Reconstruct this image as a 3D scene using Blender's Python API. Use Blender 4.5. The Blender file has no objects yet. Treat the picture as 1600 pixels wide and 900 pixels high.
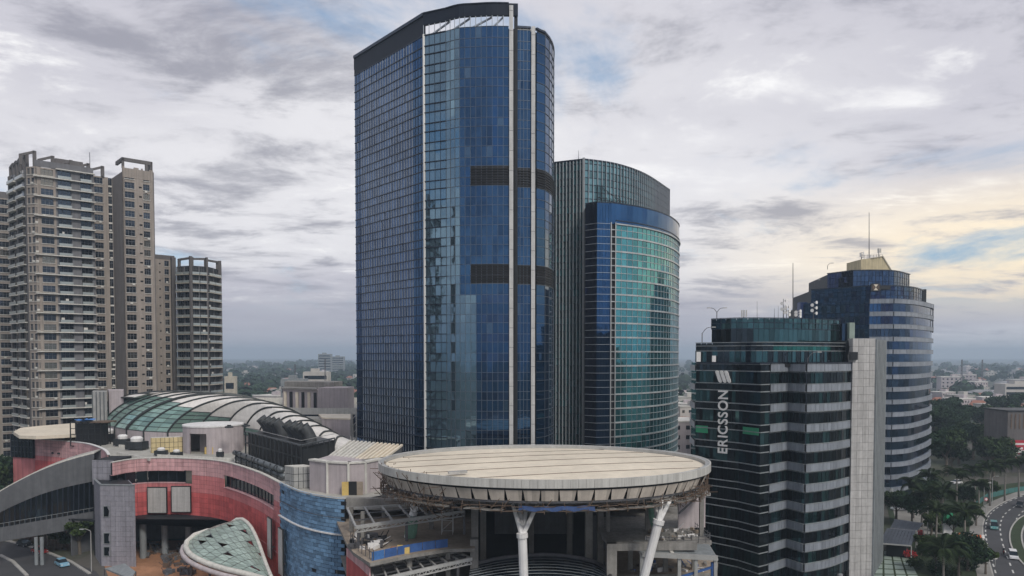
import bpy, math, random
import numpy as np
from mathutils import Vector, Matrix
rad = math.radians
RN = random.Random(11)
C = bpy.context.scene.collection

# ------------------------------------------------------------------ camera, sky, sun, exposure
FOC, HY, HC, PIT = 1150.0, 555.0, 48.0, rad(-2.0)
SY = -math.tan(PIT) - (450 - HY) / FOC
cam = bpy.data.objects.new('camera', bpy.data.cameras.new('camera')); C.objects.link(cam)
cam.location = (0, 0, HC); cam.rotation_euler = (math.pi / 2 + PIT, 0, 0)
cam.data.lens = 36 * FOC / 1600; cam.data.shift_y = SY * FOC / 1600
cam.data.clip_start = 1; cam.data.clip_end = 40000
scene = bpy.context.scene; scene.camera = cam
scene.view_settings.view_transform = 'Standard'; scene.view_settings.look = 'None'
scene.view_settings.exposure = 0.5; scene.view_settings.gamma = 1
SUN_EL, SUN_AZ = rad(42), rad(148)          # azimuth clockwise from +Y: behind the camera, to the right
world = bpy.data.worlds.new('World'); scene.world = world; world.use_nodes = True

def build_sky():
    nt = world.node_tree; N = nt.nodes; L = nt.links; N.clear()
    def nd(t, **k):
        n = N.new(t)
        for a, b in k.items(): setattr(n, a, b)
        return n
    def mth(op, a, b=None, c=None, clamp=False):
        n = nd('ShaderNodeMath', operation=op, use_clamp=clamp)
        for i, v in enumerate((a, b, c)):
            if v is None: continue
            if isinstance(v, (int, float)): n.inputs[i].default_value = v
            else: L.new(v, n.inputs[i])
        return n.outputs[0]
    def mix(f, a, b):
        n = nd('ShaderNodeMix', data_type='RGBA')
        for i, v in ((0, f), (6, a), (7, b)):
            if isinstance(v, (int, float)): n.inputs[i].default_value = v
            elif isinstance(v, tuple): n.inputs[i].default_value = (*v, 1)
            else: L.new(v, n.inputs[i])
        return n.outputs[2]
    def ramp(v, lo, hi):
        n = nd('ShaderNodeMapRange', interpolation_type='SMOOTHSTEP')
        L.new(v, n.inputs[0]); n.inputs[1].default_value = lo; n.inputs[2].default_value = hi
        return n.outputs[0]
    tc = nd('ShaderNodeTexCoord'); sp = nd('ShaderNodeSeparateXYZ'); L.new(tc.outputs['Generated'], sp.inputs[0])
    x, y, z = sp.outputs
    zc = mth('MAXIMUM', z, 0.0)
    den = mth('ADD', zc, 0.10)
    cb = nd('ShaderNodeCombineXYZ'); L.new(mth('DIVIDE', x, den), cb.inputs[0]); L.new(mth('DIVIDE', y, den), cb.inputs[1])
    def noise(scale, detail, rough, off, dist=0.0, sc=(1, 1, 1)):
        mp = nd('ShaderNodeMapping'); L.new(cb.outputs[0], mp.inputs[0]); mp.inputs['Location'].default_value = off; mp.inputs['Scale'].default_value = sc
        n = nd('ShaderNodeTexNoise'); L.new(mp.outputs[0], n.inputs['Vector'])
        n.inputs['Scale'].default_value = scale; n.inputs['Detail'].default_value = detail
        n.inputs['Roughness'].default_value = rough; n.inputs['Distortion'].default_value = dist
        return n.outputs['Fac']
    sky = nd('ShaderNodeTexSky', sky_type='NISHITA', sun_disc=False)
    sky.sun_elevation = SUN_EL; sky.sun_rotation = SUN_AZ; sky.air_density = 1.0; sky.dust_density = 1.5
    n1 = noise(0.75, 8, .61, (3.1, 1.7, 0), 0.3, (1, .8, 1))      # big cloud bodies, the sheet is nearly closed
    n2 = noise(2.1, 10, .64, (7.3, 2.2, 4), 0.3, (.8, 1, 1))    # darker bellies
    n3 = noise(0.38, 3, .5, (1.0, 9.4, 2), 0.2)                 # broad light and dark
    cover = ramp(mth('ADD', n1, mth('MULTIPLY', n3, 0.35)), 0.49, 0.66)
    cover = mth('MAXIMUM', cover, mth('SUBTRACT', 1.0, ramp(z, 0.03, 0.10)))
    S = 10.0
    light = mix(ramp(n3, .38, .62), (.44 * S, .435 * S, .485 * S), (.60 * S, .595 * S, .62 * S))
    dark = (.17 * S, .175 * S, .22 * S)
    belly = mth('MULTIPLY', ramp(n2, .48, .68), 0.68)
    cl = mix(belly, light, dark)
    white = mth('MULTIPLY', ramp(n2, .47, .30), ramp(n1, .42, .62))
    cl = mix(mth('MULTIPLY', white, .95), cl, (.80 * S, .795 * S, .79 * S))
    # warm evening light low in the north-east, grey mauve haze bank along the whole horizon
    east = ramp(mth('ADD', mth('MULTIPLY', x, .75), mth('MULTIPLY', y, .45)), .55, .84)
    low = mth('MULTIPLY', ramp(z, .24, .12), ramp(z, .03, .07))
    wf = mth('MULTIPLY', mth('MULTIPLY', east, low), mth('SUBTRACT', 1.0, mth('MULTIPLY', belly, 1.1)))
    cl = mix(mth('MULTIPLY', wf, 1.0, clamp=True), cl, (.88 * S, .74 * S, .52 * S))
    skyc = mix(0.5, sky.outputs[0], (.18 * S, .31 * S, .47 * S))
    col = mix(cover, skyc, cl)
    bank = ramp(mth('ADD', z, mth('MULTIPLY', n2, -.05)), .10, .015)
    col = mix(mth('MULTIPLY', bank, mth('SUBTRACT', .9, mth('MULTIPLY', east, .45))), col, (.33 * S, .33 * S, .385 * S))
    bg = nd('ShaderNodeBackground'); L.new(col, bg.inputs[0]); bg.inputs[1].default_value = 0.10
    out = nd('ShaderNodeOutputWorld'); L.new(bg.outputs[0], out.inputs[0])
build_sky()
sun = bpy.data.objects.new('sun', bpy.data.lights.new('sun', 'SUN')); C.objects.link(sun)
sun.data.energy = 1.5; sun.data.angle = rad(14); sun.data.color = (1, .95, .87)
_sd = Vector((math.sin(SUN_AZ) * math.cos(SUN_EL), math.cos(SUN_AZ) * math.cos(SUN_EL), math.sin(SUN_EL)))
sun.rotation_euler = _sd.to_track_quat('Z', 'Y').to_euler(); sun.location = _sd * 300

# ------------------------------------------------------------------ helpers
def _dir(px, py):
    a = (px - 800) / FOC; v = (450 - py) / FOC + SY
    return Vector((a, math.cos(PIT) - v * math.sin(PIT), math.sin(PIT) + v * math.cos(PIT)))
def P(px, py, Y):                        # the point seen at a pixel of the photograph, Y metres away
    d = _dir(px, py); s = Y / d.y
    return Vector((d.x * s, Y, HC + d.z * s))
def Pz(px, py, z):                       # the point seen at a pixel, at height z
    d = _dir(px, py); s = (z - HC) / d.z
    return Vector((d.x * s, d.y * s, z))
def X(px, Y, py=HY): return P(px, py, Y).x
def V2(px, Y, py=HY): return (P(px, py, Y).x, Y)

def catmull(pts, n=8):
    pts = [Vector(p) for p in pts]; out = []
    for i in range(len(pts) - 1):
        p0 = pts[max(i - 1, 0)]; p1 = pts[i]; p2 = pts[i + 1]; p3 = pts[min(i + 2, len(pts) - 1)]
        for k in range(n):
            t = k / n
            out.append(.5 * ((2 * p1) + (p2 - p0) * t + (2 * p0 - 5 * p1 + 4 * p2 - p3) * t * t + (3 * p1 - p0 - 3 * p2 + p3) * t ** 3))
    out.append(pts[-1]); return out
def resample(pts, n):
    pts = [Vector(p) for p in pts]; d = [0]
    for a, b in zip(pts, pts[1:]): d.append(d[-1] + (b - a).length)
    out = []; j = 0
    for i in range(n + 1):
        t = d[-1] * i / n
        while j < len(pts) - 2 and d[j + 1] < t: j += 1
        seg = d[j + 1] - d[j]; f = 0 if seg == 0 else (t - d[j]) / seg
        out.append(pts[j].lerp(pts[j + 1], min(max(f, 0), 1)))
    return out
def xy(p): return Vector((p[0], p[1]))
def nrm(u): return Vector((u.y, -u.x)).normalized()      # outward when walking left to right

ORG = {}
class MB:
    def __init__(s): s.v = []; s.f = []; s.m = []
    def poly(s, pts, mi=0):
        b = len(s.v); s.v += [tuple(p) for p in pts]; s.f.append(tuple(range(b, b + len(pts)))); s.m.append(mi); return s
    def obox(s, o, a, b, c, mi=0):       # box spanned by three vectors
        o, a, b, c = Vector(o), Vector(a), Vector(b), Vector(c); k = len(s.v)
        s.v += [tuple(o), tuple(o + a), tuple(o + a + b), tuple(o + b), tuple(o + c), tuple(o + a + c), tuple(o + a + b + c), tuple(o + b + c)]
        for q in ((3, 2, 1, 0), (4, 5, 6, 7), (0, 1, 5, 4), (1, 2, 6, 5), (2, 3, 7, 6), (3, 0, 4, 7)):
            s.f.append(tuple(k + i for i in q)); s.m.append(mi)
        return s
    def box(s, c, size, rz=0, mi=0):     # centre of the base, size
        u = Vector((math.cos(rz), math.sin(rz), 0)); w = Vector((-math.sin(rz), math.cos(rz), 0))
        o = Vector(c) - u * size[0] / 2 - w * size[1] / 2
        return s.obox(o, u * size[0], w * size[1], (0, 0, size[2]), mi)
    def prism(s, plan, z0, z1, mi=0, top=None):
        k = len(s.v); n = len(plan)
        s.v += [(p[0], p[1], z0) for p in plan] + [(p[0], p[1], z1) for p in plan]
        for i in range(n):
            j = (i + 1) % n; s.f.append((k + i, k + j, k + n + j, k + n + i)); s.m.append(mi)
        s.f.append(tuple(k + n + i for i in range(n))); s.m.append(mi if top is None else top)
        s.f.append(tuple(k + i for i in reversed(range(n)))); s.m.append(mi); return s
    def bar(s, p, q, w, h=None, mi=0, up=(0, 0, 1)):
        p, q = Vector(p), Vector(q); d = q - p
        if d.length < 1e-6: return s
        h = w if h is None else h; a = d.cross(Vector(up))
        if a.length < 1e-4: a = d.cross(Vector((1, 0, 0)))
        a.normalize(); b = a.cross(d).normalized()
        return s.obox(p - a * w / 2 - b * h / 2, d, a * w, b * h, mi)
    def tube(s, pts, r, seg=8, mi=0, cap=True):
        pts = [Vector(p) for p in pts]; rs = r if isinstance(r, (list, tuple)) else [r] * len(pts); rings = []; pa = None
        for i, p in enumerate(pts):
            d = (pts[min(i + 1, len(pts) - 1)] - pts[max(i - 1, 0)]).normalized()
            a = d.cross(Vector((0, 0, 1))) if pa is None else pa - d * pa.dot(d)
            if a.length < 1e-3: a = d.cross(Vector((1, 0, 0)))
            a.normalize(); b = d.cross(a); pa = a; k = len(s.v)
            for j in range(seg):
                t = 2 * math.pi * j / seg; s.v.append(tuple(p + (a * math.cos(t) + b * math.sin(t)) * rs[i]))
            rings.append(k)
        for k0, k1 in zip(rings, rings[1:]):
            for j in range(seg):
                jj = (j + 1) % seg; s.f.append((k0 + j, k0 + jj, k1 + jj, k1 + j)); s.m.append(mi)
        if cap:
            s.f.append(tuple(rings[0] + j for j in reversed(range(seg)))); s.m.append(mi)
            s.f.append(tuple(rings[-1] + j for j in range(seg))); s.m.append(mi)
        return s
    def strip(s, cols, z0, z1, d0, d1, mi=0):   # band following a plan polyline, from d0 to d1 metres outward
        for a, b in zip(cols, cols[1:]):
            u = (b - a); n = nrm(u)
            s.obox((a.x + n.x * d0, a.y + n.y * d0, z0), (u.x, u.y, 0), (n.x * (d1 - d0), n.y * (d1 - d0), 0), (0, 0, z1 - z0), mi)
        return s
    def mesh(s, name, mats, org=(0, 0, 0), smooth=False):
        me = bpy.data.meshes.new(name); o = Vector(org)
        me.from_pydata([(a - o.x, b - o.y, c - o.z) for a, b, c in s.v], [], s.f)
        for m in (mats if isinstance(mats, (list, tuple)) else [mats]): me.materials.append(m)
        if any(s.m): me.polygons.foreach_set('material_index', s.m)
        if smooth: me.shade_smooth()
        me.update(); return me
    def build(s, name, mats, parent=None, loc=None, smooth=False):
        if not s.v: return None
        org = ORG[parent.name] if parent else Vector(loc if loc is not None else s.base())
        o = bpy.data.objects.new(name, s.mesh(name, mats, org, smooth)); C.objects.link(o)
        if parent: o.parent = parent
        else: o.location = org
        ORG[o.name] = Vector(org); return o
    def base(s):
        a = np.array(s.v); mn, mx = a.min(0), a.max(0)
        return ((mn[0] + mx[0]) / 2, (mn[1] + mx[1]) / 2, mn[2])
def tag(o, label, cat, group=None):
    o['label'] = label; o['category'] = cat
    if group: o['group'] = group
    return o
def thing(name, label, cat, loc, group=None):
    o = bpy.data.objects.new(name, None); C.objects.link(o); o.location = loc; o.empty_display_size = .5
    ORG[o.name] = Vector(loc); return tag(o, label, cat, group)
def structure(o): o['kind'] = 'structure'; return o
def stuff(o):
    if o: o['kind'] = 'stuff'
    return o
def put(name, me, parent, loc, rot=(0, 0, 0), scale=None):    # a piece that shares mesh data
    o = bpy.data.objects.new(name, me); C.objects.link(o); o.parent = parent
    o.location = Vector(loc) - ORG[parent.name]; o.rotation_euler = rot
    if scale: o.scale = scale
    ORG[o.name] = ORG[parent.name]; return o
def copy_tree(o, parent=None):
    c = o.copy(); C.objects.link(c); c.parent = parent
    for ch in o.children: copy_tree(ch, c)
    return c

# ------------------------------------------------------------------ materials
def _base(name):
    m = bpy.data.materials.new(name); m.use_nodes = True
    nt = m.node_tree; return m, nt, nt.nodes['Principled BSDF']
def mat(name, col, rough=.7, metal=0.0, var=.18, scale=.6, bump=0.0, isl=0.0, spec=.3, streak=0.0):
    m, nt, b = _base(name); N = nt.nodes; L = nt.links
    b.inputs['Roughness'].default_value = rough; b.inputs['Metallic'].default_value = metal
    b.inputs['Specular IOR Level'].default_value = spec
    tc = N.new('ShaderNodeTexCoord')
    def ns(sc, det, stretch=None):
        n = N.new('ShaderNodeTexNoise'); n.inputs['Scale'].default_value = sc; n.inputs['Detail'].default_value = det; n.inputs['Roughness'].default_value = .65
        if stretch:
            mp = N.new('ShaderNodeMapping'); mp.inputs['Scale'].default_value = stretch; L.new(tc.outputs['Object'], mp.inputs[0]); L.new(mp.outputs[0], n.inputs['Vector'])
        else: L.new(tc.outputs['Object'], n.inputs['Vector'])
        return n.outputs['Fac']
    def mrange(v, lo, hi, a=0.25, bb=.75):
        r = N.new('ShaderNodeMapRange'); L.new(v, r.inputs[0]); r.inputs[1].default_value = a; r.inputs[2].default_value = bb; r.inputs[3].default_value = lo; r.inputs[4].default_value = hi
        return r.outputs[0]
    def mul(a, c):
        n = N.new('ShaderNodeMath'); n.operation = 'MULTIPLY'; L.new(a, n.inputs[0]); L.new(c, n.inputs[1]); return n.outputs[0]
    f = mrange(ns(scale, 5), 1 - var, 1 + var)
    f = mul(f, mrange(ns(scale * 9, 3), 1 - var * .5, 1 + var * .5))
    if streak: f = mul(f, mrange(ns(1.0, 4, (1.6, 1.6, .06)), 1 - streak, 1.0, .35, .6))
    if isl:
        g = N.new('ShaderNodeNewGeometry'); oi = N.new('ShaderNodeObjectInfo')
        ad = N.new('ShaderNodeMath'); L.new(g.outputs['Random Per Island'], ad.inputs[0]); L.new(oi.outputs['Random'], ad.inputs[1])
        fr = N.new('ShaderNodeMath'); fr.operation = 'FRACT'; L.new(ad.outputs[0], fr.inputs[0])
        f = mul(f, mrange(fr.outputs[0], 1 - isl, 1 + isl, 0, 1))
    mx = N.new('ShaderNodeVectorMath'); mx.operation = 'SCALE'; mx.inputs[0].default_value = col; L.new(f, mx.inputs['Scale'])
    L.new(mx.outputs[0], b.inputs['Base Color'])
    if bump:
        bp = N.new('ShaderNodeBump'); bp.inputs['Strength'].default_value = bump; bp.inputs['Distance'].default_value = .05
        L.new(ns(scale * 12, 4), bp.inputs['Height']); L.new(bp.outputs[0], b.inputs['Normal'])
    return m
def glass(name, col, metal=.85, rough=.06, isl=.25, lit=None, wave=.02):
    # coated office glass: tinted mirror with a little pane-to-pane difference
    m, nt, b = _base(name); N = nt.nodes; L = nt.links
    b.inputs['Metallic'].default_value = metal; b.inputs['Roughness'].default_value = rough
    g = N.new('ShaderNodeNewGeometry'); oi = N.new('ShaderNodeObjectInfo')
    ad = N.new('ShaderNodeMath'); L.new(g.outputs['Random Per Island'], ad.inputs[0]); L.new(oi.outputs['Random'], ad.inputs[1])
    fr = N.new('ShaderNodeMath'); fr.operation = 'FRACT'; L.new(ad.outputs[0], fr.inputs[0])
    r = N.new('ShaderNodeMapRange'); L.new(fr.outputs[0], r.inputs[0]); r.inputs[3].default_value = 1 - isl; r.inputs[4].default_value = 1 + isl
    mx = N.new('ShaderNodeVectorMath'); mx.operation = 'SCALE'; mx.inputs[0].default_value = col; L.new(r.outputs[0], mx.inputs['Scale'])
    out = mx.outputs[0]
    if lit:                                # a share of panes with pale blinds behind the glass
        st = N.new('ShaderNodeMath'); st.operation = 'GREATER_THAN'; st.inputs[1].default_value = 1 - lit[1]; L.new(fr.outputs[0], st.inputs[0])
        mi = N.new('ShaderNodeMix'); mi.data_type = 'RGBA'; L.new(st.outputs[0], mi.inputs[0]); L.new(out, mi.inputs[6]); mi.inputs[7].default_value = (*lit[0], 1)
        out = mi.outputs[2]
    L.new(out, b.inputs['Base Color'])
    if wave:
        tc = N.new('ShaderNodeTexCoord'); n = N.new('ShaderNodeTexNoise'); n.inputs['Scale'].default_value = .35; n.inputs['Detail'].default_value = 1
        L.new(tc.outputs['Object'], n.inputs['Vector']); bp = N.new('ShaderNodeBump'); bp.inputs['Strength'].default_value = wave * 10; bp.inputs['Distance'].default_value = wave * 4
        L.new(n.outputs['Fac'], bp.inputs['Height']); L.new(bp.outputs[0], b.inputs['Normal'])
    return m
M = dict(
    glass_blue=glass('glass_blue', (.030, .082, .172), isl=.09, rough=.03, lit=((.07, .13, .21), .02)), glass_pale=glass('glass_pale', (.15, .24, .31), isl=.08, rough=.03),
    glass_deep=glass('glass_deep', (.034, .072, .15)), glass_left=glass('glass_left', (.058, .10, .185), isl=.3),
    glass_teal=glass('glass_teal', (.085, .30, .34), isl=.2), glass_dteal=glass('glass_dteal', (.05, .115, .13), isl=.4),
    glass_cobalt=glass('glass_cobalt', (.024, .085, .205), isl=.12), glass_grid=glass('glass_grid', (.12, .23, .26), isl=.35), glass_navy=glass('glass_navy', (.02, .035, .09), isl=.2),
    glass_black=glass('glass_black', (.030, .042, .052), isl=.5, rough=.05), glass_green=glass('glass_green', (.035, .17, .15), isl=.3),
    glass_win=glass('glass_win', (.045, .062, .085), isl=.6, rough=.1, lit=((.22, .21, .18), .16)),
    glass_office=glass('glass_office', (.038, .074, .13), isl=.4, rough=.05),
    glass_shade=glass('glass_shade', (.22, .34, .30), isl=.22, metal=.3, rough=.12),
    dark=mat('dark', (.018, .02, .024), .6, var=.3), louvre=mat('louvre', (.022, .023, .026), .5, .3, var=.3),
    mullion=mat('mullion', (.36, .39, .42), .35, .5, var=.1), mull_dark=mat('mull_dark', (.035, .045, .065), .35, .5),
    fin_white=mat('fin_white', (.52, .52, .51), .45, .2, var=.12, streak=.2), alum=mat('alum', (.44, .46, .47), .4, .4, var=.12, isl=.12),
    spandrel=mat('spandrel', (.25, .275, .315), .45, .1, var=.12, isl=.14, streak=.2), granite=mat('granite', (.47, .46, .45), .6, var=.14, scale=1.2, isl=.07, streak=.25),
    granite_side=mat('granite_side', (.23, .25, .26), .55, var=.2, streak=.2),
    apt=mat('apt', (.30, .262, .23), .85, var=.14, scale=.25, streak=.22), apt_shaded=mat('apt_shaded', (.185, .165, .155), .85, var=.14, scale=.3, streak=.25), apt_dark=mat('apt_dark', (.13, .12, .118), .85, var=.15, scale=.3, streak=.2),
    apt_cream=mat('apt_cream', (.50, .46, .38), .8, var=.12, streak=.2), apt_grey=mat('apt_grey', (.15, .15, .16), .8, var=.14, streak=.2),
    slab=mat('slab', (.60, .585, .54), .75, var=.15, streak=.2), rail=mat('rail', (.38, .42, .42), .2, .3, var=.1),
    pink=mat('pink', (.62, .37, .38), .75, var=.12, scale=.5, isl=.13, streak=.3), rose=mat('rose', (.60, .21, .215), .75, var=.12, scale=.5, isl=.12, streak=.3),
    red=mat('red', (.54, .115, .115), .75, var=.16, scale=.5, isl=.14, streak=.3), mauve=mat('mauve', (.45, .40, .41), .85, var=.1, streak=.2),
    bluetile=mat('bluetile', (.14, .25, .39), .55, var=.22, scale=2.0, isl=.32, bump=.3), stone=mat('stone', (.27, .265, .30), .8, var=.16, scale=1.6, bump=.3, isl=.06, streak=.25),
    grey=mat('grey', (.115, .12, .13), .7, var=.18, streak=.2), concrete=mat('concrete', (.25, .24, .225), .85, var=.25, scale=.4, bump=.2, streak=.25),
    dust=mat('dust', (.27, .225, .18), .95, var=.35, scale=.25, bump=.3), soil=mat('soil', (.33, .17, .095), .95, var=.35, scale=.15, bump=.4),
    roofgrey=mat('roofgrey', (.36, .35, .32), .9, var=.25, scale=.18, bump=.2), cream=mat('cream', (.66, .59, .48), .7, var=.2, scale=.07, streak=0),
    creamtank=mat('creamtank', (.55, .45, .25), .7, var=.15, isl=.1), white=mat('white', (.72, .71, .70), .6, var=.1, streak=.15),
    rim=mat('rim', (.58, .57, .54), .45, .2, var=.1, isl=.08, streak=.2), soffit=mat('soffit', (.47, .42, .37), .7, var=.15, isl=.2),
    steel=mat('steel', (.13, .13, .14), .5, .6, var=.3), steel_light=mat('steel_light', (.42, .42, .41), .5, .4, var=.2), rust=mat('rust', (.14, .10, .075), .8, .2, var=.4),
    black=mat('black', (.02, .021, .023), .5, var=.3), duct=mat('duct', (.05, .055, .06), .45, .4, var=.2, streak=.3), pipe=mat('pipe', (.14, .155, .165), .45, .5, var=.2),
    yellow=mat('yellow', (.55, .40, .14), .7), bluepl=mat('bluepl', (.045, .11, .30), .6, var=.3), greenwrap=mat('greenwrap', (.16, .30, .22), .8, var=.25, bump=.4),
    tarp=mat('tarp', (.06, .17, .42), .7, var=.3, bump=.5), vaultwhite=mat('vaultwhite', (.74, .71, .67), .5, .1, var=.1, isl=.05, streak=.1),
    rib=mat('rib', (.05, .055, .055), .5, .4), asphalt=mat('asphalt', (.058, .058, .062), .9, var=.22, scale=.12, bump=.2), paving=mat('paving', (.24, .23, .215), .9, var=.22, scale=.2, bump=.2),
    paint=mat('paint', (.5, .5, .48), .8, var=.35, scale=2), kerb=mat('kerb', (.36, .35, .33), .85, var=.2), grass=mat('grass', (.03, .045, .02), .95, var=.4, scale=.5, bump=.5),
    palegreen=mat('palegreen', (.27, .33, .29), .7, var=.15, isl=.1), solar=mat('solar', (.09, .10, .12), .45, .4, var=.2, isl=.1),
    tyre=mat('tyre', (.015, .015, .015), .9), bark=mat('bark', (.13, .11, .09), .95, var=.3, scale=2, bump=.6), palmbark=mat('palmbark', (.22, .20, .18), .95, var=.25, scale=2, bump=.6),
    leafA=mat('leafA', (.034, .055, .022), .95, var=.3, scale=.3, isl=.55, spec=.08), leafB=mat('leafB', (.024, .044, .024), .95, var=.3, scale=.3, isl=.5, spec=.08),
    leafC=mat('leafC', (.045, .068, .024), .95, var=.3, scale=.3, isl=.5, spec=.08), frond=mat('frond', (.030, .048, .020), .75, var=.3, isl=.4, spec=.15),
    tile_r=mat('tile_r', (.26, .115, .08), .9, var=.3, scale=.2), tile_g=mat('tile_g', (.22, .22, .23), .9, var=.3, scale=.2), wallw=mat('wallw', (.43, .41, .38), .85, var=.15, scale=.2),
    beige=mat('beige', (.50, .43, .28), .8, var=.15, streak=.25), brightgreen=mat('brightgreen', (.035, .26, .13), .5, var=.12), orange=mat('orange', (.60, .14, .04), .7),
    redflower=mat('redflower', (.42, .035, .04), .8, isl=.4), lime=mat('lime', (.30, .38, .05), .8, isl=.4), redsign=mat('redsign', (.42, .03, .05), .5),
    mull_mid=mat('mull_mid', (.13, .15, .175), .35, .5, var=.1), fence=mat('fence', (.05, .15, .14), .7, var=.25), deepblue=mat('deepblue', (.025, .055, .15), .7, var=.3), glass_leaf=glass('glass_leaf', (.30, .38, .34), isl=.2, metal=.15, rough=.2), navy=mat('navy', (.012, .017, .030), .5, var=.15, spec=.15), hood=mat('hood', (.10, .105, .11), .5, .3, var=.2, streak=.3), skin=mat('skin', (.30, .18, .12), .7),
)

def pane_quads(cols, zs, mi=0, gap=.05, out=.0, tilt=.004, skip=None, thick=.05):
    qs = []
    for i, (a, b) in enumerate(zip(cols, cols[1:])):
        u = (b - a); w = u.length; u = u / w; n = nrm(u)
        for k, (z0, z1) in enumerate(zip(zs, zs[1:])):
            m = mi(i, k, (z0 + z1) / 2) if callable(mi) else mi
            if m is None: continue
            t = [out + RN.uniform(-tilt, tilt) * 3 for _ in range(3)]; t.append(t[0] + t[2] - t[1])
            c = []
            for (uu, zz), d in zip(((gap, z0 + gap), (w - gap, z0 + gap), (w - gap, z1 - gap), (gap, z1 - gap)), t):
                c.append(Vector((a.x + u.x * uu + n.x * d, a.y + u.y * uu + n.y * d, zz)))
            qs.append((c, Vector((n.x, n.y, 0)) * thick, m))
    return qs
def _pane(mb, q):
    c, t, m = q; k = len(mb.v); mb.v += [tuple(p) for p in c] + [tuple(p - t) for p in c]
    for f in ((0, 1, 2, 3), (1, 0, 4, 5), (2, 1, 5, 6), (3, 2, 6, 7), (0, 3, 7, 4)): mb.f.append(tuple(k + i for i in f)); mb.m.append(m)
def emit_panes(root, qs, mats, name='pane', limit=300, rest='panes'):
    def size(q):
        c = q[0]; ce = (c[0] + c[2]) / 2; d = ce - cam.location; n = q[1].normalized()
        s = (c[1] - c[0]).length * (c[3] - c[0]).length * abs(n.dot(d.normalized())) / d.length_squared
        return -s if ce.z > 3 else 0
    qs = sorted(qs, key=size)
    for q in qs[:limit]:
        mb = MB(); _pane(mb, (q[0], q[1], 0)); mb.build(name, mats[q[2]] if isinstance(mats, (list, tuple)) else mats, root)
    if qs[limit:]:
        mb = MB()
        for q in qs[limit:]: _pane(mb, q)
        stuff(mb.build(rest, mats, root))
def fins(root, pts, ns, z0, z1, w, d, m, name='mullion', out=0.0):
    for p, n in zip(pts, ns):
        u = Vector((-n.y, n.x, 0)); o = Vector((p.x, p.y, z0)) - u * w / 2 + Vector((n.x, n.y, 0)) * out
        MB().obox(o, u * w, (n.x * d, n.y * d, 0), (0, 0, z1 - z0)).build(name, m, root)
def col_normals(cols):
    ns = []
    for i in range(len(cols)):
        a = cols[max(i - 1, 0)]; b = cols[min(i + 1, len(cols) - 1)]; ns.append(nrm(b - a))
    return ns
def transoms(root, cols, zs, h, d, m, name='transom', out=0.0):
    for z in zs: MB().strip(cols, z - h / 2, z + h / 2, out, out + d).build(name, m, root)
def frange(a, b, s):
    r = []
    while a < b - 1e-6: r.append(a); a += s
    return r
def lathe(prof, c, seg=16, mi=0, mb=None):
    mb = mb or MB(); k = len(mb.v)
    for r, z in prof:
        for j in range(seg):
            t = 2 * math.pi * j / seg; mb.v.append((c[0] + r * math.cos(t), c[1] + r * math.sin(t), c[2] + z))
    for i in range(len(prof) - 1):
        for j in range(seg):
            jj = (j + 1) % seg; mb.f.append((k + i * seg + j, k + i * seg + jj, k + (i + 1) * seg + jj, k + (i + 1) * seg + j)); mb.m.append(mi)
    mb.f.append(tuple(k + (len(prof) - 1) * seg + j for j in range(seg))); mb.m.append(mi)
    return mb
# ------------------------------------------------------------------ ground
def ground_material():
    m, nt, b = _base('ground'); N = nt.nodes; L = nt.links
    tc = N.new('ShaderNodeTexCoord')
    def ns(sc, d):
        n = N.new('ShaderNodeTexNoise'); n.inputs['Scale'].default_value = sc; n.inputs['Detail'].default_value = d; L.new(tc.outputs['Object'], n.inputs['Vector']); return n.outputs['Fac']
    r = N.new('ShaderNodeValToRGB'); L.new(ns(.02, 6), r.inputs[0]); e = r.color_ramp.elements
    e[0].position = .38; e[0].color = (.03, .045, .022, 1); e[1].position = .56; e[1].color = (.13, .12, .105, 1)
    x = e.new(.47); x.color = (.05, .06, .03, 1)
    mx = N.new('ShaderNodeMix'); mx.data_type = 'RGBA'; mx.blend_type = 'MULTIPLY'; mx.inputs[0].default_value = .5
    L.new(r.outputs[0], mx.inputs[6]); L.new(ns(.6, 4), mx.inputs[7]); L.new(mx.outputs[2], b.inputs['Base Color']); b.inputs['Roughness'].default_value = .95
    return m
g = MB(); G0, G1, GN = -9000, 9000, 24
for i in range(GN):
    for j in range(GN):
        x0 = G0 + (G1 - G0) * i / GN; x1 = G0 + (G1 - G0) * (i + 1) / GN; y0 = G0 + (G1 - G0) * j / GN; y1 = G0 + (G1 - G0) * (j + 1) / GN
        g.poly([(x0, y0, 0), (x1, y0, 0), (x1, y1, 0), (x0, y1, 0)])
structure(g.build('ground', ground_material(), loc=(0, 0, 0)))

def inset(cols, d):                       # the same polyline d metres further in
    return [p - n * d for p, n in zip(cols, col_normals(cols))]

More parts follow.
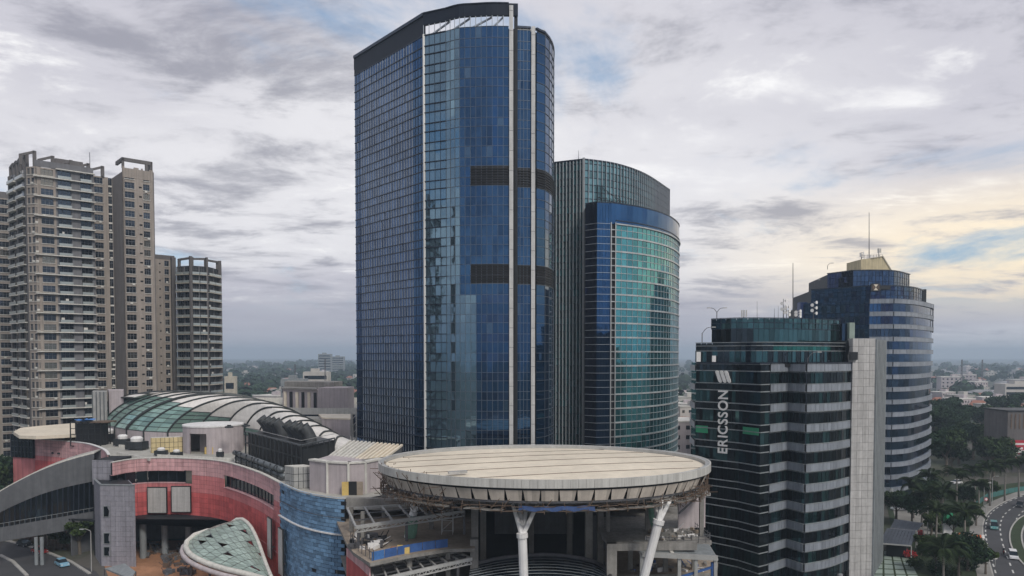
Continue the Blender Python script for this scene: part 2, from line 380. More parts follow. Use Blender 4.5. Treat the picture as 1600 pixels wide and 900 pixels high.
# ------------------------------------------------------------------ the tall blue tower
def main_tower():
    A = xy(V2(557, 177)); B = xy(V2(664, 155)); Cc = xy(V2(698, 152.9)); D = xy(V2(740, 150.9)); E = xy(V2(795, 150.6))
    G = xy(V2(807, 152.2)); I = xy(V2(829, 152.6)); J1 = xy(V2(838, 153)); J2 = xy(V2(853, 155.5)); J = xy(V2(864.5, 163)); K = xy(V2(862, 176))
    zT, zO, zG = 118.7, 116.3, 114.2
    zR = 114.6                             # lower right-hand volume
    root = thing('office_tower', 'tall blue mirror-glass tower with white vertical fins, rising behind the round canopy', 'tower', ((B.x + E.x) / 2, 165, 0))
    MBk = (A.x + 18, 198)
    left = resample([A, B], 27); l0 = left[:4]; lmid = left[3:24]; l1 = left[23:]
    st = resample([B, Cc], 4); cur = resample(catmull([Cc, (Cc + D) / 2 + xy((-.1, -.55)), D, (D + E) / 2 + xy((0, -.25)), E], 6), 12)
    g1 = resample([G, I], 4); g2 = resample(catmull([J1, J2, J, K], 8), 9)
    # dark core set back from the glass
    core = [A + xy((.5, .4))] + inset([B], 0)[:0] + [B + xy((.15, .6))] + [p + xy((0, .45)) for p in st[1:] + cur[1:]] + [E + xy((1.6, .5)), xy((E.x + 1.6, 190)), xy(MBk)]
    MB().prism(core, 0, zG - .3).build('core', M['dark'], root)
    core2 = [E + xy((1.62, 1.9)), G + xy((0, .45)), I + xy((0, .45))] + [p - n * .45 for p, n in zip(g2, col_normals(g2))] + [xy((J.x - 3, 190)), xy((E.x + 1.62, 190))]
    MB().prism(core2, 0, zR - .4).build('core', M['dark'], root)
    zs = [zG]; z = zG; k = 0
    while z > 2:
        z -= 1.72 if k % 2 else 2.25; k += 1; zs.append(z)
    zs = zs[::-1]
    qs = []
    def mleft(i, k, z): return 3 if RN.random() < .8 else 2
    qs += pane_quads(l0, zs, 2); qs += pane_quads(lmid, zs, 3, gap=.1); qs += pane_quads(l1, zs, 0)
    qs += pane_quads(st, zs, 1, gap=.04)
    band = lambda z: (82.3 < z < 86.4) or (62.9 < z < 66.9)
    def mcur(i, k, z):
        if i >= 5 and band(z): return 4
        base = (1 if i < 3 else 0) if z > 60 else (1 if i < 6 else 0)  # paler panes paint in the mirrored clouds, wider on the lower front
        return 2 if (k % 2 and z < 62 and base == 0 and i > 6) else base
    qs += pane_quads(cur, zs, mcur, gap=.03)
    zs2 = [z for z in zs if z < 114.9]
    def mr(i, k, z): return 4 if band(z) else 0
    qs += pane_quads(g1, zs2, mr, gap=.03); qs += pane_quads(g2, zs2, mr, gap=.03)
    mats = [M['glass_blue'], M['glass_pale'], M['glass_deep'], M['glass_left'], M['louvre']]
    emit_panes(root, qs, mats)
    for zb in (82.6, 63.1):
        for cc, i0 in ((cur, 5), (g1, 0), (g2, 0)):
            for r in range(7): MB().strip(cc[i0:], zb + r * .52, zb + r * .52 + .16, .02, .20).build('louvre_blade', M['louvre'], root)
    # vertical mullions: bright slender fins on the flank, thin on the front
    fins(root, lmid, col_normals(lmid), 4, zG, .15, .07, M['mullion'])
    fins(root, [l0[1], l0[2], l1[1], l1[2], l1[3]], [nrm(B - A)] * 5, 4, zG, .07, .06, M['mull_dark'])
    fins(root, st[1:-1], col_normals(st)[1:-1], 4, zG, .07, .07, M['mull_dark']); fins(root, cur[:-1], col_normals(cur)[:-1], 4, zG, .075, .08, M['mull_mid'])
    fins(root, g1[:-1] + g2[1:], col_normals(g1)[:-1] + col_normals(g2)[1:], 4, 114.6, .075, .08, M['mull_mid'])
    transoms(root, left, zs[1:], .18, .13, M['mull_dark']); transoms(root, st, zs[1:], .16, .22, M['mull_dark'])
    transoms(root, cur, zs[1:], .075, .09, M['mull_mid']); transoms(root, g1, zs2[1:], .08, .09, M['mull_mid']); transoms(root, g2, zs2[1:], .08, .1, M['mull_mid'])
    # corner post and two white fins with joints
    u = nrm(B - A); MB().box((B.x, B.y - .1, 2), (.42, .42, zG - 2 + .2), .35).build('corner_post', M['fin_white'], root)
    for p0, w, zt in ((E + xy((.1, 0)), .8, zT - .5), (I + xy((.1, 0)), .8, 114.9)):
        f = MB(); zz = 2.0
        while zz < zt - .1:
            h = min(3.97, zt - zz); f.obox((p0.x, p0.y - .55, zz), (w, 0, 0), (0, 1.6, 0), (0, 0, h - .07)); zz += h
        f.obox((p0.x + .04, p0.y - .5, 2), (w - .08, 0, 0), (0, 1.3, 0), (0, 0, zt - 2.1), 1)
        f.build('white_fin', [M['fin_white'], M['mull_dark']], root)
    MB().obox((E.x + 1.25, E.y + .3, 0), (.55, 0, 0), (0, 3, 0), (0, 0, zT - .1)).build('recess_wall', M['dark'], root)
    # crown: solid band, open band with slats and raking braces, band over the flank
    full = l0[:1] + [B] + st[1:] + cur[1:]
    MB().strip(st + cur[1:] + [E + xy((1.85, .1))], zO, zT, -.5, .12).build('crown_band', M['navy'], root)
    MB().strip([A, B], zG, zT, -.5, .05).build('crown_band', M['navy'], root)
    MB().strip([A, B], zT - .5, zT + .15, -.55, .3).strip(st + cur[1:], zT, zT + .15, -.55, .3).build('coping', M['mull_dark'], root)
    for p, n in zip((st + cur[1:])[:-1], col_normals(st + cur[1:])[:-1]):
        MB().box((p.x, p.y, zG), (.14, .22, zO - zG)).build('crown_slat', M['mullion'], root)
    c2 = st + cur[1:]
    for i0, i1 in ((1, 5), (5, 9), (9, 13), (13, 15)):
        a, b = c2[i0], c2[min(i1, len(c2) - 1)]; MB().bar((a.x, a.y + .8, zG), (b.x, b.y + .8, zO), .3).build('crown_brace', M['mullion'], root)
    backring = [xy((E.x + 1.3, E.y + .5)), xy((E.x + 1.3, 190)), xy(MBk), A]
    b = MB()
    for p, q in zip(backring, backring[1:]): b.bar((p.x, p.y, zT - 1.5), (q.x, q.y, zT - 1.5), .4, 3)
    b.build('crown_band', M['mull_dark'], root)
    rp = MB()
    for i in range(8): rp.box((G.x + i * .75, G.y + 3.0 + i * .1, 113.8), (.18, .18, 1.9))
    rp.bar((G.x - .3, G.y + 3.0, 115.7), (G.x + 6, G.y + 3.8, 115.7), .2).build('roof_rail', M['fin_white'], root)
    MB().strip(g1, 114.6, 115.0, -.5, .15).strip(g2, 114.6, 115.0, -.5, .15).build('coping', M['mull_dark'], root)
main_tower()

# ------------------------------------------------------------------ teal tower behind
def teal_tower():
    Lp = xy(V2(838, 219)); Mm = xy(V2(911.5, 213)); N1 = xy(V2(960, 218)); N2 = xy(V2(1005, 230)); Nn = xy(V2(1043.5, 252))
    O = xy(V2(914, 208)); Q = xy(V2(932, 205.5)); F0 = xy(V2(954, 206.5)); F1 = xy(V2(961, 207)); S1 = xy(V2(1005, 213.5)); S2 = xy(V2(1042, 225)); S = xy(V2(1059, 240)); S3 = xy(V2(1057, 252))
    zT, zL = 104.3, 90.4
    root = thing('office_tower', 'teal and cobalt glass tower with curved front, standing behind the tall blue tower', 'tower', ((O.x + S.x) / 2, 230, 0))
    lf = resample([Lp, Mm], 14); rc = resample(catmull([Mm, N1, N2, Nn], 8), 36)
    core = [Lp + xy((0, .5))] + [p - n * .4 for p, n in zip(lf, col_normals(lf))][1:-1] + [Mm + xy((.2, .4))] + [p - n * .4 for p, n in zip(rc, col_normals(rc))][1:] + [xy((Nn.x - 6, 275)), xy((Lp.x, 275))]
    MB().prism(core, 0, zT - 3.5).build('core', M['dark'], root)
    lo = resample(catmull([F1, S1, S2, S, S3], 8), 26); bl = resample([Q, F0], 5); dk = resample([O, Q], 3)
    fr = [O, Q, F0] + lo
    core2 = [p - n * .4 for p, n in zip(fr, col_normals(fr))] + [xy((S.x - 3, 262)), xy((O.x, 262))]
    MB().prism(core2, 0, zL - .5).build('core', M['dark'], root)
    zs = frange(1, zT - .6, 2.0) + [zT - .3]
    qs = pane_quads(lf, zs, lambda i, k, z: 0 if RN.random() < .75 else 1, gap=.05) + pane_quads(rc, [z for z in zs if z > 80], lambda i, k, z: 4 if i > 24 else 0, gap=.05)
    zl = frange(1, 84.6, 2.0) + [84.6]; zc = frange(1, 84.6, 4.0) + [84.6, 87.5, 90.3]
    qs += pane_quads(dk, zl + [90.3], 4, gap=.03) + pane_quads(bl, zl + [90.3], 3, gap=.03)
    qs += pane_quads(lo, zl, 1 if True else 0, gap=.04) + pane_quads([F0] + lo, [84.6, 90.3], 3, gap=.015)
    emit_panes(root, qs, [M['glass_grid'], M['glass_teal'], M['glass_pale'], M['glass_cobalt'], M['glass_navy']])
    fins(root, lf, col_normals(lf), 1, zT, .26, .22, M['alum']); fins(root, rc, col_normals(rc), 88, zT, .18, .34, M['mullion'])
    fins(root, [Mm], [nrm(Mm - Lp)], 1, zT + .2, .6, .4, M['alum'], 'corner_fin')
    MB().strip(rc, zT - .35, zT, -.3, .3).strip(lf, zT - .35, zT, -.3, .3).build('coping', M['mull_dark'], root)
    bk = MB().strip([xy((Nn.x - 5, 274)), xy((Lp.x, 274))], zT - 5, zT, -.3, .1); bk.build('roof_screen', M['mull_dark'], root)
    transoms(root, lf, zs[1:], .16, .2, M['mull_dark']); transoms(root, rc, [z for z in zs if z > 84], .2, .12, M['mull_dark'])
    transoms(root, dk + bl[1:], zl[1:], .12, .14, M['mullion'])
    for k, z in enumerate(zl[1:]): MB().strip(lo, z - (.22 if k % 2 else .07), z + (.22 if k % 2 else .07), 0, .28 if k % 2 else .14).build('transom', M['alum'], root)
    fins(root, lo[::1], col_normals(lo), 1, 84.6, .10, .12, M['mullion'])
    # white ladder frame on the left and over the top of the green field
    for p in (F0, F1): MB().box((p.x, p.y - .15, 1), (.28, .4, 84), .05).build('ladder_post', M['alum'], root)
    for z in frange(3, 85, 2.0): MB().bar((F0.x, F0.y - .1, z), (F1.x, F1.y - .1, z), .25).build('ladder_rung', M['alum'], root)
    MB().strip(lo, 84.45, 84.8, .0, .5).build('ladder_head', M['alum'], root); MB().strip(lo, 85.5, 85.75, .0, .2).build('ladder_head', M['mull_dark'], root)
    MB().strip(fr, 90.3, 90.6, -.4, .15).build('coping', M['mull_dark'], root)
    # steel frame stuck on the curved screen
    s = MB()
    for i in range(3, 12): s.bar((rc[i].x + .1, rc[i].y - .6, 90.6), (rc[i].x + .1, rc[i].y - .6, 90.6 + (6.5 if i < 5 else 3.2)), .13)
    s.bar((rc[3].x, rc[3].y - .6, 93.6), (rc[11].x, rc[11].y - .6, 93.6), .13).bar((rc[4].x, rc[4].y - .6, 96.5), (rc[9].x, rc[9].y - .6, 93.7), .13).build('maintenance_frame', M['dark'], root)
    MB().tube([P(904, 256, 222), P(904, 235, 222)], [.12, .05], 5).build('mast', M['steel'], root)
teal_tower()

# ------------------------------------------------------------------ banded black office tower with the company lettering
def banded_tower():
    pts = [xy(V2(1087, 158.5, 640)), xy(V2(1155, 151.4, 640)), xy(V2(1188, 146.6, 640)), xy(V2(1202, 148.2, 640)), xy(V2(1231, 152.8, 640)), xy(V2(1259, 148.4, 640)), xy(V2(1300, 152.3, 640)), xy(V2(1338, 160, 640))]
    root = thing('office_tower', 'black and grey banded office block with zigzag facade and white vertical company lettering', 'tower', (pts[4].x, 165, 0))
    rt = catmull(pts[5:], 6)
    plan = [p + xy((.1, .5)) for p in pts[:6]] + [p - n * .5 for p, n in zip(rt, col_normals(rt))][1:] + [xy((pts[-1].x, 196)), xy((X(1110, 196), 196))]
    MB().prism(plan, 0, 45.6, top=1).build('core', [M['dark'], M['roofgrey']], root)
    FH = 4.07; zt = 46.2
    blk = [resample([pts[0], pts[1]], 6), resample([pts[1], pts[2]], 3), resample([pts[2], pts[3]], 1)]
    gry = [resample([pts[3], pts[4]], 3), resample([pts[4], pts[5]], 3), resample(rt, 8)]
    qs = []
    mats = [M['glass_black'], M['glass_green'], M['brightgreen'], M['glass_office'], M['glass_dteal'], M['spandrel']]
    nfl = 11
    for k in range(nfl):
        z1 = zt - k * FH; zb = z1 - 1.45; z0 = z1 - FH
        for cols in blk:
            fine = resample(cols, (len(cols) - 1) * 2)
            qs += pane_quads(fine, [zb + .05, z1 - .05], 0, gap=.03)
            def mi(i, kk, z):
                r = RN.random(); return 4 if r < (.5 if k < 5 else .22) else 0
            qs += pane_quads(fine, [z0 + .05, zb - .05], mi, gap=.04)
            transoms(root, cols, [zb, z1], .2, .14, M['granite_side'])
        for j, cols in enumerate(gry):
            n = (len(cols) - 1) * 2; fine = resample(cols, n)
            qs += pane_quads(fine, [zb, z1], 5, gap=.02, out=.28)
            qs += pane_quads(fine, [z0 + .05, zb - .05], lambda i, kk, z: 4 if RN.random() < .35 else 0, gap=.05)
            MB().strip(cols, zb - .12, zb, -.1, .34).build('ledge', M['granite_side'], root); MB().strip(cols, z1, z1 + .1, -.1, .34).build('ledge', M['granite_side'], root); MB().strip(cols, zb - .35, zb - .28, -.1, .06).build('transom', M['granite_side'], root)
            MB().strip(cols, zb, z1, -.3, .2).build('spandrel_back', M['dark'], root)
            fins(root, fine[::2], col_normals(fine)[::2], z0 + .05, zb - .1, .08, .08, M['mull_dark'])
    # green panels where the photo shows bright film on the glass
    for px0, px1, py0, py1, a, b in ((1086, 1107, 665, 676, 0, 1), (1162, 1187, 668, 679, 1, 2)):
        A, B = pts[a], pts[b]; u = (B - A)
        def onl(px):
            s = (px - 800) / FOC; return ((A.x - s * A.y) / (s * u.y - u.x))
        t0, t1 = max(onl(px0), .01), min(onl(px1), .99); p0, p1 = A + u * t0, A + u * t1; n = nrm(u)
        za, zb = P(px0, py1, (p0.y + p1.y) / 2).z, P(px0, py0, (p0.y + p1.y) / 2).z
        MB().obox((p0.x + n.x * .02, p0.y + n.y * .02, za), (p1.x - p0.x, p1.y - p0.y, 0), (n.x * .05, n.y * .05, 0), (0, 0, zb - za)).build('green_panel', M['brightgreen'], root)
    MB().strip(gry[0] + gry[1][1:] + gry[2][1:], 46.2, 46.5, -.5, .34).strip(blk[0] + blk[1][1:] + blk[2][1:], 46.2, 46.5, -.5, .2).build('coping', M['mull_dark'], root)
    # lobby columns at the foot, green lit glass
    for p in [gry[1][3], gry[2][2], gry[2][5]]: MB().tube([(p.x, p.y - .3, 0), (p.x, p.y - .3, 1.6)], .6, 10).build('lobby_column', M['alum'], root)
    # sawtooth flank on the left with white balcony ends
    L0 = xy(V2(1080, 166, 640)); MB().prism([L0, pts[0] + xy((.05, .2)), pts[0] + xy((9, 30)), L0 + xy((10, 28))], 0, 46.4).build('flank_wall', M['glass_black'], root)
    for k in range(nfl):
        z = zt - k * FH - 1.6; MB().obox((L0.x - .15, L0.y - .25, z), (pts[0].x - L0.x - .1, pts[0].y - L0.y + .1, 0), (0, .9, 0), (0, 0, 1.3)).build('balcony_end', M['white'], root)
    # set-back storey
    up = catmull([xy(V2(1087, 158, 540)), xy(V2(1155, 152.5, 540)), xy(V2(1190, 149.2, 540)), xy(V2(1250, 152.5, 540)), xy(V2(1321, 160, 540))], 5)
    MB().prism([p - n * .45 for p, n in zip(up, col_normals(up))] + [xy((up[-1].x, 192)), xy((X(1112, 192), 192))], 45.6, 50.3, top=1).build('upper_core', [M['dark'], M['roofgrey']], root)
    fine = resample(up, 32)
    def mu(i, k, z):
        if k == 0: return 4 if RN.random() < .6 else 0
        return 1 if 14 <= i <= 27 and k == 1 else 0
    qs += pane_quads(fine, [46.5, 48.9, 49.9, 50.6], mu, gap=.05)
    transoms(root, up, [48.9, 49.95, 50.65], .13, .14, M['granite_side'])
    fins(root, fine, col_normals(fine), 46.5, 48.9, .08, .1, M['mull_dark'])
    for px, a in ((1091, 14), (1115, 9)):
        p = P(px, 561, 157.5 - (px - 1087) * .08); MB().box((p.x, p.y - .3, 46.6), (.9 if px < 1100 else .8, .12, 2.1 if px < 1100 else 1.3), -.3).build('white_panel', M['white'], root)
    # penthouse drum
    ph = catmull([xy(V2(1112, 163, 500)), xy(V2(1157, 158.5, 500)), xy(V2(1215, 159, 500)), xy(V2(1262, 162, 500)), xy(V2(1312, 169, 500))], 5)
    MB().prism([p - n * .4 for p, n in zip(ph, col_normals(ph))] + [xy((ph[-1].x, 188)), xy((X(1130, 188), 188))], 50.3, 55.6, top=1).build('penthouse_core', [M['dark'], M['roofgrey']], root)
    fine = resample(ph, 30); qs += pane_quads(fine, [50.8, 53.7, 55.0, 56.0], lambda i, k, z: 4 if i > 7 or k else 0, gap=.04)
    transoms(root, ph, [53.7, 55.0, 56.05], .12, .14, M['mull_dark']); fins(root, fine[::2], col_normals(fine)[::2], 53.7, 56, .1, .12, M['mull_dark'])
    s0 = P(1316, 505, 170); MB().box((s0.x + .6, s0.y, 50), (2.6, 3, 5.2)).build('lift_box', M['glass_office'], root)
    MB().box((X(1329, 168), 168, 50), (1.2, 1.2, 5.4)).build('vent_shaft', M['palegreen'], root)
    emit_panes(root, qs, mats, limit=300)
    # granite service shaft: slabs on the face, ribs on the flank
    a, b, c = xy(V2(1331, 157, 640)), xy(V2(1366, 157.6, 640)), xy(V2(1382, 171, 640))
    MB().prism([a + xy((.1, .3)), b + xy((-.1, .3)), c + xy((-.3, 0)), c + xy((0, 20)), a + xy((.1, 30))], 0, 51.2).build('shaft_core', M['dark'], root)
    a2 = xy(V2(1322, 160, 640)); cols = resample([a2 + xy((0, -.4)), a], 1)[:1] + resample([a, b], 4)
    sq = pane_quads(cols, frange(0, 51.6, 1.72) + [51.6], 0, gap=.025, tilt=.006, thick=.3)
    emit_panes(root, sq, [M['granite']], 'granite_slab', 300, 'granite_slabs')
    fl = resample([b, c], 8)
    for i in range(8):
        u = fl[i + 1] - fl[i]; n = nrm(u); MB().obox((fl[i].x, fl[i].y, 0), (u.x * .62, u.y * .62, 0), (n.x * .35, n.y * .35, 0), (0, 0, 51.4)).build('shaft_rib', M['granite_side'], root)
    MB().box((X(1331, 157.5), 156.7, 47.0), (1.6, .5, 1.7)).build('dark_opening', M['dark'], root)
    return pts
BT = banded_tower()

def company_sign():
    A, B = BT[0], BT[1]; u = (B - A).normalized(); n = nrm(u); u3 = Vector((u.x, u.y, 0)); n3 = Vector((n.x, n.y, 0))
    s = (1131 - 800) / FOC; t = (A.x - s * A.y) / (s * u.y - u.x); c = A + u * t
    z0, z1 = P(1131, 708, c.y).z, P(1131, 610, c.y).z
    root = thing('building_sign', 'white vertical capital lettering reading upwards with three slanted bars above', 'sign', (c.x, c.y, z0))
    word = 'ERICSSON'; ms = []; wid = []
    for ch in word:
        cu = bpy.data.curves.new('letter', 'FONT'); cu.body = ch; cu.size = 3.0; cu.extrude = .12; cu.offset = .045; cu.align_x = 'LEFT'
        o = bpy.data.objects.new('letter', cu); C.objects.link(o); bpy.context.view_layer.update()
        me = bpy.data.meshes.new_from_object(o.evaluated_get(bpy.context.evaluated_depsgraph_get())); bpy.data.objects.remove(o); bpy.data.curves.remove(cu)
        vs = np.array([v.co[:] for v in me.vertices]); wid.append((vs[:, 0].min(), vs[:, 0].max(), vs[:, 1].max())); ms.append(me)
    gap = .34; tot = sum(b - a for a, b, _ in wid) + gap * (len(word) - 1); sc = (z1 - z0) / tot; adv = z0
    hh = max(w[2] for w in wid) * 1.12
    for me, (a, b, h) in zip(ms, wid):
        # glyph x runs up the wall, glyph y runs to the left
        for v in me.vertices:
            gx, gy, gz = v.co; w = Vector((c.x, c.y, 0)) + n3 * (.30 + gz * .6) + u3 * (hh / 2 - gy * 1.12) * sc + Vector((0, 0, adv + (gx - a) * sc))
            v.co = w - ORG[root.name]
        adv += (b - a + gap) * sc; me.materials.clear(); me.materials.append(M['white'])
        o = bpy.data.objects.new('letter', me); C.objects.link(o); o.parent = root; ORG[o.name] = ORG[root.name]
    za, zb = P(1131, 598, c.y).z, P(1131, 579, c.y).z; h = zb - za
    for k in range(3):
        off = (k - 1) * 1.02; mb = MB(); N = 10; prof = []
        for i in range(N + 1): prof.append((.40 * math.cos(math.pi * i / N), .40 * math.sin(math.pi * i / N) + h - .40))
        for i in range(N + 1): prof.append((-.40 * math.cos(math.pi * i / N), -.40 * math.sin(math.pi * i / N) + .40))
        f = [Vector((c.x, c.y, 0)) + n3 * .36 + u3 * (off + x - (y / h - .5) * .95) + Vector((0, 0, za + y)) for x, y in prof]; bk = [p - n3 * .22 for p in f]
        mb.poly(f)
        for i in range(len(f)): j = (i + 1) % len(f); mb.poly([f[i], bk[i], bk[j], f[j]])
        mb.build('slanted_bar', M['white'], root)
company_sign()

# ------------------------------------------------------------------ blue banded round tower to the right
def blue_tower():
    A = xy(V2(1256, 256)); B = xy(V2(1357, 238)); Cc = xy(V2(1394, 236.5)); D1 = xy(V2(1425, 242)); D = xy(V2(1454, 263)); D2 = xy(V2(1452, 280))
    root = thing('office_tower', 'rounded blue glass tower with white floor bands and a beige rooftop block', 'tower', (B.x + 10, 255, 0))
    rt = catmull([Cc, D1, D, D2], 8); face = [A, B, Cc] + rt[1:]
    back = [xy((D2.x - 8, 292)), xy((A.x + 8, 292))]
    MB().prism([p - n * .6 for p, n in zip(face, col_normals(face))] + back, 0, 65.4, top=1).build('core', [M['dark'], M['roofgrey']], root)
    FH = 4.05; zt = 66.0; qs = []
    lf = resample([A, B], 14); mid = resample([B, Cc], 6); rr = resample(rt, 20)
    mats = [M['glass_office'], M['glass_cobalt'], M['glass_deep'], M['spandrel'], M['glass_navy']]
    for k in range(16):
        z1 = zt - FH * k; zb = z1 - 1.3; z0 = z1 - FH
        qs += pane_quads(lf, [z0 + .05, zb], lambda i, kk, z: 4 if RN.random() < .18 else 0, gap=.05) + pane_quads(lf, [zb, z1], 2, gap=.05)
        gb = k < 2
        qs += pane_quads(mid, [z0 + .05, zb], lambda i, kk, z: (1 if i < 3 else 4) if gb else 0, gap=.05)
        qs += pane_quads(rr, [z0 + .05, zb], lambda i, kk, z: (2 if RN.random() < .3 else 0), gap=.05)
        for cols in (mid, rr):
            qs += pane_quads(cols, [zb, z1], 3, gap=.02, out=.5); MB().strip(cols, zb - .1, zb, -.6, .55).build('floor_ledge', M['spandrel'], root); MB().strip(cols, z1, z1 + .08, -.6, .55).build('floor_ledge', M['spandrel'], root)
            MB().strip(cols, zb, z1, -.6, .4).build('spandrel_back', M['dark'], root)
        MB().strip(lf, zb - .07, zb + .07, -.3, .16).build('transom', M['mull_dark'], root)
    fins(root, lf[1:-1] + mid[:-1], col_normals(lf)[1:-1] + [nrm(Cc - B)] * 6, 2, 66, .1, .12, M['mull_dark'])
    MB().box((X(1456.5, 264), 264, 56), (.3, .3, 10.2)).build('corner_post', M['steel'], root)
    # tier two and tier three
    def tier(f, z0, z1, rows, mi, nm):
        MB().prism([p - n * .4 for p, n in zip(f, col_normals(f))] + [xy((f[-1].x, 288)), xy((f[0].x + 6, 288))], z0 - 1, z1 - .2, top=1).build(nm, [M['dark'], M['roofgrey']], root)
        fine = resample(f, 34); r = pane_quads(fine, [z0 + (z1 - z0) * i / rows for i in range(rows + 1)], mi, gap=.05)
        transoms(root, f, [z1], .35, .25, M['mull_dark']); fins(root, fine[1:-1:2], col_normals(fine)[1:-1:2], z0, z1, .1, .1, M['mull_dark']); return r
    t2 = [xy(V2(1266, 256)), xy(V2(1357, 240.5)), xy(V2(1394, 240))] + catmull([xy(V2(1394, 240)), xy(V2(1425, 246)), xy(V2(1440, 257))], 4)[1:]
    qs += tier(t2, 66, 70.6, 3, lambda i, k, z: (0 if k == 2 and i > 20 else 2) if RN.random() < .8 else 4, 'tier_core')
    t3 = [xy(V2(1291, 257)), xy(V2(1331, 247)), xy(V2(1357, 246))] + catmull([xy(V2(1357, 246)), xy(V2(1395, 248)), xy(V2(1419, 259))], 4)[1:]
    qs += tier(t3, 70.6, 76.3, 3, lambda i, k, z: 4 if i < 9 else 2, 'tier_core')
    emit_panes(root, qs, mats, limit=300)
    p = P(1420, 452, 262); MB().box((p.x, 264, 70), (1.6, 2, 5.2)).build('vent_shaft', M['beige'], root); p = P(1436, 470, 262); MB().box((p.x, 259.5, 65.5), (1.5, 1.5, 5.6)).build('vent_shaft', M['dark'], root)
    # beige machine room with a raked end
    a, b = P(1343, 422, 258), P(1381, 422, 258); zt2 = P(1343, 404, 258).z; zq = P(1381, 401, 258).z; e = P(1393, 425, 258)
    mb = MB(); f = [(a.x, 257, 75.9), (e.x + .4, 257, 75.9), (b.x - 1, 257, zq), (a.x + 3.5, 257, zt2), (a.x, 257, zt2 - .4)]; bk = [(x, 268, z) for x, y, z in f]
    mb.poly(f).poly(bk[::-1])
    for i in range(5): j = (i + 1) % 5; mb.poly([f[i], bk[i], bk[j], f[j]])
    mr = mb.build('machine_room', M['beige'], root)
    MB().bar((b.x - 1, 256.9, zq), (e.x + .4, 256.9, 75.9), .3).bar((a.x + 3.5, 256.9, zt2), (b.x - 1, 256.9, zq), .3).build('raked_trim', M['apt_cream'], mr)
    mb = MB(); mb.bar((a.x, 257, zt2 + .9), (b.x - 1, 257, zt2 + 1.2), .08)
    for i in range(8): xx = a.x + (b.x - 1 - a.x) * i / 7; mb.bar((xx, 257, zt2 - .3), (xx, 257, zt2 + 1.2), .08)
    mb.build('guard_rail', M['steel'], mr)
    # round pillars of the open ground storey
    for px in (1391, 1420): p = V2(px, 238 if px < 1400 else 246); MB().tube([(p[0], p[1] - 1.6, 0), (p[0], p[1] - 1.6, 5)], .8, 10).build('pillar', M['alum'], root)
    side = P(1258, 480, 257); MB().box((side.x - .6, 258, 60), (2.4, 3, 6.4)).build('equipment_bay', M['glass_navy'], root)
    # dark board with the white bow-tie emblem
    s = thing('emblem_sign', 'dark rooftop emblem board with a pale bow-tie mark on the rounded blue tower', 'sign', P(1369, 460, 239.6))
    c = P(1368, 449, 239.3); MB().box((c.x, c.y, c.z - 1.2), (3.0, .5, 2.4)).build('board', M['black'], s)
    mb = MB(); 
    for sg in (-1, 1): mb.obox((0, 0, 0), (0, 0, 0), (0, 0, 0), (0, 0, 0)) if False else mb.poly([(c.x, c.y - .28, c.z), (c.x + .75, c.y - .28, c.z + sg * .95), (c.x - .75, c.y - .28, c.z + sg * .95)])
    mb.build('bow_tie_mark', M['cream'], s)
    mb = MB()
    for sg in (-1, 1): mb.poly([(c.x + sg * .15, c.y - .28, c.z), (c.x + sg * 1.1, c.y - .28, c.z + .75), (c.x + sg * 1.1, c.y - .28, c.z - .75)])
    mb.build('side_mark', M['rust'], s); MB().box((c.x + 3.2, c.y + .1, c.z - .7), (3.2, .4, 1.2)).build('name_board', M['black'], s)
blue_tower()

# ------------------------------------------------------------------ roof masts and lamps
def mast(px, py0, py1, Y, r, label, extra=None, cat='mast'):
    a, b = P(px, py0, Y), P(px, py1, Y); t = thing('antenna_mast', label, cat, a)
    MB().tube([a, b], [r, r * .5], 6).build('pole', M['steel'], t)
    if extra: extra(t, a, b)
    return t
def dishes(t, a, b):
    mb = MB()
    for k in range(5):
        z = a.z + (b.z - a.z) * (.35 + .14 * k); s = (-1) ** k; mb.tube([(a.x + s * .25, a.y - .1, z), (a.x + s * .55, a.y - .5, z)], [.15, .42], 8)
    mb.build('dish', M['white'], t)
def panels(t, a, b):
    mb = MB()
    for k in range(3): mb.box((a.x + (k - 1) * .5, a.y - .3, b.z - 1.6), (.25, .2, 1.5))
    mb.build('panel_antenna', M['steel_light'], t)
mast(1358, 404, 332, 262, .16, 'tall thin lightning mast on the beige machine room of the rounded tower')
mast(1373, 403, 388, 261, .14, 'short antenna pole with panels on the beige machine room, right of the tall mast', panels)
mast(1346, 406, 394, 259, .14, 'short dish antenna on the left end of the beige machine room', dishes)
mast(1239, 499, 411, 172, .13, 'tallest slim mast on the roof of the black banded office block')
mast(1224, 499, 467, 172, .12, 'short lattice mast with dishes on the black banded office block', dishes)
mast(1229, 499, 478, 171, .08, 'small dish pole just right of the lattice mast on the banded block', dishes)
mast(1183, 498, 471, 168, .05, 'needle-thin aerial left of the mast group on the banded block roof')
mast(1210, 499, 482, 170, .06, 'very short left aerial of the pair beside the lattice mast')
mast(1216, 499, 478, 170, .05, 'slightly taller right aerial of the pair beside the lattice mast')
mast(1162, 498, 484, 166, .10, 'stubby panel antenna near the left corner of the banded block roof', panels)
mast(1246, 499, 485, 171, .08, 'small dish antenna right of the tallest mast on the banded block', dishes)
mast(1271, 500, 470, 176, .09, 'dish pole in front of the dark equipment bay between the two banded towers', dishes)
def roof_lamp(px, pyb, pyt, Y, arms, label):
    a, b = P(px, pyb, Y), P(px, pyt, Y); t = thing('roof_lamp', label, 'lamp', a, 'lamps on the tower roofs'); h = b.z - a.z
    MB().tube([a, (a.x, a.y, a.z + h * .6)], .09, 6).build('pole', M['steel'], t)
    for s in arms:
        e = (a.x + s * h * .75, a.y, a.z + h)
        MB().tube(catmull([(a.x, a.y, a.z + h * .58), (a.x + s * h * .3, a.y, a.z + h * .93), e], 4), .07, 6).build('arm', M['steel'], t)
        MB().box((e[0], e[1], e[2] - .1), (.8, .3, .18)).build('lamp_head', M['steel_light'], t)
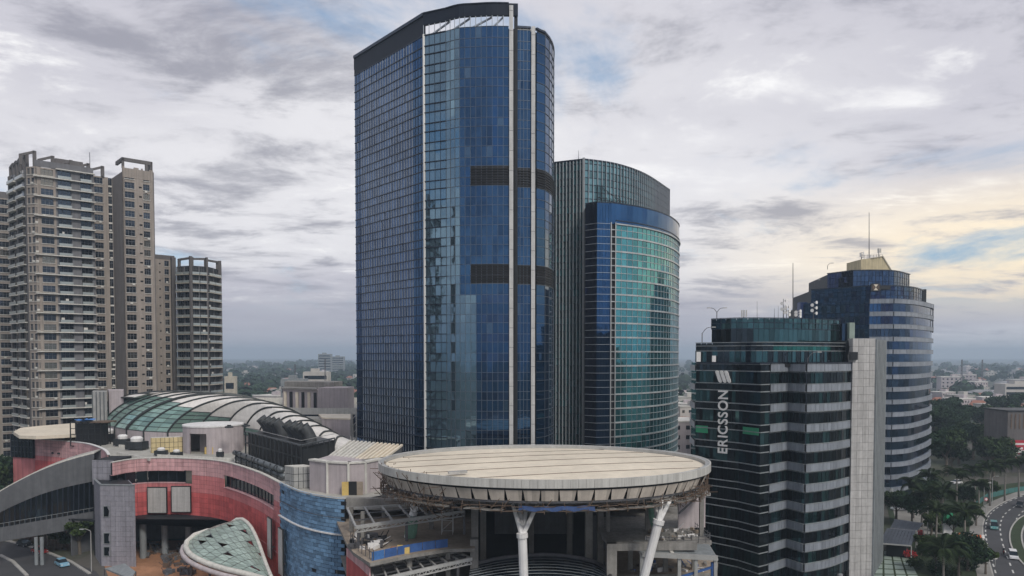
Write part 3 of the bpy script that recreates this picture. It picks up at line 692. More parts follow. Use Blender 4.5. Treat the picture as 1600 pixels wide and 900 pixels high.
roof_lamp(1120, 498, 481, 163, (-1, 1), 'two-armed curved lamp on the upper roof corner of the banded block')
roof_lamp(1097, 535, 511, 158, (1,), 'single-armed curved lamp on the lower roof corner of the banded block')
roof_lamp(1293, 421, 411, 252, (1,), 'small angled lamp on the top tier of the rounded blue tower')
roof_lamp(1272, 447, 437, 254, (1,), 'small angled lamp on the second tier of the rounded blue tower')
roof_lamp(1262, 574, 550, 149, (1,), 'curved lamp on the terrace edge of the banded block, before the green strip')
# ------------------------------------------------------------------ apartment towers
class Facade:
    """a wall of piers and spandrels with real openings, windows set back in them"""
    def __init__(s, root, wall, trim, fh, z0, nf): s.root, s.wall, s.trim, s.fh, s.z0, s.nf = root, wall, trim, fh, z0, nf; s.win = []; s.w = MB(); s.sp = MB(); s.led = MB()
    def run(s, p0, p1, ops, sill=.7, head=2.95, t=.7, top=None):
        p0, p1 = xy(p0), xy(p1); L = (p1 - p0).length; u = (p1 - p0) / L; n = nrm(u); u3 = Vector((u.x, u.y, 0)); n3 = Vector((n.x, n.y, 0))
        zt = s.z0 + s.fh * s.nf if top is None else top; o = Vector((p0.x, p0.y, 0)); prev = 0
        for a, b, kind in sorted(ops) + [(L, L, '')]:
            if a - prev > .02: s.w.obox(o + u3 * prev - n3 * t + Vector((0, 0, s.z0)), u3 * (a - prev), n3 * t, (0, 0, zt - s.z0))
            prev = b
            if not kind: continue
            for k in range(s.nf):
                z = s.z0 + k * s.fh; q = o + u3 * a + Vector((0, 0, z))
                if kind == 'balcony':
                    s.sp.obox(q - n3 * t, u3 * (b - a), n3 * (t + .9), (0, 0, .28), 1)
                    s.win.append((q - n3 * (t - .1) + Vector((0, 0, .28)), u3, n3, b - a, s.fh - .3, 3)); s.led.obox(q + n3 * .8 + Vector((0, 0, .35)), u3 * (b - a), n3 * .05, (0, 0, .85))
                elif kind == 'dark':
                    s.sp.obox(q - n3 * t, u3 * (b - a), n3 * (t - .3), (0, 0, .6), 1); s.win.append((q - n3 * (t - .08) + Vector((0, 0, .6)), u3, n3, b - a, s.fh - .6, 2))
                elif kind == 'vent':
                    s.sp.obox(q - n3 * t, u3 * (b - a), n3 * t, (0, 0, 1.3)); s.sp.obox(q - n3 * t + Vector((0, 0, 1.9)), u3 * (b - a), n3 * t, (0, 0, s.fh - 1.9)); s.sp.obox(q - n3 * t + Vector((0, 0, 1.3)), u3 * (b - a), n3 * .1, (0, 0, .6), 2)
                else:
                    s.sp.obox(q - n3 * t, u3 * (b - a), n3 * t, (0, 0, sill - .18)); s.sp.obox(q - n3 * t + Vector((0, 0, head)), u3 * (b - a), n3 * t, (0, 0, s.fh - head))
                    s.sp.obox(q - n3 * t + Vector((0, 0, sill - .18)) - u3 * .1, u3 * (b - a + .2), n3 * (t + .25), (0, 0, .18), 1)
                    s.win.append((q - n3 * .32 + Vector((0, 0, sill)), u3, n3, b - a, head - sill, 3 if kind == 'window' else 2))
        if top: pass
    def finish(s):
        s.w.build('wall', s.wall, s.root); stuff(s.sp.build('spandrels', [s.wall, s.trim, M['dark']], s.root))
        if s.led.v: stuff(s.led.build('balcony_rails', M['rail'], s.root))
        ac = MB(); rr = random.Random(len(s.win))
        for q, u, n, w, h, parts in s.win:
            if rr.random() < .22: ac.obox(q + u * rr.uniform(.1, max(w - .9, .2)) + n * .35 + Vector((0, 0, -.75 if parts == 3 and h < 2.6 else .1)), u * .85, n * .35, (0, 0, .6))
            if rr.random() < .10 and h > 2.6: ac.obox(q + u * rr.uniform(.1, w * .5) + n * .75 + Vector((0, 0, .9)), u * rr.uniform(.5, 1.6), n * .06, (0, 0, .8))
        if ac.v: stuff(ac.build('air_conditioners', M['slab'], s.root))
        cache = {}; s.win.sort(key=lambda w: -w[0].z); rest = MB(); restf = MB()
        for k, (q, u, n, w, h, parts) in enumerate(s.win):
            def geo(mg, mf, q, u, n):
                mg.obox(q - n * .05, u * w, n * .05, (0, 0, h))
                f = .10
                for i in range(parts + 1): mf.obox(q + u * (i * (w - f) / parts), u * f, n * .10, (0, 0, h))
                mf.obox(q + Vector((0, 0, h * .62)), u * w, n * .07, (0, 0, .08))
            if k < 300:
                key = (round(w, 3), round(h, 3), parts)
                if key not in cache:
                    a, b = MB(), MB(); geo(a, b, Vector((0, 0, 0)), Vector((1, 0, 0)), Vector((0, -1, 0))); cache[key] = (a.mesh('window', M['glass_win']), b.mesh('window_frame', M['apt_grey']))
                rz = math.atan2(u.y, u.x); o = put('window', cache[key][0], s.root, q, (0, 0, rz))
                f = bpy.data.objects.new('window_frame', cache[key][1]); C.objects.link(f); f.parent = o; ORG[f.name] = ORG[s.root.name]
            else: geo(rest, restf, q, u, n)
        if rest.v: stuff(rest.build('windows', M['glass_win'], s.root)); stuff(restf.build('window_frames', M['apt_grey'], s.root))
def on_line(px, p, u):
    s = (px - 800) / FOC; p = xy(p); u = xy(u); return (p.x - s * p.y) / (s * u.y - u.x)
def portal(root, p, u, z, h, L, m, w=.9, drop=1.8):     # sloping frame: tall post, short post, raking beam
    p = Vector((p[0], p[1], z)); v = Vector((u[0], u[1], 0)).normalized(); b = p - v * L
    mb = MB(); mb.box(p, (1.1, w, h), math.atan2(v.y, v.x)); mb.box(b, (.9, w, h - drop), math.atan2(v.y, v.x)); mb.bar(p + Vector((0, 0, h - .35)), b + Vector((0, 0, h - drop - .35)), w, .8)
    mb.build('roof_portal', m, root)

def apartment_big():
    K = xy(V2(57, 263, 400)); u = Vector((.745, .667)); n = nrm(u); ul = Vector((-.75, .66))
    FH, nf = 3.45, 33; z0 = 1.0; zt = z0 + FH * nf
    root = thing('apartment_tower', 'tallest beige apartment tower with balconies and portal frames along its roof', 'apartment building', (K.x, K.y + 15, 0))
    F = Facade(root, M['apt'], M['slab'], FH, z0, nf); tp = lambda px: on_line(px, K, u)
    bay = tp(152); e2 = tp(182)
    F.run(K, K + u * bay, [(tp(59), tp(63), 'w'), (tp(70), tp(89.5), 'window')] , top=zt + .5) if False else None
    F.run(K, K + u * tp(93), [(tp(59.5), tp(64), 'w'), (tp(70), tp(89.5), 'window')])
    F2 = Facade(root, M['apt_grey'], M['slab'], FH, z0, nf); q0 = K + u * tp(93); q1 = K + u * bay
    F2.run(q0, q1, [(tp(96) - tp(93), tp(117) - tp(93), 'balcony'), (tp(131) - tp(93), tp(148) - tp(93), 'balcony')])
    F.run(K + u * bay - n * 1.0, K + u * tp(170) - n * 1.0, [(.4, tp(167) - bay, 'window')]); F.run(K + u * tp(170) - n * 1.0, K + u * e2 - n * 1.0, [(1.2, e2 - tp(170) - .1, 'dark')])
    # ledges across the front, one storey in two reaches round the corner
    for k in range(nf + 1):
        z = z0 + k * FH; a = K + u * (tp(93) if k % 2 else -.6) + n * .05; b = K + u * (bay + .3); d = b - a
        MB().obox((a.x, a.y, z - .1), (d.x, d.y, 0), (n.x * 1.1, n.y * 1.1, 0), (0, 0, .32)).build('floor_ledge', M['slab'], root)
    # chamfer with windows, then the balcony flank
    L1 = K + Vector((-.97, .24)) * 3.7; FC = Facade(root, M['apt'], M['slab'], FH, z0, nf)
    FC.run(L1, K, [(.35, 1.55, 'w'), (2.1, 3.3, 'w')])
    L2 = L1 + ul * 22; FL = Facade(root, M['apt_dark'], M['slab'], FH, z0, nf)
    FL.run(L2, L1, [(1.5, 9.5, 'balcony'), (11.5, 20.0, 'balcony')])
    # right wing stands well forward
    B0 = K + u * e2; B1 = B0 + n * 13.1; B2 = B1 + u * 10.4; FW = Facade(root, M['apt'], M['slab'], FH, z0 + .3, nf)
    tq = lambda px: on_line(px, B1, u)
    FW.run(B1, B2, [(tq(199.8), tq(215), 'window'), (tq(222), tq(226.5), 'vent'), (tq(228.5), tq(238.5), 'window')], top=zt + 2)
    FA = Facade(root, M['apt_shaded'], M['slab'], FH, z0, nf); FA.run(B0 - n * 2, B1, [])  # wing side: darker copy of the wall colour, shade painted in
    MB().obox((B1.x - n.x * .7, B1.y - n.y * .7, zt - 2), (u.x * 10.4, u.y * 10.4, 0), (n.x * .75, n.y * .75, 0), (0, 0, 3.4)).build('parapet', M['apt'], root)
    for f in (F, F2, FC, FL, FW, FA): f.finish()
    # bodies behind the facades
    bk = xy((K.x + 6, K.y + 50))
    MB().prism([L2 + xy((.6, .3)), L1 + xy((.4, .7)), K - n * .75, K + u * bay - n * .75, K + u * bay - n * 1.75, B0 - n * 1.75, B0 - n * 30], 0, zt, top=1).build('body', [M['dark'], M['roofgrey']], root)
    MB().prism([B0 - n * 1.8 + u * .75, B1 + u * .75 - n * .75, B2 - n * .75 - u * .02, B2 - n * 28, B0 - n * 28], 0, zt, top=1).build('body', [M['dark'], M['roofgrey']], root)
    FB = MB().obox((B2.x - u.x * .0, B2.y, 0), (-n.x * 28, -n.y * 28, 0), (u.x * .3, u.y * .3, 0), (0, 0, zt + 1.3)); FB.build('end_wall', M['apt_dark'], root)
    # roof: parapet wall and portals
    for px, h in ((62, 5.6), (90, 4.8), (118, 4.3), (145, 4.1), (167, 3.9)):
        p = K + u * tp(px) - n * .9; portal(root, p, u, zt, h, 4.2, M['apt_dark'])
    for t, h in ((2, 4.0), (6, 3.6), (10, 3.4), (14, 3.2), (18, 3.0)):
        p = L1 + ul * t; nn = nrm(-ul); portal(root, p - nn * .9, -ul, zt, h + 1.5, 3.4, M['apt_dark'], drop=.8)
    MB().obox((K.x - n.x * .3, K.y - n.y * .3, zt + .25), (u.x * bay, u.y * bay, 0), (-n.x * .4, -n.y * .4, 0), (0, 0, 2.2)).build('parapet', M['apt_grey'], root)
    pc = K + u * 12 - n * 9; MB().box((pc.x, pc.y, zt), (9, 6, 5.4), math.atan2(u.y, u.x)).build('lift_house', M['apt_dark'], root)
    # frame over the right wing with an open slot
    a, b = B1 - n * .4, B2 - n * .4; fr = MB()
    for t in (0.0, 7.9, 9.6): fr.obox((B1.x + u.x * t - n.x * .4, B1.y + u.y * t - n.y * .4, zt + 1.4), (u.x * .8, u.y * .8, 0), (-n.x * .8, -n.y * .8, 0), (0, 0, 2.6))
    fr.obox((a.x, a.y, zt + 3.9), ((b - a).x, (b - a).y, 0), (-n.x * .8, -n.y * .8, 0), (0, 0, 1.3)); fr.obox((a.x, a.y, zt + 3.9), (u.x * .8, u.y * .8, 0), (-n.x * 9, -n.y * 9, 0), (0, 0, 1.3)); fr.obox((b.x, b.y, zt + 1.4), (-u.x * .4, -u.y * .4, 0), (-n.x * 6, -n.y * 6, 0), (0, 0, 3.8))
    fr.build('roof_frame', M['apt_dark'], root)
    p = P(140.5, 258, 290); MB().tube([(p.x, p.y, zt), (p.x, p.y, P(140.5, 238, 290).z)], .12, 5).build('mast', M['steel'], root)
apartment_big()

def apartment_left():
    E = xy(V2(20, 306, 450)); u = Vector((.80, .60)); n = nrm(u); FH, nf, z0 = 3.45, 32, 2.0; S = E - u * 40
    root = thing('apartment_tower', 'beige apartment tower cut by the left edge of the photo', 'apartment building', (E.x - 10, E.y, 0)); F = Facade(root, M['apt'], M['slab'], FH, z0, nf)
    L = 40; F.run(S, E, [(L - 4.6, L - .9, 'window'), (L - 14, L - 10, 'window'), (L - 20, L - 17, 'w')]); F.finish(); zt = z0 + FH * nf
    MB().prism([S - n * .75, E - n * .75, E - n * 20, S - n * 20], 0, zt + .6, top=1).build('body', [M['dark'], M['roofgrey']], root)
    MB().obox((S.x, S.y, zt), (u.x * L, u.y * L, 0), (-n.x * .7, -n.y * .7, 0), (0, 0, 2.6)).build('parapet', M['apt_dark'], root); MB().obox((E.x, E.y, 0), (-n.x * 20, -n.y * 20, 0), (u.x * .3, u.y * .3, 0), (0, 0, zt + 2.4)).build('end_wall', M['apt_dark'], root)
apartment_left()

def apartment_slab():
    A = xy(V2(240, 306, 520)); u = Vector((.745, .667)); n = nrm(u); tp = lambda px: on_line(px, A, u); FH, nf, z0 = 3.5, 24, 4.0; E = A + u * tp(275.5)
    root = thing('apartment_tower', 'lower narrow beige apartment block wedged between the tallest tower and the rounded balcony block', 'apartment building', (A.x + 3, A.y + 5, 0)); F = Facade(root, M['apt'], M['slab'], FH, z0, nf)
    F.run(A - u * 3, E, [(tp(251) + 3, tp(253.5) + 3, 'vent'), (tp(259.5) + 3, tp(266.5) + 3, 'w')]); F.finish(); zt = z0 + FH * nf
    MB().prism([A - u * 3 - n * .75, E - n * .75, E - n * 16, A - u * 3 - n * 16], 0, zt, top=1).build('body', [M['dark'], M['roofgrey']], root)
    MB().obox((A.x - u.x * 3, A.y - u.y * 3, zt), (u.x * (tp(275.5) + 3), u.y * (tp(275.5) + 3), 0), (-n.x * .7, -n.y * .7, 0), (0, 0, 1.8)).build('parapet', M['apt_dark'], root)
    MB().obox((E.x, E.y, 0), (n.x * 1.6, n.y * 1.6, 0), (-u.x * 1.7, -u.y * 1.7, 0), (0, 0, zt + 1)).build('column', M['apt_dark'], root)
apartment_slab()

def apartment_round():
    a = xy(V2(277, 306, 520)); b = xy(V2(300, 303, 520)); c = xy(V2(325, 307, 520)); d = xy(V2(345, 318, 520)); FH, nf, z0 = 3.5, 23, 4.0; zt = z0 + FH * nf
    root = thing('apartment_tower', 'rounded grey apartment block with dark balcony bays beside the glass-roofed mall', 'apartment building', (b.x, b.y + 8, 0)); F = Facade(root, M['apt_grey'], M['apt_cream'], FH, z0, nf)
    for p, q in ((a, b), (b, c), (c, d)):
        L = (q - p).length; F.run(p, q, [(.35, L * .5 - .15, 'balcony'), (L * .5 + .15, L - .35, 'balcony')])
        MB().box((q.x, q.y - .3, 0), (.7, 1.2, zt + (4 if q is not a else 0)), math.atan2((q - p).y, (q - p).x)).build('column', M['apt_dark'], root)
        u = (q - p).normalized(); n = nrm(u); portal(root, p + u * L * .95 - n * .8, u, zt, 3.8, L * .85, M['apt_dark'], drop=.4)
    F.finish(); MB().prism([p + xy((0, .75)) for p in (a, b, c)] + [d + xy((-.6, .75)), xy((d.x - 11, 340)), xy((a.x - 12, 340))], 0, zt + .3, top=1).build('body', [M['dark'], M['roofgrey']], root)
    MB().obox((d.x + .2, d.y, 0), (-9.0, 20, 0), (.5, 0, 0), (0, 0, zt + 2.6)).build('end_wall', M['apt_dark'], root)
apartment_round()
# ------------------------------------------------------------------ the mall
RZ = 22.8                                                  # roof level
def mall():
    top = [Pz(px, py, RZ) for px, py in ((176, 723), (205, 718), (240, 716), (300, 717), (350, 722), (400, 737), (437, 755))]
    topb = [Pz(px, py, RZ) for px, py in ((437, 755), (464, 767), (491, 774), (520, 778.5), (538, 780))]
    W = [xy(p) for p in catmull(top, 8)]; Wb = [xy(p) for p in catmull(topb, 8)]
    root = thing('shopping_mall', 'sprawling mall with curved pink and red tiled facade and flat roof', 'mall', (-60, 190, 0))
    NC = 30; cols = resample(W, NC); pxs = [800 + FOC * c.x / c.y for c in cols]
    def strip_at(i): return pxs[i] < 288 or 340 < pxs[i] < 421
    qs = []
    for zs, mi in (([19.9, 20.87, 21.83, 22.8], 0),): qs += pane_quads(cols, zs, mi, gap=.028, thick=.2)
    qs += pane_quads(cols, [16.7, 17.77, 18.83, 19.9], lambda i, k, z: None if strip_at(i) else (0 if k == 2 else 1), gap=.028, thick=.2)
    qs += pane_quads(cols, [14.6, 15.65, 16.7], 1, gap=.028, thick=.2)
    qs += pane_quads(cols, [8.6, 9.8, 11.0, 12.2, 13.4, 14.6], 2, gap=.028, thick=.2)
    rc = [i for i in range(NC) if pxs[i] > 384]; qs += pane_quads(cols[rc[0]:], [1.0, 2.2, 3.5, 4.8, 6.1, 7.35, 8.6], 2, gap=.028, thick=.2)
    emit_panes(root, qs, [M['pink'], M['rose'], M['red']], 'facade_panel', 300, 'facade_panels')
    MB().strip(cols, 8.6, 16.7, -.5, -.15).strip(cols, 19.9, 22.75, -.5, -.15).build('backing_wall', M['dark'], root)
    MB().strip([c for c, p in zip(cols, pxs) if p > 380], 0, 8.6, -.6, -.12).build('backing_wall', M['dark'], root)
    # recessed ribbon windows
    for lo, hi in ((0, 288), (340, 421)):
        cc = [c for c, p in zip(cols, pxs) if lo < p < hi + 8]; MB().strip(cc, 16.7, 19.9, -.95, -.8).build('ribbon_glass', M['glass_black'], root)
        fins(root, cc[::1], col_normals(cc), 16.7, 19.9, .10, .12, M['mull_dark'], 'ribbon_mullion', out=-.8); MB().strip(cc, 19.75, 19.88, -.9, .1).build('ribbon_head', M['pink'], root); MB().strip(cc, 16.72, 16.85, -.9, .12).build('ribbon_sill', M['pink'], root)
    MB().strip([c for c, p in zip(cols, pxs) if 287 < p < 342], 16.7, 19.9, -.9, -.15).build('backing_wall', M['dark'], root)
    MB().strip(cols, RZ, RZ + .18, -.6, .15).build('coping', M['slab'], root); MB().strip(cols, 8.35, 8.58, -3.5, .05).build('soffit_edge', M['rose'], root)
    # open ground storey behind pillars
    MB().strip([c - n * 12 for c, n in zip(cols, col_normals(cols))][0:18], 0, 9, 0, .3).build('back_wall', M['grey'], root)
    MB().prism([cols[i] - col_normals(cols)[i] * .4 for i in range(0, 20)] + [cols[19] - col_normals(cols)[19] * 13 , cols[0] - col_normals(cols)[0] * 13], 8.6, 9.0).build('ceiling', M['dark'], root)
    for px, py in ((258, 868), (295, 866), (224, 872)): p = Pz(px, py, 0); MB().tube([p, (p.x, p.y, 8.6)], .75, 12).build('pillar', M['granite_side'], root)
    # the blue tiled drum, courses of tiles laid in running bond
    L = sum((b - a).length for a, b in zip(Wb, Wb[1:])); tw = 1.36; th = .68; nn = int(L / tw); z = 0.6; r = 0; qs = []
    while z < RZ - .2:
        off = .5 if r % 2 else 0; pts = resample(Wb, nn * 2); idx = list(range(r % 2, nn * 2 - 1, 2))
        for i in idx:
            if i + 2 > nn * 2 - RN.choice((0, 0, 1, 2)) + (0): 
                if RN.random() < .6: continue
            if RN.random() < .008: continue
            qs += pane_quads([pts[i], pts[min(i + 2, nn * 2)]], [z, z + th], 0, gap=.04, out=RN.uniform(0, .10), tilt=.012, thick=.2)
        z += th; r += 1
    emit_panes(root, qs, [M['bluetile']], 'wall_tile', 300, 'wall_tiles')
    MB().strip(Wb, 0, RZ - .05, -.5, -.1).build('backing_wall', M['dark'], root)
    for z in (16.4, 5.2): MB().strip(resample(Wb, 16)[(0 if z > 10 else 4):], z, z + .22, -.1, .4).build('ledge', M['white'], root)
    MB().strip(Wb, 19.4, 19.5, -.1, .12).build('joint_line', M['grey'], root); MB().strip(Wb, RZ, RZ + .16, -.5, .1).build('coping', M['slab'], root)
    wl = Wb[len(Wb) // 8]; 
    # far wing: pink parapet curling in, red below, glazed corner under a pale rounded canopy
    far = [xy(Pz(px, py, 23.4)) for px, py in ((54, 686), (95, 689), (132, 693), (150, 698), (163, 704), (168, 711))]
    fc = resample(catmull(far, 6), 14); q2 = pane_quads(fc, [18.6, 19.6, 20.55, 21.5, 22.45, 23.4], 0, gap=.028, thick=.2) + pane_quads(fc, [12, 13.3, 14.6, 15.9, 17.2, 18.6], lambda i, k, z: 2 if k < 4 else 1, gap=.028, thick=.2) + pane_quads(fc, [0, 3, 6, 9, 12], 2, thick=.2)
    emit_panes(root, q2, [M['pink'], M['rose'], M['red']], 'facade_panel', 120, 'facade_panels')
    MB().strip(fc, 0, 23.3, -.5, -.15).build('backing_wall', M['dark'], root); MB().strip(fc, 23.4, 23.6, -.6, .1).build('coping', M['white'], root)
    for px, py in ((80, 709), (84.5, 709.4), (89, 709.8), (111, 712.3), (118, 713.2), (126, 714.2)):
        s = (px - 800) / FOC; a = min(range(14), key=lambda i: abs(fc[i].x / fc[i].y - s)); c = fc[a] + nrm(fc[a + 1] - fc[a]) * .06; z = P(px, py, c.y).z; MB().box((s * c.y, c.y - .1, z), (.7, .2, .5), .1).build('vent_slot', M['dark'], root)
    fl = [xy(Pz(px, py, 23.4)) for px, py in ((20, 684), (54, 686))]; MB().strip(fl, 0, 17.8, -.4, .1).build('rose_wall', M['rose'], root)
    MB().strip([fl[0] - xy((0, .6)), fl[1] - xy((0, .6))], 17.8, 24.6, -.3, .0).build('corner_glass', M['glass_black'], root)
    fins(root, resample(fl, 6), [nrm(fl[1] - fl[0])] * 7, 17.8, 24.6, .15, .75, M['mull_dark'], 'corner_mullion'); transoms(root, fl, [19.4, 21, 22.6], .12, .7, M['mull_dark'])
    cp = [Pz(px, py, 25.2) for px, py in ((21, 676), (30, 682), (56, 683), (100, 681), (150, 678), (150, 664), (120, 662), (60, 667), (32, 670))]
    MB().prism([(p.x, p.y) for p in cp], 24.6, 25.5).build('corner_canopy', M['cream'], root)
    # roof deck
    deck = [c - n * .5 for c, n in zip(cols, col_normals(cols))] + [c - n * .45 for c, n in zip(resample(Wb, 10), col_normals(resample(Wb, 10)))][1:]
    deck = deck + [xy((-27, 131)), xy((-24, 134)), xy((-20.5, 153)), xy((-40, 178)), xy((-34, 200)), xy((-60, 250)), xy((-150, 250)), xy(fl[0]) + xy((1, .8)), xy(fl[1]) + xy((0, .8))] + [c - n * .5 for c, n in zip(fc, col_normals(fc))][1:]
    MB().prism(deck, RZ - 1.2, RZ - .5, mi=1, top=0).build('roof_deck', [M['roofgrey'], M['dark']], root)
    # low walls and kerb lines scattered on the deck
    return root, cols, pxs, Wb
MALL, MCOLS, MPX, MWB = mall()

def billboards():
    for k, (px0, px1, py0, py1) in enumerate(((230, 260.5, 761, 802.5), (267.5, 298, 759.5, 801))):
        i = min(range(len(MCOLS)), key=lambda i: abs(MPX[i] - (px0 + px1) / 2)); c = MCOLS[i]; Y = c.y - 1.1
        a, b = P(px0, py1, Y), P(px1, py0, Y); root = thing('billboard', ('left' if k == 0 else 'right') + ' of two blank white billboards on the red mall facade', 'billboard', (a.x, Y, a.z), 'blank billboards on the red facade')
        MB().obox((a.x, Y, a.z), (b.x - a.x, 0, 0), (0, .35, 0), (0, 0, b.z - a.z)).build('frame', M['black'], root); MB().obox((a.x + .22, Y - .06, a.z + .22), (b.x - a.x - .44, 0, 0), (0, .3, 0), (0, 0, b.z - a.z - .44)).build('face', M['granite'], root)
        for t in (.15, .85): MB().obox((a.x + (b.x - a.x) * t, Y + .3, a.z + 1), (.15, 0, 0), (0, 1.4, 0), (0, 0, .2)).build('bracket', M['steel'], root)
    for k, (px, z0, z1) in enumerate(((427.5, 7.0, 15.2), (437, 5.4, 14.6))):
        i = min(range(len(MCOLS)), key=lambda i: abs(MPX[i] - px)); c = MCOLS[i] if px < 432 else MWB[3]; n = nrm(MCOLS[-1] - MCOLS[-3]) if px < 432 else nrm(MWB[4] - MWB[2]); u = Vector((-n.y, n.x))
        n3 = Vector((n.x, n.y, 0)); u3 = Vector((u.x, u.y, 0)); o = Vector((c.x, c.y, z0)) + n3 * .7 - u3 * 1.4
        root = thing('billboard', ('upper left' if k == 0 else 'lower right') + ' of two tall narrow blank boards beside the blue tiles', 'billboard', o, 'tall blank boards beside the blue tiles')
        MB().obox(o, u3 * 2.8, n3 * .3, (0, 0, z1 - z0)).build('frame', M['black'], root); MB().obox(o + u3 * .15 + n3 * .05 + Vector((0, 0, .15)), u3 * 2.5, n3 * .3, (0, 0, z1 - z0 - .3)).build('face', M['granite'], root)
        MB().obox(o + u3 * 1.2 - n3 * 1.0 + Vector((0, 0, 2)), u3 * .3, n3 * 1.05, (0, 0, .3)).build('bracket', M['steel'], root)
billboards()

# glass vault over the atrium
def vault():
    Fp = [(148, 652), (168, 664), (200, 671), (250, 675), (300, 675), (350, 676), (400, 682), (450, 694), (500, 702), (548, 712)]
    base = 27.0
    Fr = [Pz(px, py, base - i * .25) for i, (px, py) in enumerate(Fp)]
    Cp = [(205, 622, 40), (232, 615, 40), (268, 611.5, 39.7), (310, 613.5, 38.8), (350, 618, 37.6), (395, 627, 36.0), (435, 641, 33.6), (475, 658, 31.0), (512, 676, 28.0), (548, 692, 25.5)]
    Cr = []
    for i, (px, py, z) in enumerate(Cp):
        d = _dir(px, py); Y = [222, 222, 221, 217, 212, 205, 198, 190, 183, 177][i]; Cr.append(P(px, py, Y))
    NR = 19; f = resample(catmull(Fr, 8), NR - 1); c = resample(catmull(Cr, 8), NR - 1)
    root = thing('glass_vault', 'fish-shaped vaulted mall roof with dark ribs, green glass low down and white panels above', 'roof', (f[9].x, f[9].y, base - 4.5))
    NS = 12; grid = []
    for a, b in zip(f, c):
        back = b * 2 - a; back.z = a.z; back = b + Vector(((b.x - a.x) * .9, abs(b.y - a.y) * .6 + 10, a.z - b.z)); row = []
        for k in range(NS + 1):
            t = k / NS; th = t * math.pi / 2; row.append(Vector((a.x + (b.x - a.x) * (1 - math.cos(th)) ** 1.0 if False else a.x + (b.x - a.x) * (t * .45 + (1 - math.cos(th)) * .55), a.y + (b.y - a.y) * (t * .45 + (1 - math.cos(th)) * .55), a.z + (b.z - a.z) * math.sin(th))))
        for k in range(1, 7):
            t = k / 6; row.append(Vector((b.x + (back.x - b.x) * t, b.y + (back.y - b.y) * t, b.z + (back.z - b.z) * t * t)))
        grid.append(row)
    NT = len(grid[0]) - 1; lim = [NS + 1, 8, 8, 8, 8, 8, 7, 6, 5, 4, 3, 2, 0, 0, 0, 0, 0, 0, 0]
    # every bay between two ribs: glass below, white sheet above; the glass is laid pane by pane
    for i in range(NR - 1):
        g = []; lm = lim[i] if i else 8
        for k in range(min(lm, NS)):
            for h in range(2):
                A = grid[i][k].lerp(grid[i + 1][k], h / 2); B = grid[i][k].lerp(grid[i + 1][k], (h + 1) / 2); Cc = grid[i][k + 1].lerp(grid[i + 1][k + 1], (h + 1) / 2); D = grid[i][k + 1].lerp(grid[i + 1][k + 1], h / 2)
                cen = (A + B + Cc + D) / 4; q = [cen + (p - cen) * .965 for p in (A, B, Cc, D)]; n = (B - A).cross(D - A).normalized()
                _m = MB(); _pane(_m, (q, n * .08, 0)); _m.build('glass_pane', M['glass_shade'], root)
        if lm < NT:
            mb = MB()
            for k in range(lm, NT): mb.poly([grid[i][k], grid[i + 1][k], grid[i + 1][k + 1], grid[i][k + 1]])
            mb.build('roof_sheet', M['vaultwhite'], root, smooth=True)
        if lm:
            for k in range(0, min(lm, NS) + 1): MB().bar(grid[i][k], grid[i + 1][k], .16).build('purlin', M['rib'], root)
    for i in range(NR):
        MB().tube([p + Vector((0, 0, .12)) for p in grid[i]], .55 if i == 6 else .28, 6).build('arch_rib', M['rib'], root)
    low = MB()
    for a, b in zip(f, f[1:]):
        d = (b - a); n = nrm(xy(d)); low.obox((a.x, a.y, RZ - .6), (d.x, d.y, 0), (-n.x * .5, -n.y * .5, 0), (0, 0, max(a.z - RZ + .5, .3)))
    low.build('base_wall', M['mauve'], root)
    for a in f[::1]: MB().box((a.x, a.y - .15, RZ - .6), (.35, .35, max(a.z - RZ + .7, .3))).build('post', M['rib'], root)
vault()

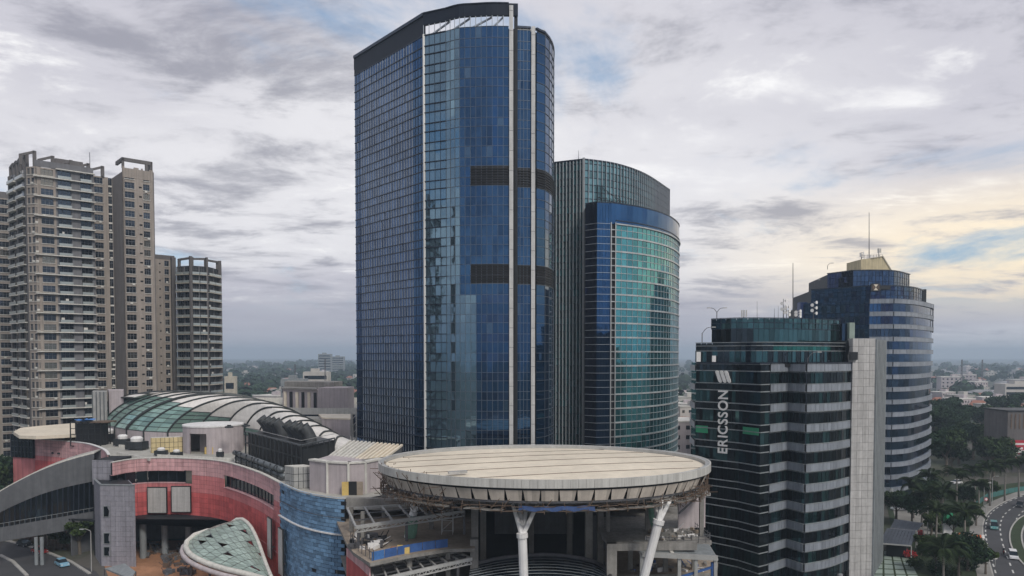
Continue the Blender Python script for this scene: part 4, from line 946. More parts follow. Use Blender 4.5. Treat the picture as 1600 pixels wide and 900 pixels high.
# footbridge coming in from the left with its arched grey roof
def footbridge():
    Yl, Yr = 163, 182; x0, x1 = P(-40, 800, Yl - 2).x, P(147, 800, Yr - 4).x
    def at(t, py_l, py_r, off=0):
        Y = Yl + (Yr - 4 - Yl) * t; px = -20 + 167 * t; py = py_l + (py_r - py_l) * t; p = P(px, py, Y); return p
    root = thing('footbridge', 'grey enclosed footbridge with arched roof and dark glass crossing the street', 'bridge', P(40, 845, 168))
    N = 20; tb = [i / N for i in range(N + 1)]
    W = Vector((-2.2, 7.0, 0))
    topl = [at(t, 780, 712) + Vector((0, 0, 1.6 * math.sin(math.pi * t * .9))) for t in tb]; und = [at(t, 811, 752) + Vector((0, 0, 1.3 * math.sin(math.pi * t))) for t in tb]
    bt = [at(t, 828, 799) for t in tb]; bb = [at(t, 850, 822) for t in tb]
    fa = MB(); rf = MB(); gl = MB(); be = MB(); sf = MB()
    for i in range(N):
        fa.poly([und[i], und[i + 1], topl[i + 1], topl[i]]); rf.poly([topl[i], topl[i + 1], topl[i + 1] + W, topl[i] + W])
        rf.poly([und[i] + W, und[i + 1] + W, topl[i + 1] + W, topl[i] + W]); fa.poly([und[i], und[i + 1], und[i + 1] + Vector((0, .5, 0)), und[i] + Vector((0, .5, 0))])
        be.poly([bb[i], bb[i + 1], bt[i + 1], bt[i]]); be.poly([bb[i], bb[i + 1], bb[i + 1] + W, bb[i] + W]); be.poly([bt[i], bt[i + 1], bt[i + 1] + W, bt[i] + W]); be.poly([bb[i] + W, bb[i + 1] + W, bt[i + 1] + W, bt[i] + W])
    fa.build('roof_fascia', M['grey'], root); rf.build('roof_shell', M['grey'], root); be.build('deck_beam', M['grey'], root)
    # roof in two pale strips with a dark gutter between
    sl = MB().poly([p for p in topl] + [p + W for p in reversed(topl)]) if False else None
    r1 = MB(); r2 = MB(); r3 = MB()
    for i in range(N):
        a, b = topl[i], topl[i + 1]; up = Vector((0, 0, .12))
        r1.obox(a + W * .02 + up * .2, b - a, W * .30, up * 2); r2.obox(a + W * .33 + up * .1, b - a, W * .07, up * .5); r3.obox(a + W * .41 + up * .2, b - a, W * .57, up * 2.4)
    r1.build('roof_strip', M['slab'], root); r2.build('gutter', M['black'], root); r3.build('roof_strip', M['roofgrey'], root)
    G = Vector((0, .45, 0))
    for i in range(N):
        c = [bt[i] + G, bt[i + 1] + G, und[i + 1] + G, und[i] + G]; _m = MB(); _pane(_m, (c, Vector((0, -.08, 0)), 0)); _m.build('glass_panel', M['glass_black'], root)
        MB().bar(bt[i] + G * .8, und[i] + G * .8, .22).build('mullion', M['mull_dark'], root)
    hr = MB()
    for i in range(N): hr.bar(bt[i] + Vector((0, .1, .9)), bt[i + 1] + Vector((0, .1, .9)), .1)
    hr.build('hand_rail', M['granite_side'], root)
    for i in range(0, N + 1, 1): MB().bar(bt[i] + Vector((0, .1, 0)), bt[i] + Vector((0, .1, .9)), .06).build('baluster', M['granite_side'], root)
    bk = MB()
    for i in range(N): bk.poly([bt[i] + W * .8, bt[i + 1] + W * .8, und[i + 1] + W * .8, und[i] + W * .8])
    bk.build('inner_wall', M['dark'], root)
    for px, py in ((44, 903), (53, 901)):
        p = P(px, py, 164); z = bb[8].z; MB().tube([(p.x, p.y + 3, 0), (p.x, p.y + 3, z + .4)], .4, 10).build('pier', M['granite_side'], root)
footbridge()

def stair_tower():
    Yf = 166.0; a = P(157, 800, Yf); b = P(213, 800, Yf); zt = P(200, 758, Yf).z; rz = 0.04
    root = thing('stair_tower', 'grey stone stair tower with three small square windows at the footbridge end', 'tower', ((a.x + b.x) / 2, Yf + 4, 0))
    c = [xy((a.x, Yf)), xy((b.x, Yf - .6))]; left = [xy((a.x - 5.6, Yf + 7.4)), xy((a.x, Yf))]; right = [xy((b.x, Yf - .6)), xy((b.x - 5.4, Yf + 7.2))]
    MB().prism([c[0] + xy((.1, .2)), c[1] + xy((-.1, .2)), right[1], left[0] + xy((.2, 0))], 0, zt - .1).build('core', M['dark'], root)
    wins = [(115, 787, 5.2), ]
    W = [(163, 172, 791, 807), (163.5, 172.5, 833, 849), (163.5, 172.5, 854.5, 868)]
    zr = frange(0, zt, 1.15) + [zt]; cc = resample(c, 7)
    qs = pane_quads(cc, zr, 0, gap=.02, thick=.2, tilt=.005) + pane_quads(resample(left, 6), zr, 0, gap=.028, thick=.2) + pane_quads(resample(right, 6), zr, 0, gap=.028, thick=.2)
    emit_panes(root, qs, [M['stone']], 'stone_slab', 300, 'stone_slabs')
    for p0, p1, y0, y1 in W:
        p = P(p0, y1, Yf); q = P(p1, y0, Yf); wd, hg = q.x - p.x, q.z - p.z; w = MB().obox((p.x, Yf - .14, p.z), (wd, 0, 0), (0, .1, 0), (0, 0, hg)).build('window', M['glass_black'], root)
        for o, a, c_ in (((p.x - .12, Yf - .3, p.z - .12), wd + .24, .12), ((p.x - .12, Yf - .3, q.z), wd + .24, .12), ((p.x - .12, Yf - .3, p.z), .12, hg), ((q.x, Yf - .3, p.z), .12, hg)): MB().obox(o, (a, 0, 0), (0, .28, 0), (0, 0, c_)).build('window_frame', M['granite_side'], w)
    MB().strip(c, zt, zt + .2, -.4, .12).strip(left, zt, zt + .2, -.4, .12).build('coping', M['granite_side'], root)
    # taller back part carrying the bridge roof
    p = P(145, 740, 175); q = P(179, 740, 175); zz = P(160, 719, 175).z
    MB().prism([(p.x, 175), (q.x, 174.4), (q.x, 183), (p.x, 183)], 0, zz - .05).build('upper_core', M['dark'], root); qs = pane_quads(resample([xy((p.x - .1, 174.9)), xy((q.x + .1, 174.3))], 4), frange(zt - 1.5, zz, 1.4) + [zz], 0, gap=.028, thick=.2)
    emit_panes(root, qs, [M['stone']], 'stone_slab', 60)
    # lean-to roof at its foot
    s = [Pz(163, 888, 3.2), Pz(205, 905, 3.2), Pz(212, 893, 4.2), Pz(195, 880, 4.2)]; MB().poly(s).poly([v - Vector((0, 0, .25)) for v in reversed(s)]).build('lean_to_roof', M['granite_side'], root)
    for v in s: MB().tube([(v.x, v.y, 0), (v.x, v.y, v.z)], .12, 6).build('lean_to_post', M['steel'], root)
stair_tower()

# leaf-shaped glass canopy over the entrance
def leaf_canopy():
    Lp = [(345, 829, 159), (316, 832, 157), (297, 842, 155), (290, 854, 151.5), (297, 867, 147), (318, 879, 143.5), (350, 890, 141), (385, 898, 139), (424, 909, 136.5)]
    Rp = [(347, 827, 160), (362, 818, 159.3), (374, 811, 158), (386, 817, 155.5), (395, 829, 153), (404, 849, 149), (412, 872, 144.5), (420, 893, 140), (427, 909, 136)]
    NU, NV = 14, 10; Lc = resample(catmull([P(*p) for p in Lp], 8), NU); Rc = resample(catmull([P(*p) for p in Rp], 8), NU)
    root = thing('leaf_canopy', 'leaf-shaped glass entrance canopy with pale rim and triangular panes', 'canopy', (Lc[7].x, Lc[7].y, 0))
    g = [[Lc[i].lerp(Rc[i], j / NV) + Vector((0, 0, 1.1 * math.sin(math.pi * j / NV) * math.sin(math.pi * min(i / NU, 1)))) for j in range(NV + 1)] for i in range(NU + 1)]
    for i in range(NU):
        for j in range(NV):
            A, B, Cc, D = g[i][j], g[i + 1][j], g[i + 1][j + 1], g[i][j + 1]
            for tri in ((A, B, Cc), (A, Cc, D)):
                if RN.random() < .05: continue
                cen = (tri[0] + tri[1] + tri[2]) / 3; q = [cen + (p - cen) * .89 for p in tri]; n = (q[1] - q[0]).cross(q[2] - q[0])
                if n.length < 1e-4: continue
                n.normalize(); n = n if n.z > 0 else -n; mb = MB(); mb.poly(q); dn = [p - n * .06 for p in q]; mb.poly(dn[::-1])
                for a in range(3): b = (a + 1) % 3; mb.poly([q[a], dn[a], dn[b], q[b]])
                mb.build('glass_triangle', M['glass_leaf'], root)
    fr = MB()
    for i in range(NU + 1):
        for j in range(NV):
            fr.bar(g[i][j] - Vector((0, 0, .1)), g[i][j + 1] - Vector((0, 0, .1)), .12)
    for j in range(NV + 1):
        for i in range(NU): fr.bar(g[i][j] - Vector((0, 0, .1)), g[i + 1][j] - Vector((0, 0, .1)), .12)
    stuff(fr.build('lattice', M['steel'], root))
    for path, rr in ((Lc, .55), (Rc, .38)):
        MB().tube([p + Vector((0, 0, .15)) for p in path], rr, 8).build('rim', M['slab'], root, smooth=True)
    MB().tube([p + Vector((-.5, -.6, -.75)) for p in Lc[1:]], .5, 8).build('lower_rim', M['mauve'], root, smooth=True)
    for i in (5, 8, 11): p = Lc[i]; MB().tube([(p.x + .6, p.y + .3, 0), (p.x + .6, p.y + .3, p.z)], .25, 8).build('prop', M['steel'], root)
    b = Rc[6]; MB().tube([(b.x, b.y, 0), b], .3, 8).build('prop', M['steel'], root)
leaf_canopy()
# ------------------------------------------------------------------ round canopy on tree columns
def disc_canopy():
    cx, cy, zt, a, b = X(850, 118), 118.0, 31.2, 26.3, 19.4
    root = thing('disc_canopy', 'huge round cream-roofed canopy on branching white columns above the building site', 'canopy', (cx, cy, 0))
    def ring(k, z, n=150, da=0, off=0): return [Vector((cx + (a * k + da) * math.cos(2 * math.pi * (i + off) / n), cy + (b * k + da) * math.sin(2 * math.pi * (i + off) / n), z)) for i in range(n)]
    N = 150
    r0 = ring(1, zt); rf = ring(.972, zt - .05); ri = ring(.972, zt - .75)
    dk = MB(); top = ring(.97, zt - .55); mid = ring(.5, zt - .35, N); c = Vector((cx, cy, zt - .28))
    for i in range(N): j = (i + 1) % N; dk.poly([top[i], top[j], mid[j], mid[i]]); dk.poly([mid[i], mid[j], c])
    dk.build('roof_sheet', M['cream'], root, smooth=True)
    up = MB(); m2 = ring(.985, zt + .02)
    for i in range(N): j = (i + 1) % N; up.poly([r0[i], r0[j], rf[j], rf[i]]); up.poly([rf[i], rf[j], ri[j], ri[i]])
    up.build('rim_cap', M['steel_light'], root)
    g = .012
    for i in range(N):                                       # fascia sheets one by one
        p, q = ring(1, 0, N, .1, g)[i] if False else r0[i], r0[(i + 1) % N]; d = q - p; p2, q2 = p + d * .012, q - d * .012
        n = Vector((d.y, -d.x, 0)).normalized()
        MB().obox(Vector((p2.x, p2.y, zt - 1.15)) - n * .1, (q2 - p2), n * .22, (0, 0, 1.2)).build('fascia_panel', M['rim'], root)
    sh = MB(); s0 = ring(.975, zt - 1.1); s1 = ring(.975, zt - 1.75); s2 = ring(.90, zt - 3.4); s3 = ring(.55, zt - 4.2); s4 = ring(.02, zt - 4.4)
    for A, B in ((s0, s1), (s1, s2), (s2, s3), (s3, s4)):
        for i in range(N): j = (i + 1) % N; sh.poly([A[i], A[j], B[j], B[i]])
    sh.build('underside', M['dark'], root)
    # soffit panels: trapezoids hung on the frame with triangular gaps between
    n = 66; oa = ring(.985, zt - 1.5, n * 4); ob = ring(.958, zt - 3.05, n * 4)
    for i in range(n):
        k = i * 4; nn = n * 4; full = RN.random() < .3
        if RN.random() < .04: continue
        A = [oa[(k) % nn].lerp(oa[(k + 1) % nn], .1), oa[(k + 1) % nn], oa[(k + 2) % nn], oa[(k + 3) % nn], oa[(k + 4) % nn].lerp(oa[(k + 3) % nn], .1)]
        e = .12 if full else .42
        B = [ob[k % nn].lerp(ob[(k + 1) % nn], e), ob[(k + 1) % nn], ob[(k + 2) % nn], ob[(k + 3) % nn], ob[(k + 4) % nn].lerp(ob[(k + 3) % nn], e)]
        mb = MB()
        for x in range(4): mb.poly([A[x], A[x + 1], B[x + 1], B[x]])
        mb.build('soffit_panel', M['soffit'], root)
    lo = ring(.94, zt - 3.2, 60); hi = ring(.965, zt - 2.95, 60)
    rr = MB()
    for i in range(60): j = (i + 1) % 60; rr.bar(lo[i], lo[j], .5, .35)
    rr.build('ring_beam', M['steel'], root)
    # roof seams run from side to side, a little askew
    ang = rad(16); ux = Vector((math.cos(ang), math.sin(ang), 0)); vx = Vector((-math.sin(ang), math.cos(ang), 0))
    for off in (-11.5, -5.0, 1.2, 7.2, 12.5):
        pts = []
        for s in frange(-27, 27, .75):
            p = Vector((cx, cy, 0)) + ux * s + vx * off; e = math.hypot((p.x - cx) / a, (p.y - cy) / b)
            if e < .955:
                z = zt - .55 + .20 * (1 - (max(e - .5, 0) / .47)) if e > .5 else zt - .35 + .07 * (1 - e / .5); pts.append(Vector((p.x, p.y, z)))
        mb = MB()
        for p, q in zip(pts, pts[1:]): mb.bar(p, q, .2, .1)
        mb.build('roof_seam', M['rust'], root)
    for px, py in ((708, 738), (722, 737)): p = Pz(px, py, zt); MB().box((p.x, p.y, zt - .2), (1.4, .7, .35), .3).build('roof_hatch', M['steel_light'], root)
    # branching columns
    def column(base, knot, tips, m, r=.62, name='tree_column'):
        mb = MB(); base, knot = Vector(base), Vector(knot); d = (knot - base).normalized()
        mb.tube([base, knot - d * .2, knot], [r, r, r * 1.02], 12); mb.tube([knot - d * .35, knot + d * .25], r * 1.28, 12)
        col = mb.build(name, m, root, smooth=False)
        for t in tips: MB().tube([knot - d * .1, Vector(t)], [r * .62, r * .42], 8).build('branch', m, col)
    k = P(816, 836, 101); column((P(826, 1100, 101).x, 101, 0), k, [P(801, 788, 104), P(812, 786, 106), P(823, 787, 106), P(840, 788, 104)], M['white'])
    k = P(1029, 815, 104); column((P(960, 1050, 104).x, 104, 0), k, [P(1047, 782, 106), P(1037, 783, 108), P(1022, 783, 109), P(1034, 781, 105)], M['white'], .66)
    k = P(646, 802, 117); column((P(636, 852, 117).x, 117, 18.8), k, [P(641, 782, 117), P(657, 784, 117), P(650, 780, 119)], M['white'], .5)
    # green netting wrapped round the rear column
    a0, a1 = P(639, 850, 116.9), P(646, 806, 116.9); pts = [a0.lerp(a1, t) for t in (0, .15, .4, .65, .9, 1)]; MB().tube(pts, [.3, .75, 1.0, .95, .8, .65], 10).build('green_wrap', M['greenwrap'], root)
    k2 = P(1022, 806, 119); MB().tube([P(1025, 838, 119), k2, P(1018, 786, 119)], [.4, .9, .5], 10).build('green_wrap', M['greenwrap'], root)
disc_canopy()

def scaffolding():
    cx, cy, a, b = X(850, 118), 118.0, 26.3, 19.4
    root = thing('scaffolding', 'ring of steel scaffold tubes and planks hung under the rim of the round canopy', 'scaffold', (cx, cy, 26.6))
    def pt(t, k, z): return Vector((cx + a * k * math.cos(t), cy + b * k * math.sin(t), z))
    tb = MB(); pl = MB(); n = 110
    for i in range(n):
        t0, t1 = 2 * math.pi * i / n, 2 * math.pi * (i + 1) / n
        if RN.random() < .85: pl.bar(pt(t0, .955, 26.8), pt(t1, .955, 26.8 + RN.uniform(-.1, .1)), .9, .12)
        for k, z in ((.99, 27.5), (.995, 26.9), (.925, 27.4), (.90, 26.6)):
            if RN.random() < .8: tb.bar(pt(t0, k, z + RN.uniform(-.12, .12)), pt(t1, k, z + RN.uniform(-.12, .12)), .09)
        if i % 2 == 0: tb.bar(pt(t0, .99, 26.5), pt(t0 + RN.uniform(-.02, .02), .985, 28.0), .09); tb.bar(pt(t0, .90, 26.8), pt(t0, .93, 28.6), .09); tb.bar(pt(t0, .89, 27.1), pt(t0, 1.0, 27.15), .09)
        if RN.random() < .25: tb.bar(pt(t0, .99, 27.1), pt(t1, .95, 28.9), .07)
    for _ in range(420):                                     # denser tangle on the left flank
        t = RN.uniform(2.75, 4.1); k = RN.uniform(.8, 1.0); z = RN.uniform(25.6, 30.0) - (1 - k) * 6; p = pt(t, k, z); q = p + RN.choice((Vector((0, 0, RN.uniform(1, 2.4))), Vector((RN.uniform(-2.5, 2.5), RN.uniform(-1, 1), RN.uniform(-.3, .3))), Vector((RN.uniform(-1.6, 1.6), 0, 1.5)))); tb.bar(p, q, .085)
    for _ in range(160):
        t = RN.uniform(5.6, 6.6); k = RN.uniform(.85, 1.0); z = RN.uniform(26.0, 29.0) - (1 - k) * 6; p = pt(t, k, z); tb.bar(p, p + RN.choice((Vector((0, 0, 1.6)), Vector((RN.uniform(-2, 2), RN.uniform(-1, 1), 0)))), .085)
    stuff(tb.build('scaffold_tubes', M['rust'], root)); stuff(pl.build('planks', M['concrete'], root))
    for t0, t1, z in ((4.55, 4.95, 27.0), (6.16, 6.26, 27.0)):
        mb = MB(); K = 14
        for i in range(K):
            u, v = t0 + (t1 - t0) * i / K, t0 + (t1 - t0) * (i + 1) / K; d0, d1 = .3 * math.sin(i * 1.7), .3 * math.sin(i * 1.7 + 1.7); mb.poly([pt(u, 1.0, z + d0 * .5), pt(v, 1.0, z + d1 * .5), pt(v, .985, z + .55 + d1 * .2), pt(u, .985, z + .55 + d0 * .2)])
        mb.build('blue_sheet', M['deepblue'], root)
    # one tall tower scaffold inside the site
    p = P(690, 850, 119); tw = MB()
    for dx in (0, 1.8):
        for dy in (0, 1.5): tw.bar((p.x + dx, p.y + dy, 18.8), (p.x + dx, p.y + dy, 27.2), .1)
    for i in range(5):
        z = 19.4 + i * 1.7; tw.bar((p.x, p.y, z), (p.x + 1.8, p.y, z), .08); tw.bar((p.x, p.y, z), (p.x + 1.8, p.y, z + 1.7), .07); tw.bar((p.x, p.y, z), (p.x, p.y + 1.5, z), .08)
    tw.build('tower_frame', M['steel_light'], root)
scaffolding()

# ------------------------------------------------------------------ building site beneath
def site_building():
    root = thing('concrete_building', 'unfinished concrete terraces with dark open floors beneath the round canopy', 'building', (0, 125, 0))
    S = 18.8
    lt = [xy(Pz(px, py, S)) for px, py in ((541, 848), (552, 863), (578, 880), (640, 867), (700, 857.5), (742, 857))]
    lp = lt + [xy((X(742, 140), 140)), xy((-31, 140)), xy((-31, 129))]
    MB().prism(lp, S - .5, S, mi=1, top=0).build('floor_slab', [M['dust'], M['concrete']], root)
    for z in (12.8, 7.0): MB().prism([p + xy((0, 1)) for p in lt] + [xy((X(742, 140), 140)), xy((-31, 140)), xy((-31, 131))], z - .4, z, mi=1, top=0).build('floor_slab', [M['concrete'], M['concrete']], root)
    # right terrace
    rt = [xy(Pz(px, py, S)) for px, py in ((955, 851), (1030, 851), (1108, 849), (1112, 845), (1088, 828), (1060, 818))]; rp = rt + [xy((X(1060, 144), 144)), xy((X(930, 144), 144)), xy((X(942, 118), 118))]
    MB().prism(rp, S - .55, S, mi=1, top=0).build('floor_slab', [M['concrete'], M['concrete']], root)
    r2 = [xy(Pz(px, py, 13.0)) for px, py in ((955, 900), (1120, 895), (1122, 880))] + [xy((X(1075, 140), 140)), xy((X(930, 140), 140))]
    MB().prism(r2, 12.5, 13.0, mi=1, top=0).build('floor_slab', [M['dust'], M['concrete']], root); MB().prism([p + xy((0, 2)) for p in r2[:3]] + r2[3:], 6.5, 7.0).build('floor_slab', M['concrete'], root)
    # rear wall and side walls of the pit
    MB().obox((-30, 146, 0), (62, 0, 0), (0, .6, 0), (0, 0, 22.0)).build('rear_wall', M['dark'], root)  # near-black colour stands in for the deep shade under the canopy
    MB().obox((-31, 128.7, 0), (.5, 0, 0), (0, 17, 0), (0, 0, 22)).build('side_wall', M['concrete'], root)
    MB().prism([(-30.5, 131), (18, 131), (31, 134), (31, 146), (-30.5, 146)], 21.3, 22.1, mi=0).build('roof_slab', M['concrete'], root)
    p = P(541, 787, 127.5); MB().obox((p.x - .3, 128.6, 20.9), (13, -1.5, 0), (0, 1.2, 0), (0, 0, 2.0)).build('edge_beam', M['concrete'], root)
    # interior partitions, the gloom painted in by a darker grey
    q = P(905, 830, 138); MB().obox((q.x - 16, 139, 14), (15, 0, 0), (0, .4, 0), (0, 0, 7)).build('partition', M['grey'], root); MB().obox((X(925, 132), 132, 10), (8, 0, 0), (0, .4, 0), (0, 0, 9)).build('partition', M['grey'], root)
    for px, Y, z0, z1, r in ((674, 123, S, 27.4, .35), (742, 117, 0, 27, .55), (755, 126, 0, 25, .5), (920, 122, 0, 26, .6), (938, 124, 0, 26, .5), (1012, 122, S, 26.5, .4), (950, 121, S, 26.5, .3), (567, 117, S, 23, .3), (549, 121, S, 23, .3), (1096, 118, S, 25.6, .32), (890, 136, 0, 24, .5), (830, 138, 0, 24, .5), (700, 132, S, 24, .4), (600, 132, S, 24, .35), (640, 108.5, 6, S - .5, .35), (700, 112, 6, S - .5, .35), (1040, 118, 6, S - .5, .35), (985, 119, 6, S - .5, .35), (1085, 119, 6, S - .5, .35)):
        p = P(px, 820, Y); MB().box((p.x, Y, z0), (r * 2, r * 2, z1 - z0)).build('column', M['concrete'], root)
    # corner pier of the left terrace, portal frame at the right
    p = P(741, 870, 112); MB().box((p.x, 112.5, 0), (1.2, 1.6, S + 1.0)).build('corner_pier', M['concrete'], root)
    a = P(950, 848, 109); MB().box((a.x + .5, 109, 9), (1.5, 1.5, a.z - 9)).build('portal_post', M['concrete'], root); MB().obox((a.x - .2, 108.4, a.z - 1.1), (13.5, .5, 0), (0, 1.2, 0), (0, 0, 1.1)).build('portal_beam', M['concrete'], root)
    # red clad return wall left of the terrace
    cc = [Pz(px, py, 16.5) for px, py in ((541, 868), (560, 884), (577, 900))]; c2 = [xy(p) for p in cc]; qs = pane_quads(resample(c2, 5), [6, 8, 10, 12, 14, 16.4, 17.7], lambda i, k, z: 1 if k == 5 else 0, gap=.02, thick=.2)
    emit_panes(root, qs, [M['red'], M['pink']], 'facade_panel', 60)
    # rear concrete wall band, roof of a lift core at right
    b = P(1070, 790, 117); MB().obox((X(1040, 118), 118, 25.2), (7.6, .6, 0), (0, 3, 0), (0, 0, .45)).build('edge_beam', M['steel_light'], root)
    MB().obox((X(1062, 123), 123, S), (4.8, 1, 0), (0, .4, 0), (0, 0, 6)).build('partition', M['mauve'], root)
    MB().bar((X(1062, 117.5), 117.5, 22.5), (X(1092, 117.5), 117.5, 25.3), .25).build('brace', M['steel'], root)
site_building()

def hoarding():
    S = 18.8; pts = [Pz(px, py, S) for px, py in ((580, 878), (600, 873.5), (620, 869), (640, 865), (660, 861.5), (680, 858.5), (700, 856))]
    t = thing('site_hoarding', 'blue sheet hoarding along the front edge of the left terrace', 'hoarding', pts[3])
    for i, (a, b) in enumerate(zip(pts, pts[1:])):
        m = M['orange'] if False else (M['bluepl'] if i != 0 else M['tarp']); MB().obox(a + Vector((0, .5, 0)), (b - a) * .96, (0, .08, 0), (0, 0, 1.25)).build('sheet', m, t)
    t2 = thing('crate_stack', 'ochre crates stacked behind the blue hoarding on the terrace', 'crate', Pz(615, 862, S)); p = Pz(615, 864, S)
    for k in range(3): MB().box((p.x + k * .95, p.y, S), (.85, .8, .9 + .2 * (k % 2)), .1 * k).build('crate', M['yellow'] if k else M['soil'], t2)
    rl = thing('guard_rail', 'thin steel guard rail along the edge of the right terrace', 'railing', Pz(1105, 848, S)); pp = [Pz(px, py, S) for px, py in ((1010, 850), (1050, 850), (1106, 848), (1110, 844), (1086, 827))]
    for z in (.5, 1.0):
        mb = MB()
        for a, b in zip(pp, pp[1:]): mb.bar(a + Vector((0, 0, z)), b + Vector((0, 0, z)), .07)
        mb.build('rail', M['steel'], rl)
    for p in resample(pp, 16): MB().bar(p, p + Vector((0, 0, 1.25)), .08).build('post', M['steel'], rl)
    l2 = thing('guard_rail', 'steel posts and rail at the blue tile end of the left terrace', 'railing', Pz(560, 866, S)); pp = [Pz(px, py, S) for px, py in ((543, 848), (553, 862), (578, 878))]
    for p in resample(pp, 8): MB().bar(p + Vector((.4, .5, 0)), p + Vector((.4, .5, 1.6)), .09).build('post', M['steel'], l2)
    mb = MB()
    for a, b in zip(pp, pp[1:]): mb.bar(a + Vector((.4, .5, 1.1)), b + Vector((.4, .5, 1.1)), .08)
    mb.build('rail', M['steel'], l2)
hoarding()

def debris(px0, px1, py0, py1, z, n, name, label, mats, cat='rubble', big=1.0):
    r = RN.random; t = thing(name, label, cat, Pz((px0 + px1) / 2, (py0 + py1) / 2, z)); mbs = [MB() for _ in mats]
    for _ in range(n):
        p = Pz(px0 + (px1 - px0) * r(), py0 + (py1 - py0) * r(), z); k = RN.randrange(len(mats)); s = (RN.uniform(.2, 1.6) * big, RN.uniform(.15, .5) * big, RN.uniform(.1, .7) * big); mbs[k].box(p, s, r() * 3.14)
        if r() < .3: mbs[k].bar(p, p + Vector((RN.uniform(-1.5, 1.5), RN.uniform(-.5, .5), RN.uniform(.3, 1.5))) * big, .1)
    for mb, m in zip(mbs, mats):
        if mb.v: stuff(mb.build('pieces', m, t))
debris(548, 600, 838, 858, 18.8, 36, 'site_clutter', 'dark site equipment and bundles at the left end of the terrace', [M['steel'], M['black'], M['white']], 'clutter', 1.2)
debris(1010, 1090, 828, 846, 18.8, 40, 'site_clutter', 'pale rubble and sheets strewn over the right terrace', [M['concrete'], M['white'], M['dust']], 'clutter', .9)
debris(985, 1110, 880, 893, 13.0, 40, 'site_clutter', 'building rubbish and pipes under the slatted awning', [M['concrete'], M['rust'], M['white'], M['bluepl']], 'clutter', 1.0)
debris(222, 345, 852, 872, 0.02, 130, 'rubble_heap', 'grey rubble heap under the red facade beside the brown soil', [M['concrete'], M['grey'], M['rust']], 'rubble', 1.6)
debris(258, 305, 872, 900, 0.02, 60, 'rubble_heap', 'dark rubble beneath the leaf-shaped canopy', [M['rust'], M['grey'], M['steel']], 'rubble', 1.5)

def pergola(label, fl, fr, bl, br, n, m, posts, z0, rows=2, slope=0.0):
    t = thing('steel_pergola', label, 'pergola', (fl.x, fl.y, z0))
    MB().bar(fl, fr, .35, .5).build('front_beam', m, t); MB().bar(bl, br, .3, .4).build('back_beam', m, t); MB().bar(fl, bl, .3, .4).build('end_beam', m, t); MB().bar(fr, br, .3, .4).build('end_beam', m, t)
    for i in range(1, n): MB().bar(fl.lerp(fr, i / n), bl.lerp(br, i / n), .26, .3).build('rafter', m, t)
    for k in range(1, rows + 1): MB().bar(fl.lerp(bl, k / (rows + 1)), fr.lerp(br, k / (rows + 1)), .18, .2).build('purlin', M['steel'], t)
    tt = MB()
    for i in range(n * 4): a = fl.lerp(fr, i / (n * 4)); b = fl.lerp(fr, (i + 1) / (n * 4)); tt.bar(a - Vector((0, .05, .15 if i % 2 else .7)), b - Vector((0, .05, .7 if i % 2 else .15)), .12)
    tt.bar(fl - Vector((0, 0, .75)), fr - Vector((0, 0, .75)), .2); stuff(tt.build('truss_web', m, t))
    for s in posts: p = fl.lerp(fr, s); MB().bar((p.x, p.y + .2, z0), (p.x, p.y + .2, p.z), .4).build('post', M['steel'], t)
pergola('upper steel pergola frame over the terrace next to the blue tiles', P(556, 824, 111), P(725, 799, 119), P(543, 795, 122), P(700, 785, 127), 6, M['steel_light'], (.02, .45, 1.0), 18.8)
pergola('lower white steel pergola frame projecting below the left terrace', P(584, 908, 103), P(737, 873, 111.5), P(578, 884, 109), P(715, 862, 115), 8, M['fin_white'], (.35, .6, .85), 0)

def awning():
    a, b, c, d = P(1003, 866, 107), P(1121, 872, 107), P(1106, 848, 114), P(990, 844, 114); t = thing('slatted_awning', 'grey slatted steel awning on posts below the right terrace', 'awning', (a.x, a.y, 0))
    for i in range(22): u, v = i / 22, (i + .72) / 22; q = [a.lerp(d, u), b.lerp(c, u), b.lerp(c, v), a.lerp(d, v)]; mb = MB(); _pane(mb, (q, Vector((0, 0, .12)), 0)); mb.build('slat', M['granite_side'], t)
    for i in range(6): MB().bar(a.lerp(b, i / 5) + Vector((0, 0, -.25)), d.lerp(c, i / 5) + Vector((0, 0, -.25)), .25).build('rafter', M['steel_light'], t)
    MB().bar(a, b, .4, .7).build('front_beam', M['steel_light'], t); MB().bar(a.lerp(b, .42) + Vector((0, 0, .12)), d.lerp(c, .42) + Vector((0, 0, .12)), .5, .1).build('walk_strip', M['slab'], t)
    for s in (.0, .5, .72, .98): p = a.lerp(b, s); MB().bar((p.x, p.y + .3, 0), (p.x, p.y + .3, p.z), .5).build('post', M['steel_light'], t)
    e = a.lerp(b, .95); MB().bar((e.x, e.y + .5, 13), (e.x, e.y + .5, 17.5), .45).bar((e.x - 5, e.y + .5, 15.2), (e.x, e.y + .5, 16.8), .3).build('blue_brace', M['bluepl'], t)
awning()

